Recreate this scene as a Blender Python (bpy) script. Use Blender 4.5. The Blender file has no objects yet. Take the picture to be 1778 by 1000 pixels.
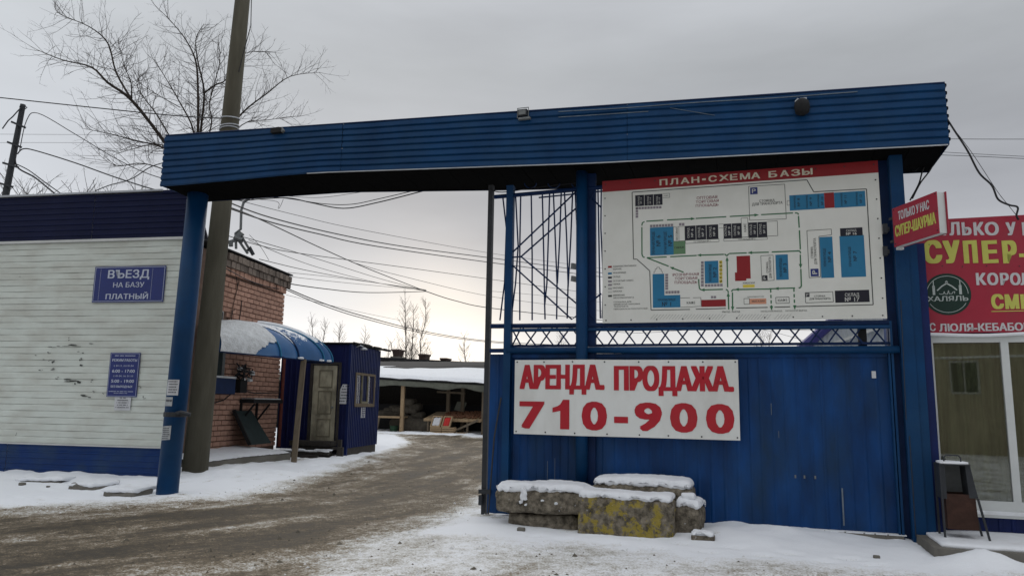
import bpy, math, random
import numpy as np
from mathutils import Vector, Matrix, noise
S = bpy.context.scene
COL = S.collection
R = math.radians
rnd = random.Random(7)

# ------------------------------------------------------------------ camera
FPX, PITCH, ROLL = 1290.0, R(8.9), R(1.0)
EYE = np.array([0.0, 0.0, 1.6])
cF = np.array([0, math.cos(PITCH), math.sin(PITCH)])
cU0 = np.array([0, -math.sin(PITCH), math.cos(PITCH)])
cR = math.cos(ROLL)*np.array([1.0, 0, 0]) + math.sin(ROLL)*cU0
cU = math.cos(ROLL)*cU0 - math.sin(ROLL)*np.array([1.0, 0, 0])
cam = bpy.data.cameras.new('camera'); cam.sensor_width = 36; cam.lens = 36*FPX/1778
cam.clip_start = .1; cam.clip_end = 3000
camo = bpy.data.objects.new('camera', cam); COL.objects.link(camo)
camo.matrix_world = Matrix([[cR[0], cU[0], -cF[0], 0], [cR[1], cU[1], -cF[1], 0], [cR[2], cU[2], -cF[2], 1.6], [0, 0, 0, 1]])
S.camera = camo

# ------------------------------------------------------------------ world: overcast winter sky, brighter where the sun sits behind the cloud
SUN_AZ = R(-9)      # to the left of straight ahead (+Y)
SUN_EL = R(12)
w = bpy.data.worlds.new('World'); S.world = w; w.use_nodes = True
nt = w.node_tree; nt.nodes.clear()
def N(t, **k):
    n = nt.nodes.new(t)
    for a, b in k.items(): setattr(n, a, b)
    return n
def LK(a, b): nt.links.new(a, b)
tc = N('ShaderNodeTexCoord')
sep = N('ShaderNodeSeparateXYZ'); LK(tc.outputs['Generated'], sep.inputs[0])
sky = N('ShaderNodeTexSky', sky_type='NISHITA', sun_disc=False)
sky.sun_elevation = SUN_EL; sky.sun_rotation = SUN_AZ; sky.dust_density = 3
bgs = N('ShaderNodeBackground'); bgs.inputs[1].default_value = .05; LK(sky.outputs[0], bgs.inputs[0])
ramp = N('ShaderNodeValToRGB'); LK(sep.outputs['Z'], ramp.inputs[0])
el = ramp.color_ramp.elements
el[0].position = 0.0; el[0].color = (.95, .94, .92, 1)
el[1].position = 1.0; el[1].color = (1.25, 1.28, 1.32, 1)
for p, c in ((.07, (.80, .80, .80, 1)), (.13, (.60, .61, .63, 1)), (.20, (.46, .475, .51, 1)), (.27, (.405, .42, .455, 1)), (.42, (.43, .45, .475, 1)), (.60, (.55, .57, .61, 1)), (.8, (.95, .98, 1.02, 1))):
    e_ = el.new(p); e_.color = c
mp_ = N('ShaderNodeMapping'); mp_.inputs['Scale'].default_value = (1.2, 1.2, 5.0); LK(tc.outputs['Generated'], mp_.inputs[0])
cn = N('ShaderNodeTexNoise'); cn.inputs['Scale'].default_value = 1.6; cn.inputs['Detail'].default_value = 6; cn.inputs['Roughness'].default_value = .5
LK(mp_.outputs[0], cn.inputs[0])
cr_ = N('ShaderNodeMapRange'); cr_.inputs[1].default_value = .3; cr_.inputs[2].default_value = .7; cr_.inputs[3].default_value = .84; cr_.inputs[4].default_value = 1.14
LK(cn.outputs[0], cr_.inputs[0])
mul = N('ShaderNodeVectorMath', operation='SCALE'); LK(ramp.outputs[0], mul.inputs[0]); LK(cr_.outputs[0], mul.inputs['Scale'])
# glow of the hidden sun through cloud
gd = Vector((math.sin(R(-5)), math.cos(R(-5)), math.tan(R(5)))).normalized()
dot = N('ShaderNodeVectorMath', operation='DOT_PRODUCT'); LK(tc.outputs['Generated'], dot.inputs[0]); dot.inputs[1].default_value = gd
gp = N('ShaderNodeMath', operation='POWER'); LK(dot.outputs['Value'], gp.inputs[0]); gp.inputs[1].default_value = 230
gm = N('ShaderNodeMath', operation='MAXIMUM'); LK(gp.outputs[0], gm.inputs[0]); gm.inputs[1].default_value = 0
gc = N('ShaderNodeVectorMath', operation='SCALE'); gc.inputs[0].default_value = (.40, .31, .20); LK(gm.outputs[0], gc.inputs['Scale'])
add = N('ShaderNodeVectorMath', operation='ADD'); LK(mul.outputs[0], add.inputs[0]); LK(gc.outputs[0], add.inputs[1])
gd2 = Vector((math.sin(R(-50)), math.cos(R(-50)), math.tan(R(4)))).normalized()
dot2 = N('ShaderNodeVectorMath', operation='DOT_PRODUCT'); LK(tc.outputs['Generated'], dot2.inputs[0]); dot2.inputs[1].default_value = gd2
gx2 = N('ShaderNodeMath', operation='MAXIMUM'); LK(dot2.outputs['Value'], gx2.inputs[0]); gx2.inputs[1].default_value = 0
gp2 = N('ShaderNodeMath', operation='POWER'); LK(gx2.outputs[0], gp2.inputs[0]); gp2.inputs[1].default_value = 7
gc2 = N('ShaderNodeVectorMath', operation='SCALE'); gc2.inputs[0].default_value = (.33, .35, .37); LK(gp2.outputs[0], gc2.inputs['Scale'])
add2 = N('ShaderNodeVectorMath', operation='ADD'); LK(add.outputs[0], add2.inputs[0]); LK(gc2.outputs[0], add2.inputs[1])
bgc = N('ShaderNodeBackground'); LK(add2.outputs[0], bgc.inputs[0]); bgc.inputs[1].default_value = 1.0
mx = N('ShaderNodeMixShader'); mx.inputs[0].default_value = .975; LK(bgs.outputs[0], mx.inputs[1]); LK(bgc.outputs[0], mx.inputs[2])
wo = N('ShaderNodeOutputWorld'); LK(mx.outputs[0], wo.inputs[0])

sl = bpy.data.lights.new('sun', 'SUN'); sl.energy = .5; sl.angle = R(25); sl.color = (1, .93, .84)
so = bpy.data.objects.new('sun', sl); COL.objects.link(so)
sd = Vector((math.sin(SUN_AZ)*math.cos(SUN_EL+R(20)), math.cos(SUN_AZ)*math.cos(SUN_EL+R(20)), math.sin(SUN_EL+R(20))))
so.rotation_euler = sd.to_track_quat('Z', 'Y').to_euler(); so.location = (0, 0, 30)
S.view_settings.view_transform = 'Standard'; S.view_settings.look = 'None'
S.view_settings.exposure = 0.07; S.view_settings.gamma = 1; S.view_settings.use_curve_mapping = False
S.render.engine = 'CYCLES'; S.cycles.max_bounces = 6; S.cycles.diffuse_bounces = 3; S.cycles.glossy_bounces = 3

# ------------------------------------------------------------------ measuring helpers: photograph -> metres on real planes
def ray(x, y): return cF + cR*((x-889)/FPX) - cU*((y-500)/FPX)
def onZ(x, y, z=0.0):
    d = ray(x, y); return EYE + d*((z-EYE[2])/d[2])
def atY(x, y, Y):
    d = ray(x, y); return EYE + d*(Y/d[1])
class Frame:
    """vertical reference plane: x along, y away from the street, z up"""
    def __init__(s, o, ang):
        s.o = np.array([o[0], o[1], 0.0]); s.a = ang
        s.e = np.array([math.cos(ang), math.sin(ang), 0]); s.n = np.array([-math.sin(ang), math.cos(ang), 0])
    def px(s, x, y, off=0.0):
        d = ray(x, y); q = EYE + d*(np.dot(s.o+s.n*off-EYE, s.n)/np.dot(d, s.n)); return float((q-s.o)@s.e), float(q[2])
    def P(s, u, v, z): return s.o + s.e*u + s.n*v + np.array([0, 0, z])
    def loc(s, p): q = np.array(p, float)-s.o; return float(q@s.e), float(q@s.n), float(p[2])
W = Frame((0, 0), 0)
gA = onZ(290, 858); gB = onZ(1608, 945)
G = Frame(gA, math.atan2(gB[1]-gA[1], gB[0]-gA[0]))          # gate line
L = Frame(onZ(270, 828, .12), R(-11))                          # white building front
K = Frame((-4.6, 21.4), R(-9.5))                               # guard kiosk, door face; x right, y along the drive
Bk = Frame((-7.35, 17.7), R(81))                               # brick wall: x runs along the drive (away), y to the left
# Bk.n points to -x side (left, into the building)

# ------------------------------------------------------------------ materials
def mat(name, col, rough=.6, var=.12, scale=3.0, bump=.0, bscale=40.0, spec=.3, metal=0.0, dirt=None, dirt_amt=.0, dscale=2.5,
        stretch=(1, 1, 1), rand=0.0, dthr=.55, detail=6, spots=None, spthr=.7, spscale=30, gen=False):
    m = bpy.data.materials.new(name); m.use_nodes = True
    t = m.node_tree; t.nodes.clear(); n = t.nodes; l = t.links.new
    out = n.new('ShaderNodeOutputMaterial'); b = n.new('ShaderNodeBsdfPrincipled'); l(b.outputs[0], out.inputs[0])
    b.inputs['Roughness'].default_value = rough; b.inputs['Specular IOR Level'].default_value = spec; b.inputs['Metallic'].default_value = metal
    c = n.new('ShaderNodeTexCoord'); mp = n.new('ShaderNodeMapping'); l(c.outputs['Object'], mp.inputs[0]); mp.inputs['Scale'].default_value = stretch
    def noi(s, d=detail, src=mp.outputs[0]):
        q = n.new('ShaderNodeTexNoise'); q.inputs['Scale'].default_value = s; q.inputs['Detail'].default_value = d; q.inputs['Roughness'].default_value = .6; l(src, q.inputs[0]); return q.outputs[0]
    mr = n.new('ShaderNodeMapRange'); mr.inputs[1].default_value = .3; mr.inputs[2].default_value = .7; mr.inputs[3].default_value = 1-var; mr.inputs[4].default_value = 1+var
    l(noi(scale), mr.inputs[0]); val = mr.outputs[0]
    if rand:
        oi = n.new('ShaderNodeObjectInfo'); m2 = n.new('ShaderNodeMapRange'); m2.inputs[3].default_value = 1-rand; m2.inputs[4].default_value = 1+rand
        l(oi.outputs['Random'], m2.inputs[0]); mm = n.new('ShaderNodeMath'); mm.operation = 'MULTIPLY'; l(val, mm.inputs[0]); l(m2.outputs[0], mm.inputs[1]); val = mm.outputs[0]
    vs = n.new('ShaderNodeVectorMath'); vs.operation = 'SCALE'; vs.inputs[0].default_value = col[:3]; l(val, vs.inputs['Scale']); cur = vs.outputs[0]
    def over(cur, colr, thr, amt, s, w=.12):
        r2 = n.new('ShaderNodeMapRange'); r2.inputs[1].default_value = thr-w; r2.inputs[2].default_value = thr+w; r2.inputs[3].default_value = 0; r2.inputs[4].default_value = amt
        l(noi(s), r2.inputs[0]); x = n.new('ShaderNodeMix'); x.data_type = 'RGBA'; l(r2.outputs[0], x.inputs['Factor']); l(cur, x.inputs['A']); x.inputs['B'].default_value = (*colr, 1); return x.outputs['Result']
    if dirt is not None: cur = over(cur, dirt, dthr, dirt_amt, dscale)
    if spots is not None: cur = over(cur, spots, spthr, .9, spscale, .03)
    l(cur, b.inputs['Base Color'])
    if bump:
        bn = n.new('ShaderNodeBump'); bn.inputs['Strength'].default_value = min(1, bump); bn.inputs['Distance'].default_value = .01 if bump < 1 else .035; l(noi(bscale, 5), bn.inputs['Height']); l(bn.outputs[0], b.inputs['Normal'])
    return m
M = {}
M['blue'] = mat('blue_enamel', (.002, .037, .112), .5, .22, 2.2, .12, 60, .18, dirt=(.012, .05, .11), dirt_amt=.5, dscale=1.4, stretch=(1, 1, .8), dthr=.6)
M['bluegate'] = mat('gate_blue_paint', (.002, .040, .150), .5, .5, 1.6, .15, 50, .22, dirt=(.010, .03, .055), dirt_amt=.7, dscale=1.1, stretch=(1.6, 1, .5), dthr=.58, spots=(.13, .16, .2), spthr=.775, spscale=26)
M['bluedark'] = mat('navy_paint', (.003, .018, .07), .55, .2, 4, .1, 60, .2)
M['bluewall'] = mat('ultramarine_cladding', (.0025, .006, .036), .5, .14, 2, .08, 40, .16, dirt=(.007, .012, .05), dirt_amt=.5, dscale=1.2)
M['blueskirt'] = mat('blue_skirt_cladding', (.004, .03, .13), .5, .14, 2, .08, 40, .2, dirt=(.03, .06, .10), dirt_amt=.5, dscale=2.2)
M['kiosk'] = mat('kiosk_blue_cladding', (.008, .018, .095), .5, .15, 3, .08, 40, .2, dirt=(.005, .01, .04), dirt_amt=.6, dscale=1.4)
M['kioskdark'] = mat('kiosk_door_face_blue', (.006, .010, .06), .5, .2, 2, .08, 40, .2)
M['siding'] = mat('cream_white_siding', (.60, .64, .59), .55, .05, 1.5, .05, 30, .3, dirt=(.42, .41, .36), dirt_amt=.55, dscale=1.6, stretch=(.7, 1, 1.6), rand=.02)
M['trim'] = mat('grey_white_trim', (.55, .56, .55), .5, .08, 4, .05)
M['zinc'] = mat('galvanised_edge', (.42, .44, .47), .45, .12, 5, .05)
M['zincdull'] = mat('bare_scratched_metal', (.13, .16, .19), .6, .3, 9)
M['black'] = mat('black_bitumen', (.012, .012, .013), .8, .3, 6, .2)
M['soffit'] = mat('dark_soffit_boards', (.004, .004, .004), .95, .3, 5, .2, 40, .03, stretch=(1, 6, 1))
M['darkmetal'] = mat('dark_steel', (.03, .033, .038), .55, .2, 12, .1)
M['steel'] = mat('dull_steel', (.16, .17, .17), .5, .2, 10, .1)
M['concrete'] = mat('old_concrete', (.17, .16, .14), .9, .25, 6, .8, 35, .2, dirt=(.08, .075, .06), dirt_amt=.7, dscale=3, spots=(.05, .045, .04), spthr=.68, spscale=45)
M['blockc'] = mat('pitted_block_concrete', (.23, .20, .155), .95, .45, 14, 1, 30, .15, dirt=(.05, .043, .033), dirt_amt=.85, dscale=12, dthr=.53, spots=(.6, .62, .65), spthr=.70, spscale=16)
M['polec'] = mat('pole_concrete', (.105, .098, .074), .9, .16, 5, .5, 50, .2, dirt=(.05, .045, .032), dirt_amt=.6, dscale=3, stretch=(1, 1, .15))
M['snow'] = mat('fresh_snow', (.80, .82, .85), .75, .04, 5, .7, 22, .2, dirt=(.60, .60, .60), dirt_amt=.55, dscale=5, dthr=.6)
M['snowold'] = mat('crusted_snow', (.66, .68, .69), .8, .10, 6, 1, 26, .2, dirt=(.42, .42, .41), dirt_amt=.5, dscale=9)
M['paper'] = mat('notice_paper', (.55, .56, .58), .7, .06, 9, .1)
M['paperold'] = mat('torn_old_paper', (.38, .40, .41), .8, .2, 14, .2)
M['ink'] = mat('printed_ink', (.05, .05, .06), .7, .1, 5)
M['board'] = mat('sign_board_white', (.72, .73, .705), .42, .05, 1.5, .03, 20, .35, dirt=(.52, .51, .47), dirt_amt=.6, dscale=1.4, stretch=(1, 1, .5))
M['mapboard'] = mat('map_board_offwhite', (.68, .68, .635), .42, .04, 1.2, .03, 20, .35, dirt=(.54, .545, .49), dirt_amt=.5, dscale=1.1)
M['red'] = mat('sign_red', (.42, .012, .025), .45, .08, 3, dirt=(.3, .03, .03), dirt_amt=.4)
M['mapred'] = mat('map_red', (.24, .012, .016), .45, .06, 3)
M['maptitle'] = mat('map_title_cream', (.62, .58, .46), .5, .03, 3)
M['mapblue'] = mat('map_blue', (0.018, 0.156, 0.294), .45, .08, 2.2)
M['mapblack'] = mat('map_black', (.011, .011, .02), .45, .05, 3)
M['mapwhite'] = mat('map_white', (.5, .5, .47), .5, .03, 3)
M['mapgreen'] = mat('map_green', (0.037, 0.138, 0.062), .5, .03, 3)
M['garage'] = mat('map_garage_green', (0.112, 0.213, 0.112), .5, .03, 3)
M['mapgrey'] = mat('map_grey', (0.213, 0.188, 0.213), .5, .1, 3)
M['maplight'] = mat('map_light_grey', (0.350, 0.350, 0.338), .5, .1, 3)
M['mapline'] = mat('map_dark_line', (.055, .06, .055), .5, .03, 3)
M['mapyellow'] = mat('map_yellow', (0.625, 0.500, 0.062), .5, .03, 3)
M['maporange'] = mat('map_orange', (0.688, 0.338, 0.125), .5, .03, 3)
M['mapshop'] = mat('map_shop_salmon', (0.587, 0.275, 0.175), .5, .03, 3)
M['mapwine'] = mat('map_wine_text', (.20, .035, .055), .5, .03, 3)
M['signblue'] = mat('sign_navy', (.011, .024, .15), .4, .1, 6, .03, 30, .4)
M['signlet'] = mat('sign_pale_letters', (.48, .52, .62), .5, .1, 22)
M['banred'] = mat('banner_crimson', (.34, .022, .045), .5, .08, 2.2, .02, 20, .3, dirt=(.27, .04, .055), dirt_amt=.5)
M['banwhite'] = mat('banner_white_letters', (.55, .54, .55), .5, .04, 3)
M['banyellow'] = mat('banner_yellow_letters', (.52, .52, .11), .5, .06, 5)
M['halal'] = mat('emblem_green', (.008, .03, .022), .5, .1, 3)
M['pvc'] = mat('white_window_frame', (.58, .60, .59), .4, .04, 4, .02)
M['wood'] = mat('weathered_wood', (.15, .12, .085), .85, .25, 8, .6, 30, .2, stretch=(1, 1, .15))
M['woodp'] = mat('new_pale_wood', (.33, .235, .14), .8, .18, 8, .3, 30, .2)
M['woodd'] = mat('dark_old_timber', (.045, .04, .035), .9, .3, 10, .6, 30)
M['door'] = mat('old_cream_door', (.40, .37, .27), .65, .16, 5, .2, 30, .3, dirt=(.08, .07, .05), dirt_amt=.7, dscale=3.5, stretch=(1, 1, .5))
M['doorline'] = mat('door_shadow_line_and_sash', (.17, .155, .105), .7, .3, 6)  # moulding tone carries the door panels' shadow lines in its colour; sash shares it
M['brick'] = mat('pink_painted_brick', (.43, .255, .19), .9, .14, 8, .7, 40, .2, rand=.13, dirt=(.26, .135, .095), dirt_amt=.5, dscale=1.7)
M['brickgrey'] = mat('weathered_cornice_brick', (.19, .155, .13), .95, .25, 9, .9, 35, .2, rand=.3)
M['mortar'] = mat('dark_mortar', (.13, .085, .065), .95, .2, 9, .6, 50)
M['tin'] = mat('awning_blue_plastic', (.02, .10, .26), .38, .12, 2, .06, 20, .4, dirt=(.05, .14, .27), dirt_amt=.5)
M['rust'] = mat('rusty_bin_steel', (.05, .024, .017), .8, .4, 7, .5, 40, .25, dirt=(.03, .016, .012), dirt_amt=.8, dscale=4)
M['greenp'] = mat('dark_green_board', (.018, .03, .03), .7, .2, 5, .2)
M['curtain'] = mat('olive_curtain_cloth', (.38, .37, .25), .9, .35, 2.2, .2, 40, .1, stretch=(6, 1, .4))
M['bark'] = mat('bark', (.04, .033, .028), .95, .3, 9, .5, 40, .1)
M['birch'] = mat('young_birch_bark', (.14, .12, .10), .95, .25, 9, .2)
M['twig'] = mat('twig_bark', (.045, .036, .032), .95, .2, 9)
M['rubber'] = mat('cable_rubber', (.012, .012, .014), .6, .1, 9)
M['whitewall'] = mat('white_ribbed_cladding', (.50, .53, .54), .5, .06, 2)
M['violet'] = mat('violet_blue_pipe', (.05, .05, .19), .5, .1, 4)
M['tarp'] = mat('grey_green_tarp', (.13, .135, .11), .8, .2, 4, .3, 20, .2)
M['sack'] = mat('sack_cloth', (.085, .075, .06), .95, .25, 7, .5, 30, .1, rand=.2)
M['tomato'] = mat('red_fruit', (.5, .02, .015), .4, .2, 9)
M['produce'] = mat('orange_brown_produce', (.15, .065, .033), .6, .4, 18)
M['bucket'] = mat('green_bucket', (.02, .06, .03), .5, .1, 3)
M['vent'] = mat('brown_vent_steel', (.075, .05, .043), .85, .2, 6, .3)
M['yellowpaint'] = None

def glassmat():
    m = bpy.data.materials.new('window_glass'); m.use_nodes = True; t = m.node_tree; t.nodes.clear(); n = t.nodes; l = t.links.new
    out = n.new('ShaderNodeOutputMaterial'); mix = n.new('ShaderNodeMixShader'); tr = n.new('ShaderNodeBsdfTransparent'); g = n.new('ShaderNodeBsdfGlossy')
    g.inputs['Roughness'].default_value = .015; fr = n.new('ShaderNodeFresnel'); fr.inputs[0].default_value = 2.0
    tr.inputs[0].default_value = (.82, .86, .82, 1); l(fr.outputs[0], mix.inputs[0]); l(tr.outputs[0], mix.inputs[1]); l(g.outputs[0], mix.inputs[2]); l(mix.outputs[0], out.inputs[0])
    return m
M['glass'] = glassmat()

def yellowblock():
    m = mat('pitted_block_with_yellow_paint', (.23, .20, .155), .95, .45, 14, 1, 30, .15, dirt=(.05, .043, .033), dirt_amt=.85, dscale=12, dthr=.53, spots=(.6, .62, .65), spthr=.71, spscale=16)
    t = m.node_tree; n = t.nodes; l = t.links.new
    b = next(x for x in n if x.type == 'BSDF_PRINCIPLED'); src = b.inputs['Base Color'].links[0].from_socket
    c = n.new('ShaderNodeTexCoord'); a = n.new('ShaderNodeTexNoise'); a.inputs['Scale'].default_value = 4.4; a.inputs['Detail'].default_value = 12; a.inputs['Roughness'].default_value = .74
    l(c.outputs['Object'], a.inputs[0]); r = n.new('ShaderNodeMapRange'); r.inputs[1].default_value = .50; r.inputs[2].default_value = .55; r.inputs[4].default_value = .8
    l(a.outputs[0], r.inputs[0]); x = n.new('ShaderNodeMix'); x.data_type = 'RGBA'; l(r.outputs[0], x.inputs['Factor']); l(src, x.inputs['A']); x.inputs['B'].default_value = (.36, .28, .045, 1)
    l(x.outputs['Result'], b.inputs['Base Color']); return m
M['yellowblock'] = yellowblock()

def dustsnow():
    """thin broken snow over blue plastic"""
    m = mat('awning_blue_under_snow_crust', (.02, .09, .23), .5, .12, 2, .1, 20)
    t = m.node_tree; n = t.nodes; l = t.links.new
    b = next(x for x in n if x.type == 'BSDF_PRINCIPLED'); src = b.inputs['Base Color'].links[0].from_socket
    c = n.new('ShaderNodeTexCoord'); a = n.new('ShaderNodeTexNoise'); a.inputs['Scale'].default_value = 7; a.inputs['Detail'].default_value = 9; a.inputs['Roughness'].default_value = .7
    l(c.outputs['Object'], a.inputs[0]); sp = n.new('ShaderNodeSeparateXYZ'); l(c.outputs['Object'], sp.inputs[0])
    h = n.new('ShaderNodeMapRange'); h.inputs[1].default_value = .15; h.inputs[2].default_value = .95; h.inputs[3].default_value = -.22; h.inputs[4].default_value = .16; h.clamp = False
    l(sp.outputs['Z'], h.inputs[0]); ad = n.new('ShaderNodeMath'); ad.operation = 'ADD'; l(a.outputs[0], ad.inputs[0]); l(h.outputs[0], ad.inputs[1])
    r = n.new('ShaderNodeMapRange'); r.inputs[1].default_value = .52; r.inputs[2].default_value = .58; l(ad.outputs[0], r.inputs[0])
    x = n.new('ShaderNodeMix'); x.data_type = 'RGBA'; l(r.outputs[0], x.inputs['Factor']); l(src, x.inputs['A']); x.inputs['B'].default_value = (.72, .75, .78, 1)
    l(x.outputs['Result'], b.inputs['Base Color']); return m
M['dustsnow'] = dustsnow()

# ------------------------------------------------------------------ mesh helpers
class MB:
    def __init__(s): s.v = []; s.f = []
    def add(s, v, f):
        b = len(s.v); s.v += [tuple(map(float, p)) for p in v]; s.f += [tuple(b+i for i in q) for q in f]; return s
    def box(s, x0, x1, y0, y1, z0, z1):
        return s.add([(x0,y0,z0),(x1,y0,z0),(x1,y1,z0),(x0,y1,z0),(x0,y0,z1),(x1,y0,z1),(x1,y1,z1),(x0,y1,z1)],
                     [(0,3,2,1),(4,5,6,7),(0,1,5,4),(1,2,6,5),(2,3,7,6),(3,0,4,7)])
    def hexa(s, pts):
        return s.add(pts, [(0,3,2,1),(4,5,6,7),(0,1,5,4),(1,2,6,5),(2,3,7,6),(3,0,4,7)])
    def tube(s, pts, r, n=6, r2=None, cap=True):
        pts = [Vector(p) for p in pts]; k = len(pts); r2 = r if r2 is None else r2
        base = len(s.v); up = None
        for i, p in enumerate(pts):
            d = (pts[min(i+1, k-1)]-pts[max(i-1, 0)])
            if d.length < 1e-9: d = Vector((0, 0, 1))
            d.normalize()
            if up is None: up = Vector((0, 0, 1)) if abs(d.z) < .9 else Vector((1, 0, 0))
            a = d.cross(up)
            if a.length < 1e-4: a = d.cross(Vector((1, .3, 0)))
            a.normalize(); b = a.cross(d); up = b
            rr = r+(r2-r)*i/max(1, k-1)
            for j in range(n):
                t = 2*math.pi*j/n; q = p+a*math.cos(t)*rr+b*math.sin(t)*rr; s.v.append(tuple(q))
        for i in range(k-1):
            for j in range(n):
                s.f.append((base+i*n+j, base+i*n+(j+1) % n, base+(i+1)*n+(j+1) % n, base+(i+1)*n+j))
        if cap: s.f.append(tuple(base+j for j in range(n))[::-1]); s.f.append(tuple(base+(k-1)*n+j for j in range(n)))
        return s
    def bar(s, a, b, wx, wy):
        """rectangular bar between two points"""
        a = Vector(a); b = Vector(b); d = (b-a).normalized(); up = Vector((0, 1, 0)) if abs(d.y) < .9 else Vector((1, 0, 0))
        x = d.cross(up).normalized(); y = x.cross(d)
        P = [p+x*sx*wx/2+y*sy*wy/2 for p in (a, b) for sx, sy in ((-1,-1),(1,-1),(1,1),(-1,1))]
        return s.add(P, [(0,3,2,1),(4,5,6,7),(0,1,5,4),(1,2,6,5),(2,3,7,6),(3,0,4,7)])
    def quad(s, a, b, c, d): return s.add([a, b, c, d], [(0, 1, 2, 3)])
    def lathe(s, prof, n=14, c=(0, 0, 0)):
        b = len(s.v)
        for r, z in prof:
            for j in range(n): t = 2*math.pi*j/n; s.v.append((c[0]+r*math.cos(t), c[1]+r*math.sin(t), c[2]+z))
        for i in range(len(prof)-1):
            for j in range(n): s.f.append((b+i*n+j, b+i*n+(j+1) % n, b+(i+1)*n+(j+1) % n, b+(i+1)*n+j))
        s.f.append(tuple(b+j for j in range(n))[::-1]); s.f.append(tuple(b+(len(prof)-1)*n+j for j in range(n)))
        return s
def mesh(name, mb, m, smooth=False):
    me = bpy.data.meshes.new(name); me.from_pydata(mb.v, [], mb.f)
    if m is not None: me.materials.append(m)
    if smooth: me.shade_smooth()
    me.update(); return me
def tag(o, label=None, cat=None, group=None, kind=None):
    for k, v in (('label', label), ('category', cat), ('group', group), ('kind', kind)):
        if v: o[k] = v
    return o
class Thing:
    """an Empty at the base of a thing; part geometry is given in the coordinates of its reference plane"""
    def __init__(s, name, label, cat, fr=W, base=(0, 0, 0), group=None, kind=None):
        s.fr = fr; s.b = np.array(base, float)
        o = bpy.data.objects.new(name, None); COL.objects.link(o); o.location = fr.P(*base); o.rotation_euler = (0, 0, fr.a); o.empty_display_size = .2
        tag(o, label, cat, group, kind); s.o = o
    def part(s, name, mb, m, parent=None, label=None, kind=None, smooth=False):
        me = bpy.data.meshes.new(name)
        v = np.array(mb.v, float)-s.b if len(mb.v) else np.zeros((0, 3))
        me.from_pydata(v.tolist(), [], mb.f); me.materials.append(m)
        if smooth: me.shade_smooth()
        me.update(); o = bpy.data.objects.new(name, me); COL.objects.link(o); o.parent = parent or s.o
        tag(o, label, None, None, kind); return o
def single(name, mb, m, label, cat, fr=W, base=(0, 0, 0), group=None, kind=None, smooth=False):
    me = bpy.data.meshes.new(name); v = np.array(mb.v, float)-np.array(base, float)
    me.from_pydata(v.tolist(), [], mb.f); me.materials.append(m)
    if smooth: me.shade_smooth()
    me.update(); o = bpy.data.objects.new(name, me); COL.objects.link(o); o.location = fr.P(*base); o.rotation_euler = (0, 0, fr.a)
    return tag(o, label, cat, group, kind)
def copy_tree(o, loc=None, rz=None, label=None):
    c = o.copy(); COL.objects.link(c)
    for ch in [x for x in bpy.data.objects if x.parent == o]:
        k = ch.copy(); COL.objects.link(k); k.parent = c
        for g2 in [x for x in bpy.data.objects if x.parent == ch]:
            q = g2.copy(); COL.objects.link(q); q.parent = k
    if loc is not None: c.location = loc
    if rz is not None: c.rotation_euler = (0, 0, rz)
    if label: c['label'] = label
    return c
def ribH(mb, x0, x1, z0, z1, pitch=.12, d=.018, y=0.0, flat=.58, zt=None, zb=None, th=.0):
    """sheet with horizontal ribs; z0,z1 at x0 and (zb,zt) at x1"""
    zb = z0 if zb is None else zb; zt = z1 if zt is None else zt
    n = max(1, round((z1-z0)/pitch)); prof = []
    for i in range(n):
        for t, o in ((0, 0), (flat, 0), (flat+.10, -d), (.9, -d)): prof.append(((i+t)/n, o))
    prof.append((1, 0)); v = []
    nx = max(2, int((x1-x0)/.5)+1)
    for j in range(nx):
        a = j/(nx-1); x = x0+(x1-x0)*a; b0 = z0+(zb-z0)*a; b1 = z1+(zt-z1)*a
        wv = .004*math.sin(x*3.1)+.003*math.sin(x*7.7)
        for t, o in prof: v.append((x, y+o+wv, b0+(b1-b0)*t))
    k = len(prof); f = [(j*k+i, (j+1)*k+i, (j+1)*k+i+1, j*k+i+1) for j in range(nx-1) for i in range(k-1)]
    return mb.add(v, f)
def ribV(mb, x0, x1, z0, z1, pitch=.1, d=.012, y=0.0, flat=.6):
    n = max(1, round((x1-x0)/pitch)); prof = []
    for i in range(n):
        for t, o in ((0, 0), (flat, 0), (flat+.10, -d), (.9, -d)): prof.append((x0+(x1-x0)*(i+t)/n, y+o))
    prof.append((x1, y)); v = []
    for x, yy in prof: v += [(x, yy, z0), (x, yy, z1)]
    return mb.add(v, [(2*i, 2*i+2, 2*i+3, 2*i+1) for i in range(len(prof)-1)])
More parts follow.
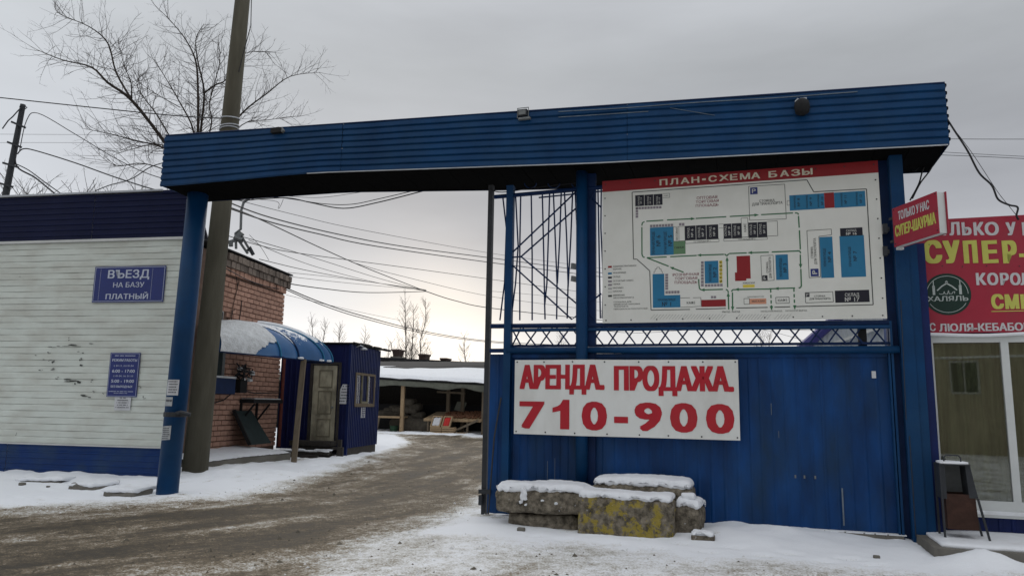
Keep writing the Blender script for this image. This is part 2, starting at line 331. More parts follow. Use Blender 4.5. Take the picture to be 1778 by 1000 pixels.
def rough_box(c, sz, seg=(10, 6, 6), r=.06, nz=.012, ns=4.0, seed=0, rz=0, tilt=0):
    """rounded, chipped block"""
    mb = MB(); idx = {}
    hx, hy, hz = sz[0]/2, sz[1]/2, sz[2]/2
    def vert(i, j, k):
        if (i, j, k) in idx: return idx[(i, j, k)]
        p = Vector(((2*i/seg[0]-1)*hx, (2*j/seg[1]-1)*hy, (2*k/seg[2]-1)*hz))
        q = Vector((max(-hx+r, min(hx-r, p.x)), max(-hy+r, min(hy-r, p.y)), max(-hz+r, min(hz-r, p.z))))
        d = p-q
        if d.length > 1e-6: p = q+d.normalized()*min(r, d.length)
        nn = noise.noise_vector(p*ns+Vector((seed*3.1, seed*1.7, seed)))+noise.noise_vector(p*ns*3.5+Vector((seed, 9, 2)))*.45
        p = p+nn*nz
        ct, st = math.cos(tilt), math.sin(tilt); p = Vector((p.x*ct-p.z*st, p.y, p.x*st+p.z*ct))
        cz, s_ = math.cos(rz), math.sin(rz); p = Vector((p.x*cz-p.y*s_, p.x*s_+p.y*cz, p.z))
        mb.v.append((c[0]+p.x, c[1]+p.y, c[2]+p.z)); idx[(i, j, k)] = len(mb.v)-1; return idx[(i, j, k)]
    a, b, h = seg
    for i in range(a):
        for j in range(b):
            mb.f.append((vert(i,j,0), vert(i,j+1,0), vert(i+1,j+1,0), vert(i+1,j,0))); mb.f.append((vert(i,j,h), vert(i+1,j,h), vert(i+1,j+1,h), vert(i,j+1,h)))
    for i in range(a):
        for k in range(h):
            mb.f.append((vert(i,0,k), vert(i+1,0,k), vert(i+1,0,k+1), vert(i,0,k+1))); mb.f.append((vert(i,b,k), vert(i,b,k+1), vert(i+1,b,k+1), vert(i+1,b,k)))
    for j in range(b):
        for k in range(h):
            mb.f.append((vert(0,j,k), vert(0,j,k+1), vert(0,j+1,k+1), vert(0,j+1,k))); mb.f.append((vert(a,j,k), vert(a,j+1,k), vert(a,j+1,k+1), vert(a,j,k+1)))
    return mb

# text as flat print
_gc = {}
def glyphs(body, bold):
    key = (body, bold)
    if key not in _gc:
        c = bpy.data.curves.new('t', 'FONT'); c.body = body; c.offset = bold; c.resolution_u = 3
        o = bpy.data.objects.new('t', c); me = bpy.data.meshes.new_from_object(o)
        v = np.array([tuple(p.co) for p in me.vertices]).reshape(-1, 3); f = [tuple(p.vertices) for p in me.polygons]
        bpy.data.objects.remove(o); bpy.data.curves.remove(c); bpy.data.meshes.remove(me); _gc[key] = (v, f)
    return _gc[key]
def text(mb, body, x0, z0, x1, z1, y, bold=.02, rot=0):
    """fit to width x0..x1 and capital height z0..z1 (for rot=90 the text runs upward); weight comes from slightly shifted copies"""
    v, f = glyphs(body, 0.0); cv, _ = glyphs('Н', 0.0)
    if len(v) == 0: return mb
    c0, c1 = cv[:, 1].min(), cv[:, 1].max(); a0, a1 = v[:, 0].min(), v[:, 0].max()
    if body == '-': c0, c1 = v[:, 1].min(), v[:, 1].max()
    u = (v[:, 0]-a0)/(a1-a0); t = (v[:, 1]-c0)/(c1-c0)
    H_ = (z1-z0) if rot == 0 else (x1-x0); big = bold >= .025
    d = H_*bold*1.25; dz = H_*bold*.5
    if body == '-': d = dz = 0
    sh = [(0, 0)] if d == 0 else [(-d, -dz), (-d, dz), (0, dz), (0, -dz), (d, dz), (d, -dz)] if big else [(-d*.7, 0), (d*.7, 0)]
    if bold >= .04: sh += [(-d/2, dz), (d/2, -dz), (-d/2, -dz), (d/2, dz)]
    for k, (p, q) in enumerate(sh):
        yy = y-.00012*k
        if rot == 0: P = np.stack([x0+d+u*(x1-x0-2*d)+p, np.full(len(v), yy), z0+dz+t*(z1-z0-2*dz)+q], 1)
        else: P = np.stack([x1-dz-t*(x1-x0-2*dz)+q, np.full(len(v), yy), z0+d+u*(z1-z0-2*d)+p], 1)
        mb.add(P.tolist(), f)
    return mb
def letters(th_, mb, m, name='letter'):
    """one part per letter: islands that overlap along the line of text belong together"""
    par = list(range(len(mb.v)))
    def fd(i):
        while par[i] != i: par[i] = par[par[i]]; i = par[i]
        return i
    for f in mb.f:
        for j in f[1:]: par[fd(f[0])] = fd(j)
    isl = {}
    for f in mb.f: isl.setdefault(fd(f[0]), []).append(f)
    L_ = []
    for fs in isl.values():
        xs = [mb.v[i][0] for f in fs for i in f]; zs = [mb.v[i][2] for f in fs for i in f]; L_.append([min(xs), max(xs), min(zs), max(zs), fs])
    L_.sort(); G_ = []
    for q in L_:
        for g in G_:
            ov = min(q[1], g[1])-max(q[0], g[0]); oz = min(q[3], g[3])-max(q[2], g[2])
            if ov > .35*min(q[1]-q[0], g[1]-g[0]) and oz > -.25*(g[3]-g[2]): g[0] = min(g[0], q[0]); g[1] = max(g[1], q[1]); g[2] = min(g[2], q[2]); g[3] = max(g[3], q[3]); g[4] = g[4]+q[4]; break
        else: G_.append(list(q))
    for g in G_:
        b = MB(); idx = {}
        for f in g[4]:
            ff = []
            for i in f:
                if i not in idx: idx[i] = len(b.v); b.v.append(mb.v[i])
                ff.append(idx[i])
            b.f.append(tuple(ff))
        th_.part(name, b, m)
def scribble(mb, x0, x1, z0, z1, y, rg):
    """a line of print too small to read"""
    x = x0
    while x < x1:
        wd = rg.uniform(.4, .8)*(z1-z0); mb.box(x, min(x1, x+wd), y, y+.001, z0+rg.uniform(0, .15)*(z1-z0), z1-rg.uniform(0, .2)*(z1-z0))
        x += wd*1.45+(rg.random() < .15)*(z1-z0)
    return mb

# ------------------------------------------------------------------ ground: one sheet, ruts and snow banks in the mesh
def axis(lo, hi, step, far, n):
    a = list(np.arange(lo, hi, step)); g = np.geomspace(step, far, n)
    return np.array(list((lo-np.cumsum(g))[::-1])+a+list(hi+np.cumsum(g)))
gx = axis(-12, 8, .06, 40, 40); gy = np.concatenate([axis(6, 18, .06, 1, 1)[1:-1], 18+np.cumsum(np.geomspace(.065, 25, 190))])
gy = np.concatenate([6-np.cumsum(np.geomspace(.08, 20, 30))[::-1], gy])
X, Y = np.meshgrid(gx, gy)
def vnoise(x, y, s, seed=0):
    """value noise, vectorised"""
    xs = x*s+seed*17.3; ys = y*s-seed*9.1; xi = np.floor(xs); yi = np.floor(ys); fx = xs-xi; fy = ys-yi
    fx = fx*fx*(3-2*fx); fy = fy*fy*(3-2*fy)
    def h(a, b):
        q = np.sin(a*127.1+b*311.7+seed*74.7)*43758.5453; return q-np.floor(q)
    return (h(xi, yi)*(1-fx)+h(xi+1, yi)*fx)*(1-fy)+(h(xi, yi+1)*(1-fx)+h(xi+1, yi+1)*fx)*fy
def fbm(x, y, s, o=4, seed=0):
    r = 0; a = .5
    for i in range(o): r = r+a*vnoise(x, y, s*2**i, seed+i); a *= .5
    return r/(1-.5**o)
def sdpoly(px, py, poly):
    """signed distance, positive inside"""
    poly = np.array(poly); d = np.full(px.shape, 1e9); ins = np.zeros(px.shape, bool)
    for i in range(len(poly)):
        a = poly[i]; b = poly[(i+1) % len(poly)]; e0, e1 = b-a; w0 = px-a[0]; w1 = py-a[1]
        t = np.clip((w0*e0+w1*e1)/(e0*e0+e1*e1+1e-12), 0, 1); dd = np.hypot(w0-e0*t, w1-e1*t); d = np.minimum(d, dd)
        c = ((a[1] > py) != (b[1] > py)) & (px < (b[0]-a[0])*(py-a[1])/((b[1]-a[1])+1e-12)+a[0]); ins ^= c
    return np.where(ins, d, -d)
def gpoly(pts): return [tuple(onZ(x, y)[:2]) for x, y in pts]
def smooth(a, b, x): t = np.clip((x-a)/(b-a), 0, 1); return t*t*(3-2*t)
road = [(-40, 10.8)]+gpoly([(0, 886), (150, 880), (280, 872), (390, 864), (470, 846), (540, 826), (610, 806), (660, 788), (700, 773), (680, 758)])+[(-12, 36.8), (0, 36.3), (14, 33), (12, 22)]+gpoly([(1010, 800), (845, 862), (815, 885), (760, 905), (690, 930), (610, 965), (540, 1010)])+[(-2.2, 3.5), (-8, -20), (-60, -20)]
sr = sdpoly(X, Y, road)
dist_s = np.hypot(X, Y)
dirt = (.80+.20*smooth(0, 1.5, sr))/(1+np.exp(-np.clip(sr/.22, -30, 30)))
# dirty sandy fringe on the left, patchy trodden snow on the right
right = 1/(1+np.exp(-np.clip((X-(-1.8-(Y-7)*-.25))/.3, -30, 30)))
GU = (X-G.o[0])*G.e[0]+(Y-G.o[1])*G.e[1]; GO = (X-G.o[0])*G.n[0]+(Y-G.o[1])*G.n[1]
clean_r = 1/(1+np.exp(-np.clip((GO+1.75+.35*(fbm(X, Y, .8, 3, 5)-.5)*2)/.13, -30, 30)))*(GU > 5.4)
patch = .44*(1-clean_r)+.02*clean_r
fringe = np.clip(1+sr/1.3, 0, 1)**1.5*.62
onleft = (GU < 5.2)
base_d = np.where(onleft & (GO > -4), fringe*np.clip((-(GO)+1.6)/2.5, .35, 1), patch)
base_d = np.where(GO > 6, np.clip(1+sr/.7, 0, 1)*.6, base_d)
D = np.maximum(dirt, base_d)
H = .05*(fbm(X, Y, .25, 3, 1)-.5)+.03*(fbm(X, Y, 1.1, 4, 3)-.5)*1.0+.018*(fbm(X, Y, 6, 3, 8)-.5)
H -= .03*dirt
flow = X*math.cos(R(18))-0*Y
# ruts follow the drive
gq = np.clip(GO, 0, 4); ACR = GU-np.where(GO < 0, .38*GO, .38*gq-.065*gq*gq-.14*np.clip(GO-4, 0, 99))
U1 = ACR-2.6
rut = np.sin(U1*2*math.pi/1.7)*.5+.5
H -= .05*dirt*rut*(fbm(X, Y, .5, 2, 4))
bank = np.zeros_like(X)
# drift against the white building
LU = (X-L.o[0])*L.e[0]+(Y-L.o[1])*L.e[1]; LO = (X-L.o[0])*L.n[0]+(Y-L.o[1])*L.n[1]
edge = .25*(fbm(X, Y, .9, 3, 11)-.5)
def smooth(a, b, x): t = np.clip((x-a)/(b-a), 0, 1); return t*t*(3-2*t)
bank = np.maximum(bank, smooth(-1.25, -.25, LO+edge)*.14*(LU < .6)*(1-smooth(.2, .6, LU)))
bank = np.maximum(bank, smooth(-1.6, -.9, LO+edge)*.06*(LU < 1.5)*(1-smooth(.6, 1.5, LU)))
# drift round the posts and in front of the raised platform
px_, py_ = np.array([onZ(337, 821, .1)[0], onZ(337, 821, .1)[1]])
bank = np.maximum(bank, .2*np.exp(-((X-px_-.6)**2/1.3+(Y-py_-.1)**2/2.4)))
PF = [tuple(atY(335, 800, 16.4)[:2]), tuple(atY(420, 790, 17.8)[:2]), tuple(atY(530, 781, 19.8)[:2]), (-5.0, 21), (-5.6, 21.6), (-9, 22), (-9, 16)]
sp = sdpoly(X, Y, PF)
bank = np.maximum(bank, .13*smooth(-1.6, -.1, sp+edge*.8)*(1-smooth(.0, .3, sp)))
bank = np.maximum(bank, .10*np.exp(-(np.clip(-sdpoly(X, Y, [(-4.6, 21.2), (-4.2, 23.7), (-6.3, 24), (-6.7, 21.6)]), 0, 9)/.35)**2))
# drift along the gate
prof = smooth(-1.75, -.35, GO+.5*edge)
bank = np.maximum(bank, prof*(.05*(1-.9*np.exp(-((GU-7.2)/1.2)**4))+.10*np.exp(-((GU-9.5)/.9)**2))*(GU > 5.6)*smooth(5.6, 6.4, GU)*(1-smooth(11.1, 11.5, GU)))
bank = np.maximum(bank, .05*np.exp(-((GU-6.0)**2/.2+(GO+1.1)**2/.15)))
bank = np.maximum(bank, .05*np.exp(-((GU-7.9)**2/1.2+(GO+1.35)**2/.08)))
bank = np.maximum(bank, .17*np.exp(-((GU-11.75)**2/.16+(GO+1.25)**2/.07)))
bank = np.maximum(bank, .11*np.exp(-((GU-12.6)**2/.5+(GO+1.55)**2/.1)))
lump = .5+.9*fbm(X, Y, 2.3, 3, 21)
H += np.where((X < -4.9) & (Y > 20.2) & (Y < 21.6) & (X > -6.6), np.minimum(bank, .06), bank)*np.clip(lump, .7, 1.25)*1.0
D = np.clip(D-smooth(.03, .09, bank)*.5*(1-smooth(-.1, .4, sr)), 0, 1)
for (u_, o_, sz_, am) in ((.35, -.05, .16, .75), (.0, -.3, .12, .45), (11.55, -.25, .2, .6), (7.2, -.75, .18, .6), (8.95, -.75, .12, .5), (6.0, -.2, .2, .6), (5.7, .0, .25, .7)):
    D = np.maximum(D, am*np.exp(-((GU-u_)**2+(GO-o_)**2*1.6)/sz_**2))
dk = np.exp(-(np.clip(-sp, 0, 9)/.35)**2)*.35*(bank > .02); D = np.maximum(D, dk*(fbm(X, Y, 2.0, 3, 6) > .5))
rf = random.Random(77)
for path in (((-6.2, 13.6), (-3.4, 18.6), 18), ((-9.5, 12.6), (-6.6, 12.0), 12), ((2.6, 7.6), (5.6, 6.9), 12), ((.4, 9.4), (4.2, 8.2), 14), ((-5.0, 14.6), (-4.4, 20.2), 14)):
    (ax, ay), (bx_, by__), n_ = path; L__ = math.hypot(bx_-ax, by__-ay); dx, dy = (bx_-ax)/L__, (by__-ay)/L__
    for k in range(n_):
        cx_ = ax+(bx_-ax)*k/n_-dy*.11*(-1)**k+rf.uniform(-.06, .06); cy_ = ay+(by__-ay)*k/n_+dx*.11*(-1)**k+rf.uniform(-.06, .06)
        u_ = (X-cx_)*dx+(Y-cy_)*dy; v_ = -(X-cx_)*dy+(Y-cy_)*dx; q_ = np.exp(-((u_/.14)**4+(v_/.06)**4)); q2 = np.exp(-((u_/.2)**4+(v_/.11)**4))
        H += (.012*q2-.045*q_)*(1-dirt); D = np.maximum(D, .30*q_*(1-dirt))
H += .014*(fbm(X, Y, 9, 2, 31)-.5)*(1-dirt)
# fall away nothing: flat yard to the horizon
H = np.where(dist_s > 60, 0, H)
nxv, nyv = len(gx), len(gy)
V = np.stack([X.ravel(), Y.ravel(), H.ravel()], 1)
ii = np.arange(nyv-1)[:, None]*nxv+np.arange(nxv-1)[None]; Fq = np.stack([ii, ii+1, ii+nxv+1, ii+nxv], -1).reshape(-1, 4)
me = bpy.data.meshes.new('ground'); me.vertices.add(len(V)); me.vertices.foreach_set('co', V.ravel()); me.loops.add(Fq.size); me.loops.foreach_set('vertex_index', Fq.ravel())
me.polygons.add(len(Fq)); me.polygons.foreach_set('loop_start', np.arange(0, Fq.size, 4)); me.update(calc_edges=True); me.shade_smooth()
at = me.attributes.new('dirt', 'FLOAT', 'POINT'); at.data.foreach_set('value', D.ravel().astype(np.float32))
# across/along the wheel tracks
TA = ACR; TB = GO
at = me.attributes.new('across', 'FLOAT', 'POINT'); at.data.foreach_set('value', TA.ravel().astype(np.float32))
at = me.attributes.new('along', 'FLOAT', 'POINT'); at.data.foreach_set('value', TB.ravel().astype(np.float32))
ground = bpy.data.objects.new('ground', me); COL.objects.link(ground); tag(ground, kind='structure')
def groundmat():
    m = bpy.data.materials.new('snow_and_slush'); m.use_nodes = True; t = m.node_tree; t.nodes.clear(); n = t.nodes; l = t.links.new
    out = n.new('ShaderNodeOutputMaterial'); b = n.new('ShaderNodeBsdfPrincipled'); l(b.outputs[0], out.inputs[0]); b.inputs['Specular IOR Level'].default_value = .12
    g = n.new('ShaderNodeNewGeometry'); A = {}
    for k in ('dirt', 'across', 'along'):
        q = n.new('ShaderNodeAttribute'); q.attribute_name = k; A[k] = q.outputs['Fac']
    def noi(src, s, d=8, ro=.6):
        q = n.new('ShaderNodeTexNoise'); q.inputs['Scale'].default_value = s; q.inputs['Detail'].default_value = d; q.inputs['Roughness'].default_value = ro; l(src, q.inputs[0]); return q.outputs[0]
    def math_(op, a, b_=None, c=None):
        q = n.new('ShaderNodeMath'); q.operation = op
        for i, z in enumerate((a, b_, c)):
            if z is None: continue
            if isinstance(z, (int, float)): q.inputs[i].default_value = z
            else: l(z, q.inputs[i])
        return q.outputs[0]
    cx = n.new('ShaderNodeCombineXYZ'); l(math_('MULTIPLY', A['across'], 1.0), cx.inputs[0]); l(math_('MULTIPLY', A['along'], .22), cx.inputs[1])
    n1 = noi(g.outputs['Position'], 1.3, 9, .62); n2 = noi(g.outputs['Position'], 9, 9, .7); n3 = noi(g.outputs['Position'], 42, 6, .7); tr = noi(cx.outputs[0], 1.25, 6, .6)
    mid = math_('SUBTRACT', 1.0, math_('ABSOLUTE', math_('SUBTRACT', math_('MULTIPLY', A['dirt'], 2), 1.0)))      # 1 in the patchy middle
    v = math_('ADD', math_('MULTIPLY', A['dirt'], .86), math_('MULTIPLY', math_('SUBTRACT', n1, .5), math_('ADD', .6, math_('MULTIPLY', mid, .3))))
    v = math_('ADD', v, math_('MULTIPLY', math_('SUBTRACT', n2, .5), math_('ADD', .2, math_('MULTIPLY', math_('MULTIPLY', A['dirt'], math_('SUBTRACT', 1.5, A['dirt'])), 1.5))))
    v = math_('ADD', v, math_('MULTIPLY', math_('SUBTRACT', n3, .5), math_('ADD', .08, math_('MULTIPLY', math_('MULTIPLY', A['dirt'], math_('SUBTRACT', 1.6, A['dirt'])), 2.3))))
    v = math_('ADD', v, math_('MULTIPLY', math_('SUBTRACT', tr, .5), math_('MULTIPLY', A['dirt'], 1.55)))
    r = n.new('ShaderNodeValToRGB'); l(v, r.inputs[0]); e = r.color_ramp.elements
    e[0].position = .16/1.3; e[0].color = (.80, .82, .85, 1); e[1].position = .94; e[1].color = (.045, .039, .031, 1)
    for p, c in ((.34, (.68, .68, .67, 1)), (.50, (.43, .415, .375, 1)), (.68, (.225, .18, .125, 1)), (.80, (.128, .103, .072, 1)), (1.0, (.066, .054, .039, 1))):
        q = e.new(p/1.3); q.color = c
    # keep ramp input in 0..1 : scale
    sc = math_('MULTIPLY', v, 1/1.3); l(sc, r.inputs[0])
    # dark grit
    sp = n.new('ShaderNodeTexVoronoi'); sp.inputs['Scale'].default_value = 26; l(g.outputs['Position'], sp.inputs[0])
    gm_ = n.new('ShaderNodeMapRange'); gm_.inputs[1].default_value = .10; gm_.inputs[2].default_value = .2; gm_.inputs[3].default_value = 1; gm_.inputs[4].default_value = 0; l(sp.outputs[0], gm_.inputs[0])
    thin = n.new('ShaderNodeMapRange'); thin.inputs[1].default_value = .5; thin.inputs[2].default_value = .62; l(noi(g.outputs['Position'], 5, 4), thin.inputs[0])
    gf = math_('MULTIPLY', math_('MULTIPLY', gm_.outputs[0], thin.outputs[0]), math_('MINIMUM', math_('MULTIPLY', A['dirt'], 2.2), .75))
    x = n.new('ShaderNodeMix'); x.data_type = 'RGBA'; l(gf, x.inputs['Factor']); l(r.outputs[0], x.inputs['A']); x.inputs['B'].default_value = (.07, .06, .048, 1)
    l(x.outputs['Result'], b.inputs['Base Color'])
    rr = n.new('ShaderNodeMapRange'); rr.inputs[1].default_value = .6; rr.inputs[2].default_value = 1.1; rr.inputs[3].default_value = .85; rr.inputs[4].default_value = .62; l(v, rr.inputs[0]); l(rr.outputs[0], b.inputs['Roughness'])
    hh = math_('ADD', math_('MULTIPLY', n2, .6), math_('ADD', math_('MULTIPLY', n3, .35), math_('MULTIPLY', v, -.25)))
    bn = n.new('ShaderNodeBump'); bn.inputs['Distance'].default_value = .05; l(hh, bn.inputs['Height'])
    l(math_('ADD', .25, math_('MULTIPLY', A['dirt'], .6)), bn.inputs['Strength']); l(bn.outputs[0], b.inputs['Normal'])
    return m
me.materials.append(groundmat())
def gh(x, y):
    """ground height under a point"""
    j = np.clip(np.searchsorted(gx, x)-1, 0, nxv-2); i = np.clip(np.searchsorted(gy, y)-1, 0, nyv-2); return float(H[i:i+2, j:j+2].mean())
def onG(x, y):
    p = onZ(x, y, 0)
    for _ in range(4): p = onZ(x, y, gh(p[0], p[1]))
    return p

# loose clods of dirty ice along the wheel tracks
mb = MB(); rg = random.Random(5)
for _ in range(2600):
    x = rg.uniform(-10, 5); y = 6.6+rg.random()**1.6*18
    j = int(np.clip(np.searchsorted(gx, x), 0, nxv-1)); i = int(np.clip(np.searchsorted(gy, y), 0, nyv-1))
    if D[i, j] < .3 or rg.random() > D[i, j]: continue
    s_ = rg.uniform(.006, .02)*(1+1.2*(rg.random() < .06)); z = gh(x, y)
    pts = [(x+s_*rg.uniform(.6, 1.4)*math.cos(a), y+s_*rg.uniform(.6, 1.4)*math.sin(a), z-.003) for a in (0, 1.26, 2.5, 3.8, 5)]
    mb.add(pts+[(x+rg.uniform(-.4, .4)*s_, y, z+s_*rg.uniform(.5, 1.1))], [(k, (k+1) % 5, 5) for k in range(5)])
M['clod'] = mat('dirty_ice_clods', (.13, .115, .09), .9, .5, 2, .3)
single('gravel', mb, M['clod'], 'small dark clods of grit and dirty ice strewn over the slushy drive', 'gravel', kind='stuff')

mb = MB(); rg = random.Random(15)
for _ in range(5200):
    x = rg.uniform(-10, 5.5); y = 6.6+rg.random()**1.5*15
    j = int(np.clip(np.searchsorted(gx, x), 0, nxv-1)); i = int(np.clip(np.searchsorted(gy, y), 0, nyv-1))
    if not (.12 < D[i, j] < .72) or rg.random() < .25: continue
    s_ = rg.uniform(.008, .022)*(1+1.3*(rg.random() < .05)); z = gh(x, y)
    pts = [(x+s_*rg.uniform(.6, 1.5)*math.cos(a), y+s_*rg.uniform(.6, 1.5)*math.sin(a), z-.003) for a in (0, 1.26, 2.5, 3.8, 5)]
    mb.add(pts+[(x+rg.uniform(-.4, .4)*s_, y, z+s_*rg.uniform(.4, .9))], [(k, (k+1) % 5, 5) for k in range(5)])
M['crumb'] = mat('snow_crumbs', (.62, .62, .62), .9, .35, 2, .3)
single('snow', mb, M['crumb'], 'crumbs of broken crusty snow scattered along the edges of the drive', 'snow', kind='stuff')

# ------------------------------------------------------------------ white building on the left
t = Thing('clad_building', 'low white sided building with navy ribbed top and blue skirt left of the gate post', 'building', L, (0, .1, 0))
XR, XL = .3, -9.0
b = MB().hexa([(XL, .06, 0), (XR-.02, .06, 0), (XR-2.6, 4.2, 0), (XL, 4.2, 0), (XL, .06, 5.7), (XR-.02, .06, 5.7), (XR-2.6, 4.2, 5.7), (XL, 4.2, 5.7)]); t.part('wall', b, M['trim'])
b = MB()
n_row = 32; z0, z1 = .68, 4.74
for i in range(n_row):
    a = z0+(z1-z0)*i/n_row; c = z0+(z1-z0)*(i+1)/n_row; j1 = XL+rnd.uniform(.2, 3)
    b = MB(); v = []; nx = 24
    for q in range(nx+1):
        x = XL+(XR-XL)*q/nx; wv = .004*math.sin(x*2.3+i*.8)+.003*math.sin(x*6.1+i*2.1)
        v += [(x, .048+wv, a+.004), (x, .041+wv, a+.007), (x, .041+wv, a+.105), (x, .054+wv, c+.003)]
    b.add(v, [(4*q+k, 4*q+4+k, 4*q+5+k, 4*q+1+k) for q in range(nx) for k in range(3)])
    t.part('siding_plank', b, M['siding'])
seams = [XL, -6.0, -1.98, XR]
for k in range(3):
    b = MB(); ribH(b, seams[k]+.004, seams[k+1]-.004 if k < 2 else XR, 4.80, 5.76-.01*k, .122, .02, .03-.003*(k == 1)); t.part('cladding_sheet', b, M['bluewall'], label='navy ribbed cladding sheet under the roof')
for a, c in ((XL, -3.4), (-3.39, XR)):
    b = MB(); ribH(b, a, c, .10, .655, .12, .016, .035); t.part('skirt_sheet', b, M['blueskirt'])
b = MB().box(XL, XR, .0, .06, 4.745, 4.795); b.box(XL, XR, -.02, .05, .655, .68); t.part('trim_strip', b, M['trim'])
b = MB().hexa([(XL, -.03, 5.76), (-.4, -.03, 5.755), (-2.6, 4.3, 5.88), (XL, 4.3, 5.88), (XL, -.03, 5.80), (-.4, -.03, 5.79), (-2.6, 4.3, 5.92), (XL, 4.3, 5.92)]); t.part('roof_flashing', b, M['zinc'])
b = MB().hexa([(-.395, -.02, 5.71), (XR+.03, -.02, 5.71), (XR-2.4, 4.2, 5.71), (-2.7, 4.2, 5.71), (-.395, -.02, 5.765), (XR+.03, -.02, 5.765), (XR-2.4, 4.2, 5.765), (-2.7, 4.2, 5.765)]); t.part('roof_edge', b, M['bluewall'])
b = MB().box(XR-.03, XR+.02, .0, .1, .1, 4.74); t.part('corner_trim', b, M['blueskirt'])
# tears and scuffs in the siding
b = MB(); rg = random.Random(3)
for (x, y, w_, h_) in ((92, 602, 22, 3), (120, 600, 30, 4), (140, 602, 24, 2), (160, 597, 14, 2), (85, 612, 12, 3), (140, 612, 10, 4), (80, 625, 16, 3), (92, 630, 6, 8), (140, 624, 9, 5), (88, 640, 14, 4), (138, 634, 8, 5), (70, 643, 10, 3), (110, 661, 34, 5), (95, 656, 12, 4), (135, 664, 12, 7), (160, 661, 8, 5), (150, 688, 22, 4), (165, 680, 9, 4), (118, 588, 3, 5), (178, 682, 3, 4), (243, 672, 7, 3), (250, 690, 5, 5), (60, 616, 6, 2), (27, 755, 2, 8), (35, 480, 5, 1), (210, 700, 3, 3)):
    for _ in range(3):
        xx = x+rg.uniform(-.5, .5)*w_; yy = y+rg.uniform(-.5, .5)*h_; u, z = L.px(xx, yy, .02); r_ = w_/83*rg.uniform(.15, .4); hr = max(.006, h_/83*rg.uniform(.12, .4))
        m_ = 7; P_ = [(u+r_*math.cos(k*6.283/m_)*rg.uniform(.5, 1), .028, z+hr*math.sin(k*6.283/m_)*rg.uniform(.5, 1)) for k in range(m_)]
        b.add(P_, [tuple(range(m_))[::-1]])
t.part('scuff', b, M['mapline'], label='dark scuffs and torn spots on the white siding')

def board(name, label, cat, fr, x0, x1, z0, z1, y, m, th=.012, border=None, bend=None, group=None, bolts=None, part='board'):
    th_ = Thing(name, label, cat, fr, ((x0+x1)/2, y, z0), group)
    if bend is None: th_.part(part, MB().box(x0, x1, y, y+th, z0, z1), m)
    else:
        b = MB(); nn = 40; v = []
        for i in range(nn+1):
            x = x0+(x1-x0)*i/nn; o = bend(x); v += [(x, y+o, z0), (x, y+o, z1), (x, y+o+th, z1), (x, y+o+th, z0)]
        b.add(v, [(4*i+k, 4*i+4+k, 4*i+4+(k+1) % 4, 4*i+(k+1) % 4) for i in range(nn) for k in range(4)]+[(0, 1, 2, 3), (4*nn+3, 4*nn+2, 4*nn+1, 4*nn)])
        th_.part(part, b, m)
    if border:
        bw, bi, bm = border; b = MB()
        for a in ((x0+bi, x1-bi, z0+bi, z0+bi+bw), (x0+bi, x1-bi, z1-bi-bw, z1-bi), (x0+bi, x0+bi+bw, z0+bi+bw, z1-bi-bw), (x1-bi-bw, x1-bi, z0+bi+bw, z1-bi-bw)):
            b.box(a[0], a[1], y-.002, y-.0005, a[2], a[3])
        th_.part('border_line', b, bm)
    return th_
def tpx(mb, fr, body, x0, y0, x1, y1, y, bold=.02, rot=0, ox=0, oy=0, sc=1, lift=.004):
    """text whose box is measured in a crop of the photograph at scale sc with corner ox, oy"""
    X0, X1, Y0, Y1 = ox+x0/sc, ox+x1/sc, oy+y0/sc, oy+y1/sc
    a, _ = fr.px(X0, (Y0+Y1)/2, y); c, _ = fr.px(X1, (Y0+Y1)/2, y); _, zb = fr.px((X0+X1)/2, Y1, y); _, zt = fr.px((X0+X1)/2, Y0, y)
    return text(mb, body, a, zb, c, zt, y-lift, bold, rot)

# entry sign
s_ = board('entry_sign', 'blue sign with large pale Cyrillic words above the opening hours plate on white siding', 'sign', L, -1.80, -.19, 3.485, 4.215, .012, M['signblue'], border=(.008, .018, M['signlet']))
b = MB()
for body, q, bo in (('ВЪЕЗД', (783, 285, 1083, 345), .03), ('НА БАЗУ', (820, 375, 1045, 412), .022), ('ПЛАТНЫЙ', (765, 458, 1072, 497), .03)): tpx(b, L, body, *q, .012, bo, 0, 0, 400, 4.167)
letters(s_, b, M['signlet'])
b = MB()
for x in (-1.66, -.48): b.box(x, x+.004, .0085, .0095, 3.53, 4.17)
s_.part('fold_line', b, M['signlet'])
# hours sign
s_ = board('opening_hours_sign', 'small upright navy sign listing opening hours below the wide blue sign', 'sign', L, -1.25, -.585, 1.615, 2.48, .012, M['signblue'], border=(.006, .014, M['signlet']))
b = MB()
def frow(mb, body, xa, xb, ya, yb, bo): # crop 4.543x, sign spans 160..415 by 143..495 (leaning)
    cz = lambda yy: 2.48-(yy-143)/(495-143)*.865
    mid = (ya+yb)/2; le = 187-(mid-143)/352*28; ri = 418-(mid-143)/352*33
    fx = lambda xx: -1.25+(xx-le)/(ri-le)*.665
    if body: text(mb, body, fx(xa), cz(yb), fx(xb), cz(ya), .009, bo)
    else: scribble(mb, fx(xa), fx(xb), cz(yb), cz(ya), .0095, rg)
frow(b, '', 222, 380, 164, 172, 0); frow(b, 'РЕЖИМ РАБОТЫ', 202, 394, 193, 214, .03); frow(b, 'с 01.11. по 01.04', 215, 366, 240, 255, .01)
frow(b, '6:00 - 17:00', 202, 376, 277, 302, .03); frow(b, 'с 01.04. по 31.10', 212, 362, 322, 336, .01); frow(b, '5:00 - 19:00', 196, 370, 357, 382, .03)
frow(b, 'БЕЗ ВЫХОДНЫХ', 193, 358, 404, 421, .03); frow(b, '', 178, 368, 449, 455, 0); frow(b, '', 216, 322, 463, 468, 0)
s_.part('lettering', b, M['signlet'], kind='stuff')
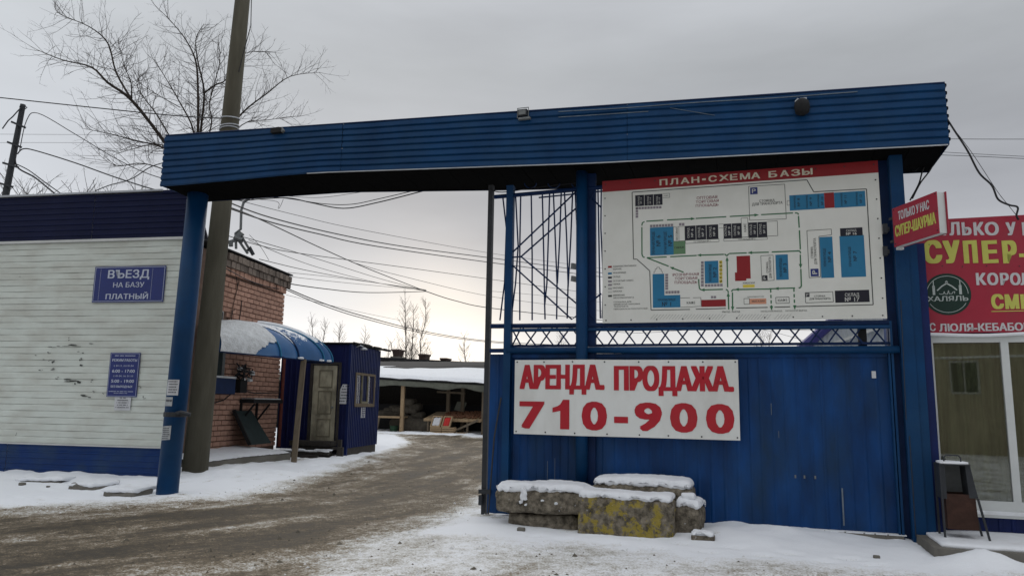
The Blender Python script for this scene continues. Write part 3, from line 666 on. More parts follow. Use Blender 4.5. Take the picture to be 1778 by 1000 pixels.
def notice(label, fr, x0, y0, x1, y1, off, rows=5, m='paper', cat='notice', name='paper_notice', grp='paper notices'):
    u0, z1_ = fr.px(x0, y0, off); u1, z0_ = fr.px(x1, y1, off); z1_ = fr.px((x0+x1)/2, y0, off)[1]; z0_ = fr.px((x0+x1)/2, y1, off)[1]; u0 = fr.px(x0, (y0+y1)/2, off)[0]; u1 = fr.px(x1, (y0+y1)/2, off)[0]
    th_ = Thing(name, label, cat, fr, ((u0+u1)/2, off, z0_), grp)
    b = MB(); nn = 6; v = []
    for i in range(nn+1):
        u = u0+(u1-u0)*i/nn
        for j in range(4): v.append((u, off-.004*math.sin(i*1.3+j), z0_+(z1_-z0_)*j/3))
    b.add(v, [(4*i+k, 4*i+4+k, 4*i+5+k, 4*i+1+k) for i in range(nn) for k in range(3)]); th_.part('sheet', b, M[m])
    b = MB(); h = (z1_-z0_)/(rows+1)
    for i in range(rows):
        ins = (u1-u0)*(.3 if i == 0 else rg.uniform(.08, .2)); zz = z1_-h*(i+.75); scribble(b, u0+ins, u1-ins, zz-h*.28, zz+h*.12, off-.0075, rg)
    th_.part('print', b, M['ink'], kind='stuff'); return th_
notice('white paper notice taped under the opening hours sign on siding', L, 199, 687, 227, 712, .02)

# ------------------------------------------------------------------ gate portal: posts and the long ribbed beam
def gp(x, y, off=0.0): return G.px(x, y, off)
t = Thing('gate_portal', 'long blue ribbed beam carried by round left post and boxed right column', 'gateway', G, (5.5, 0, 0))
def by0(s_): return -.62+.22*(s_+.15)/12.05        # front face of the beam
BL_, BR_ = -.14, 11.92
def bz(s_, top):
    a = (s_-BL_)/(BR_-BL_)
    if top: return 6.12+(5.72-6.12)*a
    zb = 5.22+(4.90-5.22)*a
    if s_ < 2.9: zb += -.015+.095*(s_/2.9)
    else: zb += .08*(1-min(1, (s_-2.9)/4.5))
    return zb
cuts = [BL_, 3.35, 7.9, BR_]
for k in range(3):
    x0, x1 = cuts[k]+.003, cuts[k+1]-.003; b = MB(); nr = 8; prof = []
    for i in range(nr):
        for q, o in ((0, .002), (.11, -.020), (.18, -.023), (.82, -.012), (.90, .006)): prof.append(((i+q)/nr, o))
    prof.append((1, 0)); v = []; nx = max(4, int((x1-x0)/.2))
    for j in range(nx+1):
        x = x0+(x1-x0)*j/nx; o0 = by0(x); wv = .007*math.sin(x*1.9+k)+.004*math.sin(x*5.3)
        for q, o in prof: v.append((x, o0+o*.9+wv, bz(x, 0)+(bz(x, 1)-bz(x, 0))*q))
    kk = len(prof); b.add(v, [(j*kk+i, (j+1)*kk+i, (j+1)*kk+i+1, j*kk+i+1) for j in range(nx) for i in range(kk-1)])
    t.part('cladding_sheet', b, M['blue'])
DEP = .62
# end sheets, top sheet, soffit
b = MB(); b.hexa([(BL_, by0(BL_)+.004, 5.215), (BL_+.02, by0(BL_)+.004, 5.215), (BL_+.02, DEP-.3, 5.2), (BL_, DEP-.3, 5.2), (BL_, by0(BL_)+.004, 6.12), (BL_+.02, by0(BL_)+.004, 6.12), (BL_+.02, DEP-.3, 6.1), (BL_, DEP-.3, 6.1)])
t.part('end_sheet', b, M['blue'])
b = MB(); prof = []
nr = 8
for i in range(nr):
    for q, o in ((0, 0), (.5, 0), (.6, .02), (.9, .02)): prof.append(((i+q)/nr, o))
prof.append((1, 0)); v = []
for (yy) in (by0(BR_)+.004, DEP):
    for q, o in prof: v.append((BR_+o, yy, 4.905+(5.72-4.905)*q))
kk = len(prof); b.add(v, [(i, kk+i, kk+i+1, i+1) for i in range(kk-1)]); t.part('end_sheet', b, M['bluedark'])
b = MB(); nx = 30
for i in range(nx):
    x0 = BL_+.02+(BR_-BL_-.04)*i/nx; x1 = BL_+.02+(BR_-BL_-.04)*(i+1)/nx
    o0, o1 = by0(x0)+.03, by0(x1)+.03; d0 = (.28+.34*min(1, x0/6)); d1 = (.28+.34*min(1, x1/6))
    zt0, zt1 = bz(x0, 1)-.005, bz(x1, 1)-.005
    b.add([(x0, o0-.02, zt0), (x1, o1-.02, zt1), (x1, d1, zt1-.03), (x0, d0, zt0-.03)], [(0, 1, 2, 3)])
t.part('top_sheet', b, M['black'])
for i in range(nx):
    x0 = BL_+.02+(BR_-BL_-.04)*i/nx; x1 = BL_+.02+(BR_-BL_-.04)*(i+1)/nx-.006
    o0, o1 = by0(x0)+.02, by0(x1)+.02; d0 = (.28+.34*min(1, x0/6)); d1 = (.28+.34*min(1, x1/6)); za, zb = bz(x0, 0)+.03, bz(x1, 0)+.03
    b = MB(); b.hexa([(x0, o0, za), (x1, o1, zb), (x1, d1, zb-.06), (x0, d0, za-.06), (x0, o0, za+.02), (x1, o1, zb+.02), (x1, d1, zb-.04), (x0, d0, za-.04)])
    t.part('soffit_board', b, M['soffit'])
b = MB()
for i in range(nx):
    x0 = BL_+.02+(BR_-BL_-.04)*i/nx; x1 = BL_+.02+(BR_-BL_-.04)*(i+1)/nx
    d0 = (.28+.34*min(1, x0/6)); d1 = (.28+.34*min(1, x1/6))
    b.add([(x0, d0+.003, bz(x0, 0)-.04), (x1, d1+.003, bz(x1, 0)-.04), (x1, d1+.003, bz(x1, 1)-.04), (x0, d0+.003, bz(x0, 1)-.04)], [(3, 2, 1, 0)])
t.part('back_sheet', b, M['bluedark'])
b = MB()
b.tube([(x, by0(x)-.022, bz(x, 0)-.004) for x in np.linspace(2.75, 11.9, 24)], .009, 5); t.part('drip_edge', b, M['zinc'])
b = MB(); b.tube([(x, by0(x)+.0, bz(x, 1)+.006) for x in np.linspace(BL_, BR_, 16)], .012, 5); t.part('ridge_edge', b, M['bluedark'])
b = MB(); b.tube([(x, by0(x)-.028, bz(x, 1)-.055+.005*math.sin(x*3)) for x in np.linspace(6.9, 10.9, 14)], .006, 5); b.tube([(x, by0(x)-.026, bz(x, 1)-.135) for x in np.linspace(6.9, 8.2, 6)], .006, 5); b.tube([(x, by0(x)-.02, bz(x, 1)-.15-(x-8.7)*.25) for x in (8.5, 8.8, 9.1)], .004, 4)
t.part('snow_line', b, M['zincdull'], label='thin pale line of frost along the upper rib')
# left round post, leaning a little
pb = np.array([G.px(290, 856, -.02)[0], -.02, 0.0]); ptop = np.array([gp(341, 340, -.1)[0], -.1, 5.22])
b = MB(); b.tube([(pb[0], -.02, -.1), (ptop[0], -.06, 5.25)], .175, 24); t.part('post', b, M['blue'], smooth=True)
def onpost(z): f = (z+.1)/5.35; return pb[0]+(ptop[0]-pb[0])*f, -.02-.04*f
PL_POST = t
# notices on the post (curved round it)
def postpaper(label, z0, z1, a0, a1, rows, m='paper', skew=0):
    th_ = Thing('paper_notice', label, 'notice', G, (*onpost(z0), z0), 'paper notices'); b = MB(); v = []; nn = 8
    for i in range(nn+1):
        a = R(a0+(a1-a0)*i/nn)
        for j in range(2):
            z = (z0, z1)[j]+skew*i/nn; x_, y_ = onpost(z); v.append((x_+.179*math.cos(a), y_+.179*math.sin(a), z))
    b.add(v, [(2*i, 2*i+2, 2*i+3, 2*i+1) for i in range(nn)]); th_.part('sheet', b, M[m])
    if rows:
        b = MB()
        for r_ in range(rows):
            z = z1-(z1-z0)*(r_+.9)/(rows+.8); i0 = rg.uniform(.1, .25); aa = a0+(a1-a0)*i0
            while aa < a1-(a1-a0)*.15:
                da = rg.uniform(2.5, 6); h = (z1-z0)/(rows+1)*.42; P_ = []
                for A_, zz in ((aa, z), (aa+da, z), (aa+da, z+h), (aa, z+h)):
                    x_, y_ = onpost(zz); P_.append((x_+.182*math.cos(R(A_)), y_+.182*math.sin(R(A_)), zz))
                b.add(P_, [(0, 1, 2, 3)]); aa += da*1.5
        th_.part('print', b, M['ink'], kind='stuff')
zp = lambda y: 1.6+(691.5-y)/FPX*13.0
postpaper('upper white paper notice with lines of print taped round the blue round post', zp(686), zp(660), -118, -45, 5)
postpaper('blank faded scrap of paper below the printed notice on the post', zp(704), zp(689), -122, -70, 1, 'paperold')
postpaper('torn yellowed notice held with tape lowest on the blue round post', zp(761), zp(738), -128, -62, 6, 'paperold', .02)
b = MB(); x_, y_ = onpost(zp(718)); b.tube([(x_+.1, y_-.1, zp(716)), (x_+.22, y_-.14, zp(714)), (x_+.36, y_-.05, zp(718))], .035, 7); b.lathe([(.184, 0), (.188, .01), (.188, .07), (.182, .08)], 18, (x_, y_, zp(722)))
t.part('hinge_band', b, M['darkmetal'])
# right column: rear post and boxed front
zt = 5.0
sA, sB = gp(1533, 400)[0], gp(1552, 400)[0]
b = MB().box(sA, sB, .10, .22, 2.4, zt); t.part('post', b, M['bluedark'])
c0, c1, c2, c3 = gp(1556, 620)[0], gp(1573, 620)[0], gp(1589, 620)[0], gp(1598, 620)[0]
c0, c1 = gp(1556, 500, -.06)[0]+.01, gp(1556, 500, -.06)[0]+.14
b = MB().box(c0, c0+.155, -.08, .12, .02, zt+.02); t.part('column', b, M['blue'])
b = MB().box(c0+.158, c0+.26, -.06, .12, -.02, 3.9); t.part('column', b, M['blue'])
b = MB(); b.bar((c0+.005, -.084, 1.5), (c0+.03, -.084, 3.0), .008, .006); b.bar((c0+.03, -.084, .1), (c0+.03, -.084, 1.3), .008, .006)
t.part('seam', b, M['darkmetal'])
COLX = c0

# ------------------------------------------------------------------ gate leaf with bars, lattice and sheets
g_ = Thing('metal_gate', 'closed blue sheet metal gate with bent bars and lattice above between posts', 'gate', G, (8.6, 0, 0))
p2 = gp(876, 600)[0], gp(888, 600)[0]; p3 = gp(1003, 600)[0], gp(1022, 600)[0]
zr1, zr2 = 2.745, 2.395
b = MB().box(p2[0], p2[1], -.05, .05, .05, 4.93); g_.part('post', b, M['blue'])
p3c = (p3[0]+p3[1])/2; b = MB(); b.tube([(p3c, -.07, .0), (p3c-.01, -.07, 5.1)], .085, 18); g_.part('post', b, M['blue'], smooth=True)
b = MB().box(p3[1]-.02, p3[1]+.10, .0, .08, .3, 5.1); g_.part('post_backing', b, M['bluedark'])
GR = gp(1546, 600)[0]; GL = gp(852, 563)[0]
b = MB(); b.tube([(GL, .02, zr1+.02), (GR, .02, zr1-.02)], .036, 8); g_.part('rail', b, M['bluedark'])
b = MB(); b.tube([(p2[0]+.05, -.01, zr1-.05), (GR, -.01, zr1-.075)], .025, 8); g_.part('rail', b, M['blue'])
b = MB(); b.tube([(p2[0]+.05, -.02, zr2), (GR+.1, -.02, zr2-.02)], .05, 10); g_.part('rail', b, M['blue'], smooth=True)
b = MB().box(gp(850, 600)[0], p2[0], .0, .05, zr2-.03, zr2+.03); b.box(p2[1], GR, .02, .06, zr2+.05, zr2+.085); g_.part('rail', b, M['bluedark'])
zt0 = gp(905, 335)[1]; b = MB(); b.tube([(gp(858, 341)[0], .02, zt0-.03), (gp(1046, 322)[0], .02, zt0+.0)], .033, 8); b.tube([(gp(935, 336)[0], .02, zt0-.09), (gp(1046, 322)[0], .02, zt0-.06)], .012, 6); g_.part('rail', b, M['bluedark'])
# bent bars (crop of the photograph x3.125 from 820,300)
bars = [[(165,125),(185,300),(175,600),(150,800)], [(235,118),(249,400),(235,600),(210,800)], [(263,118),(258,400),(258,800)], [(320,112),(325,450),(325,800)],
 [(380,110),(388,450),(393,720),(395,795)], [(420,105),(413,350),(405,600),(393,720)], [(440,103),(450,350),(460,600),(458,795)], [(483,100),(475,350),(462,600)],
 [(500,98),(512,350),(520,600),(515,790)], [(545,98),(535,350),(520,620)], [(558,98),(568,300),(575,400)], [(660,95),(655,300),(645,500),(640,700)], [(682,92),(688,400),(695,790)],
 [(700,92),(698,300),(712,600),(705,790)]]
diag = [[(205,445),(575,92)], [(205,460),(265,455),(578,180)], [(205,490),(540,795),(580,765)], [(265,455),(590,730)], [(640,130),(700,190)], [(640,145),(668,92)], [(640,705),(700,655)], [(640,770),(665,798)]]
def cpt(p, off=0.0): s_, z = gp(820+p[0]/3.125, 300+p[1]/3.125, off); return (s_, off, z)
for q in bars:
    b = MB(); b.tube([cpt(p, .02) for p in q], .012, 6); g_.part('bar', b, M['bluedark'])
for q in diag:
    b = MB(); b.tube([cpt(p, .0) for p in q], .013, 6); g_.part('brace', b, M['bluedark'])
for cx_ in (316, 443, 572, 690):
    b = MB(); b.tube([cpt((cx_+32*math.cos(a), 58+26*math.sin(a)), .02) for a in np.linspace(.0, math.pi, 9)], .009, 5); g_.part('scroll', b, M['bluedark'])
# the lower lattice band
zb_, zt_ = zr2+.06, zr1-.02; s0 = p2[1]; rg2 = random.Random(9); k = 0
x = s0-.05
while x < GR-.05:
    for dx, s1 in ((.21, 1), (.19, -1)):
        a = x+rg2.uniform(-.02, .02)+(0 if s1 > 0 else .20); c = a+dx*s1+rg2.uniform(-.015, .015)
        a = min(max(a, s0), GR); c = min(max(c, s0), GR)
        b = MB(); b.bar((a, .0 if s1 > 0 else .02, zt_), (c, .0 if s1 > 0 else .02, zb_), .020, .014); g_.part('lattice_bar', b, M['bluedark'])
    x += .245
    k += 1
b = MB(); xq, zq0 = gp(1500, 600)[0], zr2; b.box(xq-.05, xq+.05, .08, .16, .3, 2.72); g_.part('stanchion', b, M['black'])
# vertical ribbed sheets
sc = [gp(850, 700, .05)[0], gp(882, 700, .05)[0], p3c, gp(1170, 700)[0], gp(1304, 700)[0], gp(1430, 700)[0], GR]
for k in range(6):
    y = .055+(k % 2)*.006+(k == 0)*.02; b = MB(); ribV(b, sc[k]-.012, sc[k+1]+.012, .03 if k < 4 else .10, zr2-.05+.01*(k % 2), .165 if k != 1 else .12, .008, y, .72)
    b.box(sc[k+1]-.022, sc[k+1]-.004, y-.012, y-.004, .1, zr2-.06)
    g_.part('gate_sheet', b, M['bluegate'])
b = MB().box(gp(1432, 930)[0], GR+.02, -.03, .05, .035, .085); g_.part('bottom_rail', b, M['concrete'], label='corroded bottom rail with flaking blue paint')
x = gp(1440, 920)[0]
for k in range(5): x1 = x+rg.uniform(.1, .2); g_.part('snow', MB().box(x, x1, -.033, .045, .086, .098), M['snow']); x = x1+.02
b = MB().box(GR-.035, GR-.012, -.02, .06, .05, zr2-.05); b.box(GR+.0, GR+.028, -.02, .05, .02, zr2+.35); g_.part('frame_stile', b, M['blue']); b = MB(); b.box(GR+.03, COLX+.01, .06, .10, .0, zr2+.05); g_.part('filler_sheet', b, M['bluedark'])
b = MB().box(sc[1], GR-.04, .02, .055, zr2-.11, zr2-.055); g_.part('frame_header', b, M['bluegate'])
u, z = gp(1518, 650); b = MB().box(u-.025, u+.025, .036, .04, z-.045, z+.045); g_.part('sticker', b, M['paper'])
# pale run of paint
b = MB()
for (x0, y0, x1, y1, w_) in ((1461, 847, 1464, 912, .018), (1012, 852, 1012, 822, 0), (1339, 720, 1339, 700, .008), (1352, 760, 1353, 748, .007), (950, 800, 950, 835, .006), (963, 795, 963, 833, .005)):
    if w_: a, c = gp(x0, y0, .03), gp(x1, y1, .03); b.box(a[0], a[0]+w_, .037, .0385, min(a[1], c[1]), max(a[1], c[1]))
g_.part('scratch', b, M['zincdull'])
b = MB(); uu, zz = gp(1395, 778, .0); 
for dx in (0, .11, .24): b.box(uu-.12+dx, uu-.1+dx, .037, .04, .72, .76)
g_.part('bracket', b, M['steel'])
# tall dark jamb pole at the free end of the gate with its drop rod
g2 = Thing('jamb_pole', 'tall thin near black steel pole at the free edge of the gate opening', 'pole', G, (5.68, .12, 0))
u0 = gp(848, 600, .12)[0]; b = MB(); b.box(u0-.045, u0+.03, .08, .16, .0, 5.0); g2.part('shaft', b, M['darkmetal'])
b = MB(); b.box(u0-.07, u0+.11, .02, .09, .30, .36); b.box(u0-.06, u0-.01, .0, .06, .14, .28); g2.part('bracket', b, M['darkmetal'])
b = MB(); b.tube([(*gp(870, 690, -.06)[:1], -.06, gp(870, 690, -.06)[1]), (gp(858, 760, -.06)[0], -.06, gp(858, 760, -.06)[1]), (gp(848, 884, -.06)[0], -.06, .03)], .012, 6); g2.part('drop_rod', b, M['darkmetal'])

# small cameras behind post 3
for i, (y0_, lab) in enumerate(((462, 'upper small grey security camera on the back of the middle gate post'), (484, 'lower small grey security camera on the back of the middle gate post'))):
    c = Thing('security_camera', lab, 'camera', G, (gp(1000, y0_)[0], .1, gp(1000, y0_)[1]), 'cameras on the gate post'); u, z = gp(999, y0_, .1)
    b = MB(); b.hexa([(u-.05, .0, z-.05), (u+.03, .0, z-.07), (u+.03, .1, z-.05), (u-.05, .1, z-.03), (u-.04, .0, z+.03), (u+.04, .0, z+.01), (u+.04, .1, z+.03), (u-.04, .1, z+.05)]); c.part('housing', b, M['steel'])
    b = MB(); b.tube([(u+.02, .06, z+.04), (u+.04, .06, z+.09), (u+.1, .06, z+.09)], .008, 5); c.part('bracket', b, M['darkmetal'])

# ------------------------------------------------------------------ big rental board
x0, x1, z0, z1 = 6.02, 9.29, 1.175, 2.275; yb_ = -.175
x0 = gp(890.5, 690, yb_)[0]; x1 = gp(1283, 690, yb_)[0]; z0 = gp(1090, 759, yb_)[1]; z1 = gp(1090, 624, yb_)[1]
s_ = board('rental_board', 'long white board with big red Cyrillic words over red digits on blue gate', 'sign', G, x0, x1, z0, z1, yb_, M['board'], bend=lambda x: .075-.075*math.exp(-((x-p3c)/.45)**2))
bend2 = lambda x: .075-.075*math.exp(-((x-p3c)/.45)**2)
b = MB()
for body, q, bo in (('АРЕНДА.', (175, 182, 548, 289), .05), ('ПРОДАЖА.', (587, 187, 1110, 296), .05)):
    n0 = len(b.v); tpx(b, G, body, *q, yb_, bo, 0, 830, 560, 2.5)
X_ = [G.px(830+a_/2.5, 560+398/2.5, yb_)[0] for a_ in (320, 396)]; Zq = [G.px(830+358/2.5, 560+a_/2.5, yb_)[1] for a_ in (462, 334)]
wq, hq = X_[1]-X_[0], Zq[1]-Zq[0]
b.add([(X_[0]+wq*u, yb_-.004, Zq[0]+hq*v) for u, v in ((.46, 0), (1, 0), (1, 1), (.62, 1), (.46, .84), (.46, .62), (.0, .56), (0, .72), (.3, .78))], [(0, 1, 2, 3, 4, 5), (5, 4, 8, 7, 6)])
for body, q in (('7', (173, 334, 285, 459)), ('0', (450, 336, 558, 466)), ('-', (588, 408, 648, 436)), ('9', (676, 340, 796, 470)), ('0', (831, 342, 951, 476)), ('0', (988, 346, 1112, 481))): tpx(b, G, body, *q, yb_, .055, 0, 830, 560, 2.5)
b.v = [(p[0], p[1]+bend2(p[0]), p[2]) for p in b.v]; letters(s_, b, M['red'])
for i in range(8):
    for zz in (z0+.035, z1-.03):
        xx = x0+.035+(x1-x0-.07)*i/7+rg.uniform(-.03, .03)*(0 < i < 7); b = MB(); b.lathe([(.011, 0), (.011, .006), (.004, .010)], 8); b.v = [(p[0]+xx, yb_+bend2(xx)-p[2], zz+p[1]) for p in b.v]; s_.part('bolt', b, M['darkmetal'])

# ------------------------------------------------------------------ site map board
mx0, mx1, mz0, mz1, my = gp(1046, 430, -.045)[0], gp(1532, 430, -.045)[0], gp(1290, 557, -.045)[1], gp(1285, 297, -.045)[1], -.045
mx1 = (gp(1523, 290, my)[0]+gp(1542, 552, my)[0])/2
t = Thing('site_map_board', 'large site plan board with red title band, blue and black blocks under the beam', 'sign', G, ((mx0+mx1)/2, my, mz0))
t.part('panel', MB().box(mx0, mx1, my, my+.02, mz0, mz1), M['mapboard'])
# homography from the crop (x2.94 from 1040,240) to the unit board
def homog(src, dst):
    A_ = []; B_ = []
    for (x, y), (u, v) in zip(src, dst):
        A_ += [[x, y, 1, 0, 0, 0, -u*x, -u*y], [0, 0, 0, x, y, 1, -v*x, -v*y]]; B_ += [u, v]
    h = np.linalg.solve(np.array(A_, float), np.array(B_, float)); return np.append(h, 1).reshape(3, 3)
Hm = homog([(18, 212), (1425, 118), (1480, 918), (15, 942)], [(0, 1), (1, 1), (1, 0), (0, 0)])
def mp2(x, y):
    q = Hm@np.array([x, y, 1.0]); return mx0+(mx1-mx0)*q[0]/q[2], mz0+(mz1-mz0)*q[1]/q[2]
LAY = {}
def Lb(k): return LAY.setdefault(k, MB())
def mrect(k, x0, y0, x1, y1, lift=1):
    """block by its opposite corners' mid sides in the crop"""
    a, _ = mp2(x0, (y0+y1)/2); c, _ = mp2(x1, (y0+y1)/2); _, t0 = mp2((x0+x1)/2, y0); _, t1 = mp2((x0+x1)/2, y1)
    y = my-.0012*lift; Lb(k).add([(a, y, t1), (c, y, t1), (c, y, t0), (a, y, t0)], [(0, 1, 2, 3)]); return a, c, t1, t0
def mline(k, pts, wd=.011, lift=1.3, close=False, dash=0):
    P_ = [mp2(*p) for p in pts]
    if close: P_.append(P_[0])
    for (a, c), (e_, f_) in zip(P_[:-1], P_[1:]):
        ln = math.hypot(e_-a, f_-c); ux, uz = (e_-a)/max(ln, 1e-6), (f_-c)/max(ln, 1e-6)
        segs = [(0, ln)] if not dash else [(q, min(q+dash*.62, ln)) for q in np.arange(0, ln, dash)]
        for s0_, s1_ in segs:
            A2 = (a+ux*s0_, c+uz*s0_); B2 = (a+ux*s1_, c+uz*s1_); nx_, nz_ = -uz*wd/2, ux*wd/2; y = my-.0012*lift
            Lb(k).add([(A2[0]-nx_, y, A2[1]-nz_), (B2[0]-nx_, y, B2[1]-nz_), (B2[0]+nx_, y, B2[1]+nz_), (A2[0]+nx_, y, A2[1]+nz_)], [(0, 1, 2, 3)])
def marrow(x0, y0, x1, y1, head=True):
    mline('mapgreen', [(x0, y0), (x1, y1)], .017, 1.5)
    if head:
        a, c = mp2(x1, y1); a0, c0_ = mp2(x0, y0); ln = math.hypot(a-a0, c-c0_); ux, uz = (a-a0)/ln, (c-c0_)/ln; y = my-.0019
        Lb('mapgreen').add([(a+ux*.02, y, c+uz*.02), (a-ux*.04-uz*.022, y, c-uz*.04+ux*.022), (a-ux*.04+uz*.022, y, c-uz*.04-ux*.022)], [(0, 1, 2)])
def mtext(k, body, x0, y0, x1, y1, bold=.015, rot=0, lift=2.2):
    a, _ = mp2(x0, (y0+y1)/2); c, _ = mp2(x1, (y0+y1)/2); _, t0 = mp2((x0+x1)/2, y0); _, t1 = mp2((x0+x1)/2, y1)
    text(Lb(k), body, a, t1, c, t0, my-.0012*lift, bold, rot)
def mdots(x0, y0, x1, y1, n, vert=False):
    for i in range(n):
        f0, f1 = i/n, (i+.84)/n
        if vert: mrect('mapgrey', x0, y0+(y1-y0)*f0, x1, y0+(y1-y0)*f1, 1.2)
        else:
            ya = y0[0]+(y0[1]-y0[0])*f0 if isinstance(y0, tuple) else y0; yb = y1[0]+(y1[1]-y1[0])*f0 if isinstance(y1, tuple) else y1
            mrect('mapgrey', x0+(x1-x0)*f0, ya, x0+(x1-x0)*f1, yb, 1.2)
# title band
tb = mz1-(mz1-mz0)*.085; tb = (mp2(100, 260)[1]+mp2(1300, 190)[1])/2
Lb('red2').add([(mx0, my-.0012, tb), (mx1, my-.0012, tb), (mx1, my-.0012, mz1), (mx0, my-.0012, mz1)], [(0, 1, 2, 3)])
tw0, tw1 = mp2(314, 225)[0], mp2(1097, 172)[0]; th0 = (mz1+tb)/2-(mz1-tb)*.27; th1 = (mz1+tb)/2+(mz1-tb)*.27
LAY['maptitle'] = MB(); wd_ = tw1-tw0
u0_ = tw0
b = LAY['maptitle']
tl = 'ПЛАН-СХЕМА БАЗЫ'; xs_ = [314, 367, 423, 478, 533, 566, 620, 676, 727, 784, None, 873, 931, 988, 1043]; xe_ = [355, 410, 468, 519, 552, 609, 670, 715, 779, 830, None, 917, 977, 1034, 1097]
for ch, a_, e_ in zip(tl, xs_, xe_):
    if a_ is None: continue
    yy = 225-(a_-314)*.068; A_ = mp2(a_, yy)[0]; E_ = mp2(e_, yy)[0]
    if ch == '-': b.box(A_, E_, my-.003, my-.002, (th0+th1)/2-.015, (th0+th1)/2+.012)
    else: text(b, ch, A_, th0, E_, th1, my-.003, .045)
# site boundary
mline('mapline', [(172, 269), (1068, 213), (1103, 274), (1370, 261), (1408, 848), (1015, 857)], .012)
mline('mapline', [(985, 858), (905, 860)], .012); mline('mapline', [(870, 861), (708, 864)], .012); mline('mapline', [(655, 866), (500, 870)], .012); mline('mapline', [(470, 871), (268, 874), (262, 672), (195, 612), (178, 612), (172, 269)], .012)
# stores 13..15
for x0, x1, n_ in ((188, 234, '№ 13'), (236, 281, '№ 14'), (283, 329, '№ 15')):
    mrect('mapblack', x0, 284-(x0-188)*.05, x1, 340-(x0-188)*.05); mtext('mapwhite', 'СКЛАД', x0+14, 291, x0+22, 334, .012, 90); mtext('mapwhite', n_, x0+26, 297, x0+34, 328, .012, 90)
mline('mapline', [(331, 278), (366, 276), (366, 297), (331, 299)], .005); mtext('mapline', 'КАФЕ', 336, 285, 360, 291, .01)
mdots(190, (345, 340), 326, (357, 352), 9); mdots(190, 346, 203, 402, 4, True)
mtext('mapwine', 'ОПТОВАЯ', 505, 291, 611, 306, .012); mtext('mapwine', 'ТОРГОВАЯ', 500, 311, 618, 325, .012); mtext('mapwine', 'ПЛОЩАДЬ', 500, 331, 617, 344, .012)
# parking top
mline('mapline', [(771, 244), (955, 234), (964, 410), (777, 416)], .007, close=True)
mrect('signblue', 779, 249, 817, 284); mtext('mapwhite', 'P', 788, 255, 808, 278, .02)
mtext('mapline', 'СТОЯНКА', 825, 310, 905, 322, .02); mtext('mapline', 'ДЛЯ ТРАНСПОРТА', 789, 324, 945, 338, .02)
# top right blue block 8..12
mrect('mapblue', 980, 286, 1157, 364); mrect('mapblue', 1207, 274, 1365, 352); mrect('mapred', 1157, 278, 1207, 356); mline('mapline', [(968, 318), (982, 317), (982, 340), (968, 341)], .005, close=True)
for cx_, n_ in ((1020, '№ 8'), (1082, '№ 9'), (1140, '№ 10'), (1258, '№ 11'), (1335, '№ 12')):
    yy = 325-(cx_-1020)*.05; mtext('mapblack', n_, cx_, yy-20, cx_+13, yy+22, .012, 90); mtext('mapblack', 'ХРАНИЛИЩЕ', cx_-18, yy-32, cx_-9, yy+34, .005, 90)
# green traffic ring
for q in ((245, 418, 333, 413), (352, 412, 490, 406), (500, 405, 657, 397), (675, 396, 817, 389), (835, 388, 998, 380), (1026, 395, 1030, 455), (1031, 468, 1036, 565)): marrow(*q, q[0] in (352, 675))
mline('mapgreen', [(222, 440), (224, 426), (236, 420)], .017); mline('mapgreen', [(1008, 380), (1022, 381), (1026, 389)], .017)
marrow(222, 590, 222, 448, False); mline('mapgreen', [(223, 590), (228, 601), (236, 603)], .017)
for q in ((1033, 573, 890, 578), (875, 579, 774, 581), (762, 582, 672, 585), (645, 589, 513, 593), (505, 594, 368, 600), (350, 601, 247, 605)): marrow(*q, q[0] in (645, 875))
mline('mapgreen', [(648, 587), (660, 597), (670, 586)], .017); mline('mapgreen', [(1020, 572), (1034, 575), (1038, 585)], .017)
marrow(437, 680, 372, 655); marrow(360, 649, 250, 606, False)
marrow(1036, 592, 1038, 655); marrow(1039, 665, 1042, 750, False); mline('mapgreen', [(1043, 748), (1038, 760), (1028, 762)], .017)
marrow(1010, 762, 910, 765); mline('mapgreen', [(910, 765), (878, 766)], .017); mline('mapgreen', [(868, 767), (690, 770), (684, 780)], .017); marrow(880, 767, 706, 769)
mline('mapgreen', [(885, 768), (889, 868)], .017, dash=.075); mline('mapgreen', [(1004, 764), (1008, 862)], .017, dash=.075); marrow(889, 850, 890, 870); marrow(1008, 850, 1009, 866)
marrow(664, 758, 661, 608); marrow(689, 784, 690, 872); marrow(670, 872, 667, 790); mline('mapgreen', [(655, 768), (665, 774), (668, 786)], .017); marrow(640, 768, 530, 771); mline('mapgreen', [(530, 771), (519, 765), (516, 740), (515, 715)], .017, dash=.11)
# middle row
mrect('mapblue', 264, 448, 385, 592); mrect('garage', 385, 520, 447, 587); mtext('mapblack', 'ГАРАЖ', 391, 548, 440, 558, .01)
mline('mapline', [(385, 447), (413, 446), (414, 520), (386, 521)], .005, close=True); mtext('mapline', 'ВЕСОВАЯ', 397, 452, 408, 515, .012, 90); mline('mapline', [(413, 446), (443, 444), (445, 518), (414, 520)], .005)
mdots(264, (436, 431), 386, (449, 443), 8); mdots(414, 428, 444, 441, 2)
for cx_, n_ in ((296, '№ 6'), (357, '№ 5')): mtext('mapblack', n_, cx_, 490, cx_+22, 545, .012, 90); mtext('mapblack', 'ХРАНИЛИЩЕ', cx_-22, 470, cx_-7, 588, .008, 90)
for x0, x1, n_ in ((445, 500, '№ 6'), (502, 553, '№ 7'), (555, 616, '№ 8'), (643, 684, '№ 9'), (686, 737, '№ 10'), (771, 816, '№ 11'), (818, 866, '№ 12')):
    dy = -(x0-445)*.047; mrect('mapblack', x0, 442+dy, x1, 516+dy*.7); mtext('mapwhite', 'СКЛАД', (x0+x1)/2-16, 453+dy, (x0+x1)/2-5, 505+dy, .012, 90); mtext('mapwhite', n_, (x0+x1)/2+3, 458+dy, (x0+x1)/2+15, 500+dy, .02, 90)
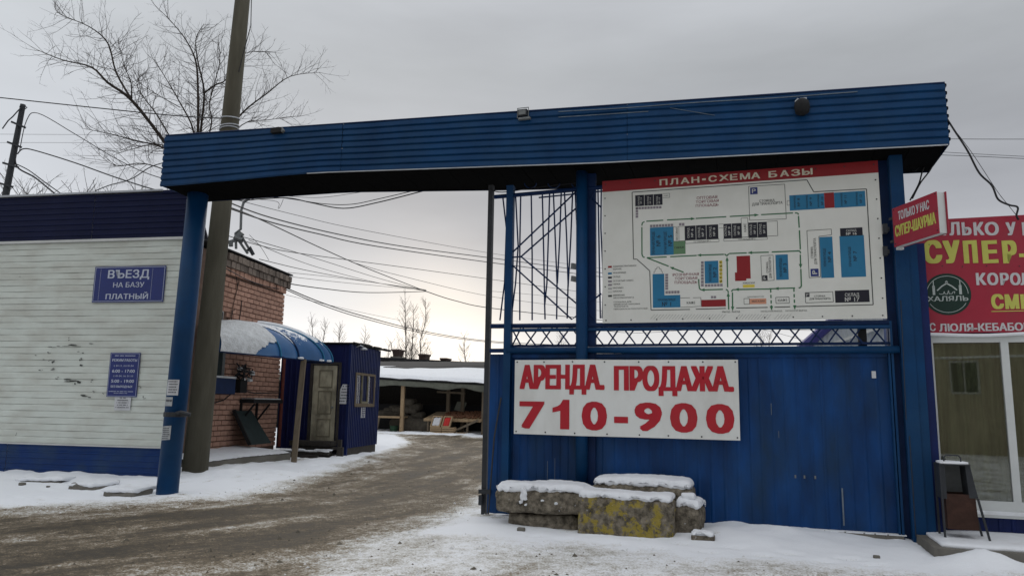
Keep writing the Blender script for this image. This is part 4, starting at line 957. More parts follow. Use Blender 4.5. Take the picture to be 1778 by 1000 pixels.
mline('mapline', [(446, 517), (619, 508), (620, 524), (447, 533)], .005, close=True); mtext('mapline', 'ЭСТАКАДА № 1', 488, 518, 575, 526, .01)
mline('mapline', [(644, 507), (867, 497), (868, 513), (645, 522)], .005, close=True); mtext('mapline', 'ЭСТАКАДА № 2', 718, 508, 806, 516, .01)
mline('mapline', [(733, 405), (767, 403), (770, 501), (737, 502)], .006, close=True); mtext('mapline', 'КАФЕ', 747, 432, 760, 475, .015, 90); mline('mapline', [(866, 423), (918, 420), (921, 495), (868, 497)], .006); mline('mapline', [(619, 435), (641, 434)], .005); mline('mapline', [(619, 455), (641, 454)], .005)
# legend
for i, (k, y, txt) in enumerate((('mapred', 651, 'АДМИНИСТРАТИВНОЕ'), ('mapblue', 685, 'ХРАНИЛИЩЕ'), ('mapblack', 706, 'СКЛАД'), ('mapgrey', 726, 'СЕТЧАТЫЙ НАВЕС'), ('mapgrey', 744, 'ГАРАЖ'), ('maplight', 763, 'МАГАЗИН'), ('mapwhite', 781, 'КИОСКИ'), ('mapline', 801, 'ДВИЖЕНИЕ'))):
    mrect(k, 45, y-5, 65, y+5); mtext('mapline', txt, 70, y-8, 70+7.7*len(txt), y, .012)
mtext('mapline', 'ЗДАНИЕ', 70, 658, 116, 666, .012); mtext('mapline', 'АВТОТРАНСПОРТА', 72, 806, 180, 814, .012)
for i, txt in enumerate(('ПЛОЩАДКА ДЛЯ', 'ВРЕМЕННОЙ ПАРКОВКИ', 'ТРАНСПОРТА', 'ПЕРСОНАЛА И ПОСЕТИТЕЛЕЙ')): mtext('mapline', txt, 74, 828+i*12, 74+7.6*len(txt), 835+i*12, .012)
# store 1
mrect('mapblue', 277, 688, 338, 862); mrect('mapblue', 338, 797, 420, 861); mtext('mapblack', 'ХРАНИЛИЩЕ', 302, 815, 396, 827, .008); mtext('mapblack', '№ 1', 325, 832, 372, 854, .012)
mline('mapline', [(284, 686), (284, 676), (290, 675), (290, 663), (299, 662), (299, 654), (312, 654), (312, 662), (321, 663), (321, 674), (327, 675), (327, 685)], .006)
mdots(342, 688, 357, 772, 6, True); mdots(343, (776, 774), 418, (790, 788), 5)
for i, (tx, x0, x1) in enumerate((('РОЗНИЧНАЯ', 381, 516), ('ТОРГОВАЯ', 391, 508), ('ПЛОЩАДЬ', 391, 507))): mtext('mapwine', tx, x0, 684+i*20, x1, 698+i*20, .012)
mline('mapline', [(420, 812), (470, 811)], .006); mline('mapline', [(485, 811), (526, 810), (528, 855), (422, 860)], .006); mtext('mapline', 'КАФЕ', 453, 830, 497, 843, .015)
mrect('mapred', 529, 821, 655, 857); mdots(578, 802, 607, 814, 2)
# store 2
mrect('mapblue', 546, 622, 617, 737); mtext('mapblack', '№ 2', 589, 655, 607, 705, .012, 90); mtext('mapblack', 'ХРАНИЛИЩЕ', 567, 638, 581, 730, .006, 90)
mdots(527, 624, 541, 756, 8, True); mdots(547, (742, 739), 641, (755, 752), 6)
for i, ch in enumerate('КИОСКИ'): mrect('mapyellow', 621, 621+i*19.4, 637, 638+i*19.4); mtext('mapblack', ch, 624, 624+i*19.4, 635, 636+i*19.4, .025)
# admin
mrect('mapred', 711, 597, 781, 714); mrect('mapred', 702, 681, 760, 725, 1.1); mtext('mapline', 'КИОСКИ', 743, 731, 803, 740, .02); mrect('mapyellow', 743, 744, 803, 759)
mline('mapline', [(834, 597), (897, 594), (903, 722), (840, 726)], .006, close=True); mrect('mapblack', 842, 697, 869, 723); mtext('mapwhite', 'P', 847, 702, 861, 718, .03, 90)
mtext('mapline', 'СТОЯНКА', 862, 628, 873, 685, .02, 90); mtext('mapline', 'ДЛЯ ТРАНСПОРТА', 876, 603, 888, 712, .02, 90)
mrect('mapblue', 911, 591, 975, 720); mtext('mapblack', '№ 3', 949, 636, 967, 682, .012, 90); mtext('mapblack', 'ХРАНИЛИЩЕ', 929, 608, 943, 706, .006, 90)
# right blocks
mline('mapline', [(1069, 470), (1193, 463), (1195, 492), (1130, 500), (1140, 706), (1082, 710)], .007, close=True); mrect('signblue', 1089, 664, 1130, 703); mtext('mapwhite', 'P', 1096, 672, 1122, 692, .03, 90)
mtext('mapline', 'СТОЯНКА', 1089, 552, 1101, 612, .02, 90); mtext('mapline', 'ДЛЯ ТРАНСПОРТА', 1105, 508, 1118, 642, .02, 90)
mrect('mapblue', 1138, 502, 1204, 711); mtext('mapblack', '№ 4', 1176, 578, 1194, 630, .015, 90); mtext('mapblack', 'ХРАНИЛИЩЕ', 1153, 560, 1167, 655, .006, 90)
mrect('mapblue', 1240, 496, 1365, 707); mrect('mapblack', 1238, 457, 1352, 498, 1.4); mtext('mapwhite', 'СКЛАД', 1268, 465, 1320, 476, .02); mtext('mapwhite', '№ 16', 1268, 480, 1322, 493, .03)
mtext('mapblack', '№ 7', 1305, 575, 1324, 625, .015, 90); mtext('mapblack', 'ХРАНИЛИЩЕ', 1281, 552, 1295, 655, .006, 90)
mline('mapline', [(1062, 786), (1202, 781), (1206, 833), (1064, 838)], .007, close=True); mrect('mapblack', 1062, 788, 1084, 808); mtext('mapwhite', 'P', 1067, 791, 1079, 804, .02)
mtext('mapline', 'СТОЯНКА', 1108, 799, 1164, 808, .02); mtext('mapline', 'ДЛЯ ТРАНСПОРТА', 1083, 812, 1192, 822, .02)
mrect('mapblack', 1214, 774, 1389, 836); mtext('mapwhite', 'СКЛАД', 1264, 788, 1337, 805, .02); mtext('mapwhite', '№ 17', 1264, 809, 1338, 831, .02)
# bottom
mline('mapline', [(748, 816), (776, 815), (777, 844), (749, 845)], .006, close=True); mrect('mapshop', 777, 816, 863, 844); mtext('mapline', 'МАГАЗИН', 789, 824, 856, 834, .02); mtext('mapline', 'ШИНОМОНТАЖ', 767, 803, 851, 809, .01)
mline('mapline', [(911, 810), (979, 808), (981, 839), (913, 841)], .007, close=True); mtext('mapline', 'КАФЕ', 922, 818, 971, 831, .018)
mtext('mapline', 'ВЪЕЗД / ВЫЕЗД', 636, 879, 728, 887, .008); mtext('mapline', 'ЗАПАСНОЙ ВЫЕЗД', 833, 877, 944, 884, .008); mtext('mapline', 'ЗАПАСНОЙ ВЫЕЗД', 960, 874, 1071, 881, .008)
for x0, x1 in ((265, 660), (706, 885), (905, 1000)):
    for x in range(x0, x1-18, 16): mline('maplight', [(x, 921), (x+22, 896)], .005)
for k, lb in LAY.items():
    t.part({'red2': 'title_band', 'maptitle': 'title_lettering'}.get(k, 'map_print'), lb, M['mapred'] if k == 'red2' else M[k], kind=None if k == 'red2' else 'stuff')
for i in range(11):
    for zz in (mz0+.04, mz1-.05):
        xx = mx0+.05+(mx1-mx0-.1)*i/10; b = MB(); b.lathe([(.010, 0), (.010, .004), (.003, .007)], 7); b.v = [(p[0]+xx, my-p[2], zz+p[1]) for p in b.v]; t.part('rivet', b, M['darkmetal'])
for i in range(1, 8):
    for xx in (mx0+.04, mx1-.04):
        zz = mz0+(mz1-mz0)*i/8; b = MB(); b.lathe([(.010, 0), (.010, .004), (.003, .007)], 7); b.v = [(p[0]+xx, my-p[2], zz+p[1]) for p in b.v]; t.part('rivet', b, M['darkmetal'])

# ------------------------------------------------------------------ floodlights on the beam
def flood(x, y, label, kind):
    u, z = G.px(x, y, -.55); yy = by0(u)-.06
    f = Thing('floodlight', label, 'floodlight', G, (u, yy, z), 'floodlights on the beam')
    if kind == 0:
        b = MB(); b.box(u-.11, u+.09, yy-.03, yy+.14, z-.05, z+.03); b.box(u-.03, u+.03, yy, yy+.1, z+.03, z+.05); f.part('housing', b, M['black'])
        b = MB(); b.hexa([(u+.09, yy-.02, z-.05), (u+.13, yy-.02, z-.03), (u+.13, yy+.08, z-.03), (u+.09, yy+.08, z-.05), (u+.09, yy-.02, z+.03), (u+.10, yy-.02, z+.02), (u+.10, yy+.08, z+.02), (u+.09, yy+.08, z+.03)]); f.part('lamp_face', b, M['steel'])
    elif kind == 1:
        b = MB(); b.box(u-.07, u+.07, yy-.0, yy+.08, z-.05, z+.05); f.part('housing', b, M['darkmetal'])
        b = MB(); b.box(u-.055, u+.055, yy-.012, yy-.002, z-.035, z+.035); f.part('lamp_face', b, M['steel'])
        b = MB(); b.tube([(u-.085, yy+.04, z-.07), (u-.085, yy+.04, z+.085), (u+.085, yy+.04, z+.085), (u+.085, yy+.04, z-.07)], .008, 5); b.box(u-.06, u+.12, yy-.0, yy+.12, z-.105, z-.075); f.part('bracket', b, M['steel'])
    else:
        b = MB(); b.lathe([(.03, -.13), (.085, -.10), (.10, -.02), (.09, .05), (.05, .09)], 12, (u, yy, z)); f.part('housing', b, M['black'], smooth=True)
        b = MB(); b.box(u-.02, u+.06, yy-.03, yy+.08, z+.07, z+.10); b.bar((u-.08, yy-.02, z+.05), (u-.04, yy-.02, z+.09), .03, .03); f.part('bracket', b, M['zinc'])
flood(487, 229, 'leftmost black box floodlight at the upper edge of the blue beam', 0)
flood(907, 196, 'small square floodlight in a wire bracket standing on the top edge midway along beam', 1)
flood(1393, 181, 'rightmost round black floodlight fixed on the beam face near its right end', 2)

# ------------------------------------------------------------------ double sided box sign sticking out from the column
A0 = ray(1551, 397); A1 = ray(1628, 366); A0 = EYE+A0*(9.22/A0[1]); A1 = EYE+A1*(8.42/A1[1])
LBf = Frame((A0[0], A0[1]), math.atan2(A1[1]-A0[1], A1[0]-A0[0])); lb_len = math.hypot(A1[0]-A0[0], A1[1]-A0[1])
zc = (A0[2]+A1[2])/2; lz0, lz1 = zc-.255, zc+.245; TH = .115
# local x towards the street, face at y=0 looking to -n ; thickness goes to the right (+n side is left of travel) 
t = Thing('box_sign', 'red box sign with white and yellow words sticking out from blue column', 'sign', LBf, (0, 0, lz0))
sgn = 1.0 if (LBf.n[0] > 0) else -1.0
def LB3(u, d, z): return (u, d*sgn, z)
def bx(mb, u0, u1, d0, d1, z0, z1): return mb.box(u0, u1, min(d0*sgn, d1*sgn), max(d0*sgn, d1*sgn), z0, z1)
t.part('face', bx(MB(), 0, lb_len, 0, .008, lz0, lz1), M['banred']); t.part('face', bx(MB(), 0, lb_len+.02, TH-.008, TH, lz0, lz1), M['banred'])
t.part('case', bx(MB(), .006, lb_len-.006, .009, TH-.009, lz0+.006, lz1-.006), M['pvc'])
b = MB(); text(b, 'ТОЛЬКО У НАС', .11, lz0+.325, lb_len-.13, lz0+.435, -sgn*.002, .03); letters(t, b, M['banwhite'])
b = MB(); text(b, 'СУПЕР-ШАУРМА', .035, lz0+.125, lb_len-.035, lz0+.265, -sgn*.002, .035); letters(t, b, M['banyellow'])
b = MB()
for u in (.02, lb_len-.03):
    for z in (lz0+.03, lz0+.26, lz1-.03): bx(b, u, u+.014, -.004, 0, z, z+.014)
t.part('screw', b, M['darkmetal'])
b = MB(); bx(b, -.12, .0, .03, .06, lz0+.08, lz0+.11); bx(b, -.12, .0, .03, .06, lz1-.12, lz1-.09); t.part('bracket', b, M['darkmetal'])
b = MB(); bx(b, .0, .05, .02, TH-.02, lz0-.035, lz0); t.part('snow', b, M['snowold'])

# ------------------------------------------------------------------ storefront at the right
SO = .25
def sp_(x, y, off=SO): return G.px(x, y, off)
sx0 = sp_(1606, 590)[0]; sx1 = sx0+5.0; PZ = .12
t = Thing('kebab_shop', 'small shop with white framed window and blue ribbed base under crimson banner', 'shop', G, (sx0+2, SO, PZ))
bz0 = sp_(1690, 581)[1]; bz1 = sp_(1690, 381)[1]; wz1 = bz0-.10; wz0 = sp_(1700, 868)[1]; sillz = sp_(1700, 889)[1]
b = MB(); b.box(sx0+.03, sx1, SO+3.2, SO+3.3, PZ, bz1-.05); b.box(sx0+.03, sx0+.09, SO+.1, SO+3.2, PZ, bz1-.05); b.box(sx1-.1, sx1, SO+.1, SO+3.2, PZ, bz1-.05); b.box(sx0+.03, sx1, SO+.12, SO+3.2, bz1-.10, bz1-.04); b.box(sx0+.09, sx1-.1, SO+.02, SO+.12, bz0-.02, bz1-.11); t.part('wall', b, M['blueskirt'])
b = MB(); ribV(b, sx0+.02, sx1, PZ-.1, sillz-.02, .14, .012, SO+.0); t.part('base_cladding', b, M['kiosk'])
b = MB(); b.box(sx0+.02, sx1, SO+.03, SO+.12, PZ, sillz-.02); t.part('base_wall', b, M['concrete'])
b = MB(); b.box(c0+.262, sx0+.015, -.02, SO+.10, -.02, sp_(1590, 430)[1]); t.part('corner_cladding', b, M['kiosk'])
mu0 = sp_(1745, 700)[0]; mu1 = mu0+.085
fr_ = [(sx0+.02, sx0+.085, wz0, wz1), (sx1-.08, sx1, wz0, wz1), (mu0, mu1, wz0, wz1), (sx0+.02, sx1, wz1, bz0-.01), (sx0+.02, sx1, sillz, wz0)]
for i, q in enumerate(fr_): t.part('window_frame', MB().box(q[0], q[1], SO-.02+(.003 if i > 2 else 0), SO+.05, q[2], q[3]), M['pvc'])
for (a, c) in ((sx0+.09, mu0-.003), (mu1+.003, sx1-.085)):
    t.part('window_pane', MB().box(a, c, SO+.01, SO+.018, wz0+.002, wz1-.002), M['glass'])
b = MB(); nn = 160; v = []
for i in range(nn+1):
    x = sx0+.06+(sx1-sx0-.1)*i/nn; o = SO+.16+.022*math.sin(x*38)+.015*math.sin(x*17+1)
    v += [(x, o, sillz), (x, o-.004, wz1)]
b.add(v, [(2*i, 2*i+2, 2*i+3, 2*i+1) for i in range(nn)]); t.part('curtain', b, M['curtain'])
b = MB(); b.box(sx0+.0, sx1, SO-.10, SO-.0, sillz-.045, sillz-.01); t.part('window_sill', b, M['pvc'])
b = MB(); b.box(sx0+.3, sx1, SO-.11, SO-.022, sillz-.009, sillz+.028); t.part('sill_snow', b, M['snow'])
b = MB(); b.tube([(x, SO-.06+.01*math.sin(x*7), bz0-.005+.012*math.sin(x*5)) for x in np.linspace(sx0+.03, sx1, 30)], .022, 6); t.part('banner_snow', b, M['snow'])
# banner
ban0 = sp_(1591, 480, SO-.04)[0]
by_ = SO-.06
t = board('shop_banner', 'crimson shop banner with white and yellow words and round green emblem above window', 'banner', G, sx0-.03, sx1, bz0+.02, bz1+.01, by_, M['banred'])
b = MB(); Z3 = (1500, 180, 2.273)
def bt(mb, body, x0, y0, x1, y1, bo): tpx(mb, G, body, x0, y0, x1, y1, by_, bo, 0, *Z3)
q = [(body, x0, x1) for body, x0, x1 in (('Т', 252, 292), ('О', 298, 330), ('Л', 336, 378), ('Ь', 386, 424), ('К', 432, 474), ('О', 476, 532), ('У', 560, 600), ('Н', 624, 668), ('А', 676, 726), ('С', 732, 780))]
for body, x0, x1 in q: bt(b, body, x0, 468, x1, 520, .045)
for body, x0, x1 in (('К', 442, 482), ('О', 486, 530), ('Р', 537, 572), ('О', 576, 618), ('Л', 616, 655)): bt(b, body, x0, 668+0, x1, 716, .045)
bt(b, 'С', 259, 866, 283, 897, .03); bt(b, 'ЛЮЛЯ-КЕБАБОМ', 296, 866, 668, 897, .04)
letters(t, b, M['banwhite'])
b = MB()
for body, x0, x1 in (('С', 234, 308), ('У', 312, 380), ('П', 392, 448), ('Е', 466, 528), ('Р', 546, 604), ('-', 612, 632), ('Ш', 650, 750), ('А', 760, 830), ('У', 836, 900), ('Р', 908, 965), ('М', 972, 1060), ('А', 1066, 1136)):
    y0, y1 = (540, 630) if body != '-' else (592, 606); bt(b, body, x0, y0, x1, y1, .055)
for body, x0, x1 in (('С', 502, 552), ('М', 556, 612), ('И', 618, 668)): bt(b, body, x0, 752, x1, 810, .055)
a, zq = G.px(1500+503/2.273, 180+820/2.273, by_); b.box(a, a+.6, by_-.004, by_-.003, zq-.005, zq+.005); letters(t, b, M['banyellow'])
ec, ez = G.px(1500+329/2.273, 180+752/2.273, by_); er = (G.px(1500+423/2.273, 510, by_)[0]-G.px(1500+235/2.273, 510, by_)[0])/2
def disc(mb, cx_, cz_, r0, r1, y, n=48):
    v = []; 
    for i in range(n): a = 6.28318*i/n; v += [(cx_+r0*math.cos(a), y, cz_+r0*math.sin(a)), (cx_+r1*math.cos(a), y, cz_+r1*math.sin(a))]
    return mb.add(v, [(2*i, (2*i+2) % (2*n), (2*i+3) % (2*n), 2*i+1) for i in range(n)])
b = MB(); disc(b, ec, ez, .0001, er, by_-.002); t.part('emblem', b, M['halal'])
M['halalw'] = mat('emblem_pale_print', (.42, .47, .45), .5, .05)
b = MB(); disc(b, ec, ez, er*.86, er*.885, by_-.0035)
b.f = [f for f in b.f if not (abs(sum(b.v[i][2] for i in f)/4-(ez-er*.2)) < er*.22)]
text(b, 'ХАЛЯЛЬ', ec-er*.86, ez-er*.33, ec+er*.86, ez-er*.09, by_-.004, .025)
def poly(mb, pts, wd):
    for (a, c), (e_, f_) in zip(pts[:-1], pts[1:]):
        A_, C_ = (ec+er*a, ez+er*c), (ec+er*e_, ez+er*f_); ln = math.hypot(C_[0]-A_[0], C_[1]-A_[1]); nx_, nz_ = -(C_[1]-A_[1])/ln*wd*er, (C_[0]-A_[0])/ln*wd*er
        mb.add([(A_[0]-nx_, by_-.004, A_[1]-nz_), (C_[0]-nx_, by_-.004, C_[1]-nz_), (C_[0]+nx_, by_-.004, C_[1]+nz_), (A_[0]+nx_, by_-.004, A_[1]+nz_)], [(0, 1, 2, 3)])
poly(b, [(-.42, .18), (-.22, .38), (0, .52), (.22, .38), (.42, .18)], .03)
poly(b, [(-.05, .56), (0, .64), (.05, .56)], .02)
for sg in (-1, 1):
    poly(b, [(sg*.56, -.02), (sg*.56, .42)], .055); poly(b, [(sg*.56, .42), (sg*.56, .66)], .02); poly(b, [(sg*.50, .34), (sg*.62, .34)], .02)
poly(b, [(-.34, .04), (-.28, .0), (-.16, .02), (-.12, .14), (-.10, .02), (.0, .0), (.06, .18), (.08, .02), (.2, .02), (.24, .1), (.32, .12), (.3, .02)], .014)
t.part('emblem_print', b, M['halalw'], kind='stuff')
b = MB()
for x, y in ((1700, 383), (1613, 425), (1713, 462), (1636, 462), (1640, 566), (1770, 462), (1740, 581), (1671, 463)):
    u, z = G.px(x, y, by_); b.box(u-.006, u+.006, by_-.006, by_, z-.006, z+.006)
t.part('rivet', b, M['darkmetal'])
single('prop_plank', MB().hexa([(c0+.245, .36, 3.2), (c0+.33, .36, 3.2), (c0+.33, .45, 3.2), (c0+.245, .45, 3.2), (c0+.25, .36, 4.0), (c0+.33, .36, 3.9), (c0+.33, .45, 3.9), (c0+.25, .45, 4.0)]), M['trim'], 'pale board end showing between blue column and crimson banner', 'plank', G, (c0+.29, .4, 3.2))

# concrete slab the shop stands on
t = Thing('shop_slab', 'low brown edged concrete slab with snow on top under litter bin', 'slab', G, (12.5, -.3, 0))
b = rough_box((sx0+2.2, .05-.36, .03), (5.0, 1.35, .19), (30, 8, 3), .02, .012, 3, 2); t.part('slab', b, M['concrete'])
b = rough_box((sx0+2.25, .05-.33, .135), (4.9, 1.25, .06), (40, 10, 2), .028, .014, 2.5, 4); t.part('snow', b, M['snow'], smooth=True)

# litter bin
bu0 = onZ(1640, 934, .15); q = G.loc(bu0); bu, bo_ = q[0], q[1]
t = Thing('litter_bin', 'rusty brown litter bin on bent legs with snow on its small roof before shop window', 'bin', G, (bu+.2, bo_, .15))
wdt = .34; zb = .26; zt_ = .66; dep = .24
b = MB(); b.hexa([(bu+.04, bo_-.02, zb), (bu+wdt+.02, bo_-.02, zb), (bu+wdt+.02, bo_+dep, zb), (bu+.04, bo_+dep, zb), (bu+.035, bo_-.03, zt_), (bu+wdt, bo_-.03, zt_), (bu+wdt, bo_+dep, zt_), (bu+.035, bo_+dep, zt_)])
b.f = [f for i, f in enumerate(b.f) if i != 1]; t.part('bucket', b, M['rust'])
b = MB(); b.box(bu+.05, bu+wdt-.015, bo_, bo_+dep-.02, zb+.1, zt_-.06); t.part('litter', b, M['woodd'])
for k, (a, c) in enumerate((((bu, bo_-.04, .14), (bu, bo_-.02, 1.0)), ((bu, bo_+dep, .14), (bu, bo_+dep, 1.0)), ((bu+wdt+.11, bo_-.07, .13), (bu+wdt+.02, bo_-.05, .62)), ((bu+wdt+.11, bo_+dep, .13), (bu+wdt+.02, bo_+dep, .62)))):
    b = MB(); b.bar(a, c, .022, .022); t.part('leg', b, M['darkmetal'])
b = MB(); b.hexa([(bu+wdt-.06, bo_-.03, .62), (bu+wdt+.03, bo_-.03, .62), (bu+wdt+.03, bo_+dep, .62), (bu+wdt-.06, bo_+dep, .62), (bu+.26, bo_-.03, .985), (bu+.31, bo_-.03, .985), (bu+.31, bo_+dep, .985), (bu+.26, bo_+dep, .985)]); t.part('side_plate', b, M['darkmetal'])
b = MB().box(bu-.005, bu+.05, bo_-.03, bo_+dep, .60, .985); t.part('side_plate', b, M['darkmetal'])
b = MB(); b.box(bu-.01, bu+.31, bo_-.05, bo_+dep+.01, .985, 1.0); t.part('roof', b, M['darkmetal'])
b = rough_box((bu+.15, bo_+.09, 1.012), (.30, .27, .035), (8, 6, 2), .015, .004, 6, 4); t.part('snow', b, M['snow'], smooth=True)
b = MB(); b.tube([(bu+.05, bo_-.0, 1.0), (bu+.05, bo_-.0, 1.075), (bu+.075, bo_, 1.10), (bu+.20, bo_, 1.10), (bu+.225, bo_, 1.075), (bu+.225, bo_, 1.0)], .009, 6); t.part('handle', b, M['darkmetal'])
b = MB(); b.box(bu+.04, bu+.30, bo_+dep+.012, bo_+dep+.02, .62, .985); t.part('back_plate', b, M['steel'])

# ------------------------------------------------------------------ concrete blocks before the gate
def block(label, c, sz, cap=True, m='blockc', seed=0, rz=0, tilt=0, seg=(22, 10, 10), r=.075, capz=.075, capo=0.0, name='concrete_block', grp='concrete blocks heaped before the gate'):
    t = Thing(name, label, 'block' if name == 'concrete_block' else 'stone', G, (c[0], c[1], c[2]-sz[2]/2), grp)
    t.part('body', rough_box(c, sz, (seg[0]+10, seg[1]+4, seg[2]+3), r, .019*min(1, sz[0]*2), 5, seed, rz, tilt), M[m], smooth=True)
    if cap:
        cc = (c[0]-math.sin(tilt)*sz[2]/2+capo, c[1], c[2]+sz[2]/2+capz*.42)
        mb_ = rough_box(cc, (sz[0]*.975, sz[1]*.99, capz*1.5), (70, 24, 8), capz*.72, .014, 3.2, seed+5, rz, tilt)
        # ragged hanging edge
        v2 = []
        for p in mb_.v:
            e_ = (noise.noise(Vector((p[0]*8, p[1]*8, seed)))+.6*noise.noise(Vector((p[0]*23, p[1]*23, seed))))*.045 if p[2] < cc[2] else noise.noise(Vector((p[0]*2.4, p[1]*2.4, seed+3)))*.03
            ex_ = abs((p[0]-cc[0])/(sz[0]*.49)); ey_ = abs((p[1]-cc[1])/(sz[1]*.5)); e_ -= (capz*(.55*ex_**8+.45*ey_**5)*(.6+.8*abs(noise.noise(Vector((p[0]*5, p[1]*5, seed+7))))) if p[2] > cc[2] else 0); n3_ = noise.noise_vector(Vector((p[0]*16, p[1]*16, p[2]*16+seed)))*.010; v2.append((p[0]+n3_.x, p[1]+n3_.y, p[2]+e_+n3_.z*.6))
        mb_.v = v2; t.part('snow_cap', mb_, M['snow'], smooth=True)
    return t
Y1 = -.62
def U_(x, y, off): return G.px(x, y, off)
a, c = U_(858, 870, -.80)[0], U_(1019, 870, -.80)[0]; zt = U_(940, 852, -.80)[1]; zb = U_(940, 893, -.80)[1]
t = block('upper long block at the left end with thick snow lying on a lower block', ((a+c)/2, -.53, (zt+zb)/2), (c-a, .56, zt-zb), seed=1, tilt=R(1.5), capz=.085)
b = rough_box((a+.42, -.825, zt-.05), (.09, .035, .16), (8, 3, 12), .017, .022, 17, 3); t.part('snow_run', b, M['snow'], smooth=True)
for dx_, dz_, s__ in ((.39, .15, .05), (.45, .18, .035), (.68, .12, .03), (.86, .15, .035)): t.part('snow_run', rough_box((a+dx_, -.815, zt-dz_), (s__, .03, s__*.8), (5, 3, 5), .012, .015, 20, int(dx_*100)), M['snow'], smooth=True)
a, c = U_(880, 900, -.72)[0], U_(1003, 900, -.72)[0]
t = block('low block underneath the left snowy block half sunk in the drift', ((a+c)/2, -.46, zb/2-.06), (c-a, .5, zb+.1), cap=False, seed=2)
a, c = U_(1001, 900, -1.0)[0], U_(1169, 900, -1.0)[0]; zt = U_(1085, 866, -1.0)[1]
block('front block with peeling yellow paint under a thin snow crust', ((a+c)/2, -.76, zt/2-.04), (c-a, .46, zt+.10), m='yellowblock', seed=3, tilt=R(-.8), capz=.06)
a, c = U_(1027, 850, -.5)[0], U_(1203, 850, -.5)[0]; zt = U_(1110, 842, -.5)[1]
t = block('rear block with the thickest snow behind the yellow painted block', ((a+c)/2, -.27, zt-.18), (c-a, .46, .36), seed=4, capz=.085)
block('support block hidden behind the yellow painted one beneath the rear block', ((a+c)/2-.1, -.27, (zt-.36)/2-.03), (c-a-.35, .42, zt-.36+.06), cap=False, seed=5)
a, c = U_(1171, 900, -.72)[0], U_(1217, 900, -.72)[0]; zt = U_(1195, 878, -.72)[1]
block('small upright block at the right end of the heap with snow on its slope', ((a+c)/2, -.47, zt/2-.03), (c-a, .5, zt+.06), seed=6, seg=(8, 9, 8), rz=R(-6), tilt=R(-5), capz=.07)
u, z = U_(1195, 872, -.6); block('round snow topped stone sitting on the small right block', (u, -.58, z-.005), (.19, .17, .12), seed=7, seg=(7, 7, 5), r=.05, capz=.04, name='stone', grp='stones by the blocks')
u, z = U_(1221, 938, -1.0); block('flat snow covered stone on the drift right of the blocks', (u, -1.0, max(.06, z-.02)), (.27, .2, .10), seed=8, seg=(8, 7, 4), r=.03, capz=.045, name='stone', grp='stones by the blocks')
rg = random.Random(12)
for i, (x, y, s_, lab) in enumerate(((38, 846, .11, 'dark lump half buried in the drift at the left picture edge'), (83, 849, .06, 'small dark lump right of the bigger one in the left drift'), (232, 855, .17, 'grey flat stone in the snow left of the round post'), (905, 921, .10, 'icy dirty lump of snow under the left end of the yellow block'), (1522, 968, .07, 'little pebble on the smooth snow drift before the gate'))):
    p = onG(x, y); q = G.loc(p); block(lab, (q[0], q[1], gh(p[0], p[1])+s_*.15), (s_, s_*.7, s_*.5), cap=False, m='concrete', seed=20+i, seg=(5, 4, 4), r=s_*.15, name='stone', grp='stones and lumps in the drifts')

# broken concrete edging before the white building
for i, (x0, x1, y, lab) in enumerate(((12, 112, 829, 'long broken concrete edging slab poking from snow at far left'), (112, 168, 838, 'short broken edging slab almost covered by snow'), (168, 236, 848, 'dark broken edging slab nearest the round post'))):
    a = onZ(x0, y, .12); c = onZ(x1, y+3, .12); la, lc = L.loc(a), L.loc(c)
    t = Thing('edging_slab', lab, 'kerb', L, ((la[0]+lc[0])/2, la[1], .0), 'edging slabs by the white building')
    ln = (lc[0]-la[0])*.8; cx_, cy_ = (la[0]+lc[0])/2, (la[1]+lc[1])/2+.28
    t.part('slab', rough_box((cx_, cy_, .03), (ln, .5, .12), (26, 8, 3), .02, .045, 3.2, 30+i, rz=math.atan2(lc[1]-la[1], ln)), M['concrete'])
    t.part('snow', rough_box((cx_, cy_+.05, .10), (ln*1.05, .60, .07), (30, 9, 2), .03, .035, 3, 40+i, rz=math.atan2(lc[1]-la[1], ln)), M['snow'], smooth=True)

# ------------------------------------------------------------------ big concrete pole behind the beam
pbx = onZ(338, 824, .06); dd = ray(421, 0); 
ptp = EYE+dd*((pbx[1]-.35)/dd[1])
t = Thing('concrete_pole', 'thick leaning concrete utility pole behind the beam with wire wound round it', 'utility pole', W, (pbx[0], pbx[1], 0))
e_ = Vector(ptp)-Vector(pbx); P0 = Vector(pbx)-e_*.03; P1 = Vector(ptp)+e_*.08
b = MB(); b.tube([P0+(P1-P0)*k/8 for k in range(9)], .258, 28, .150); t.part('shaft', b, M['polec'], smooth=True)
def polept(y):
    f_ = (820-y)/820; return Vector(pbx)+e_*f_
for k, (y, dz) in enumerate(((211, .03), (218, -.02), (228, .01))):
    # find height on the axis by projection
    best = min((abs((lambda q: 500-FPX*(q@cU)/(q@cF))(np.array(Vector(pbx)+e_*f)-EYE)-y), f) for f in np.linspace(0, 1.05, 400))[1]
    c_ = Vector(pbx)+e_*best; rr = .258+(.150-.258)*((best+.03)/1.11)
    b = MB(); b.tube([(c_.x+(rr+.012)*math.cos(a), c_.y+(rr+.012)*math.sin(a), c_.z+dz*2+.03*math.sin(a+k)) for a in np.linspace(0, 6.3, 22)], .014, 5); t.part('wire_tie', b, M['zinc'])
b = MB(); best = .95; c_ = Vector(pbx)+e_*.86
b.tube([(c_.x+.25, c_.y-.1, c_.z+3.2), (c_.x+.27, c_.y-.1, c_.z+1.4), (c_.x+.30, c_.y-.1, c_.z+.8), (c_.x+.20, c_.y-.12, c_.z+.2), (c_.x+.13, c_.y-.14, c_.z-.3)], .010, 5); t.part('down_lead', b, M['rubber'])
POLE_TOP = c_

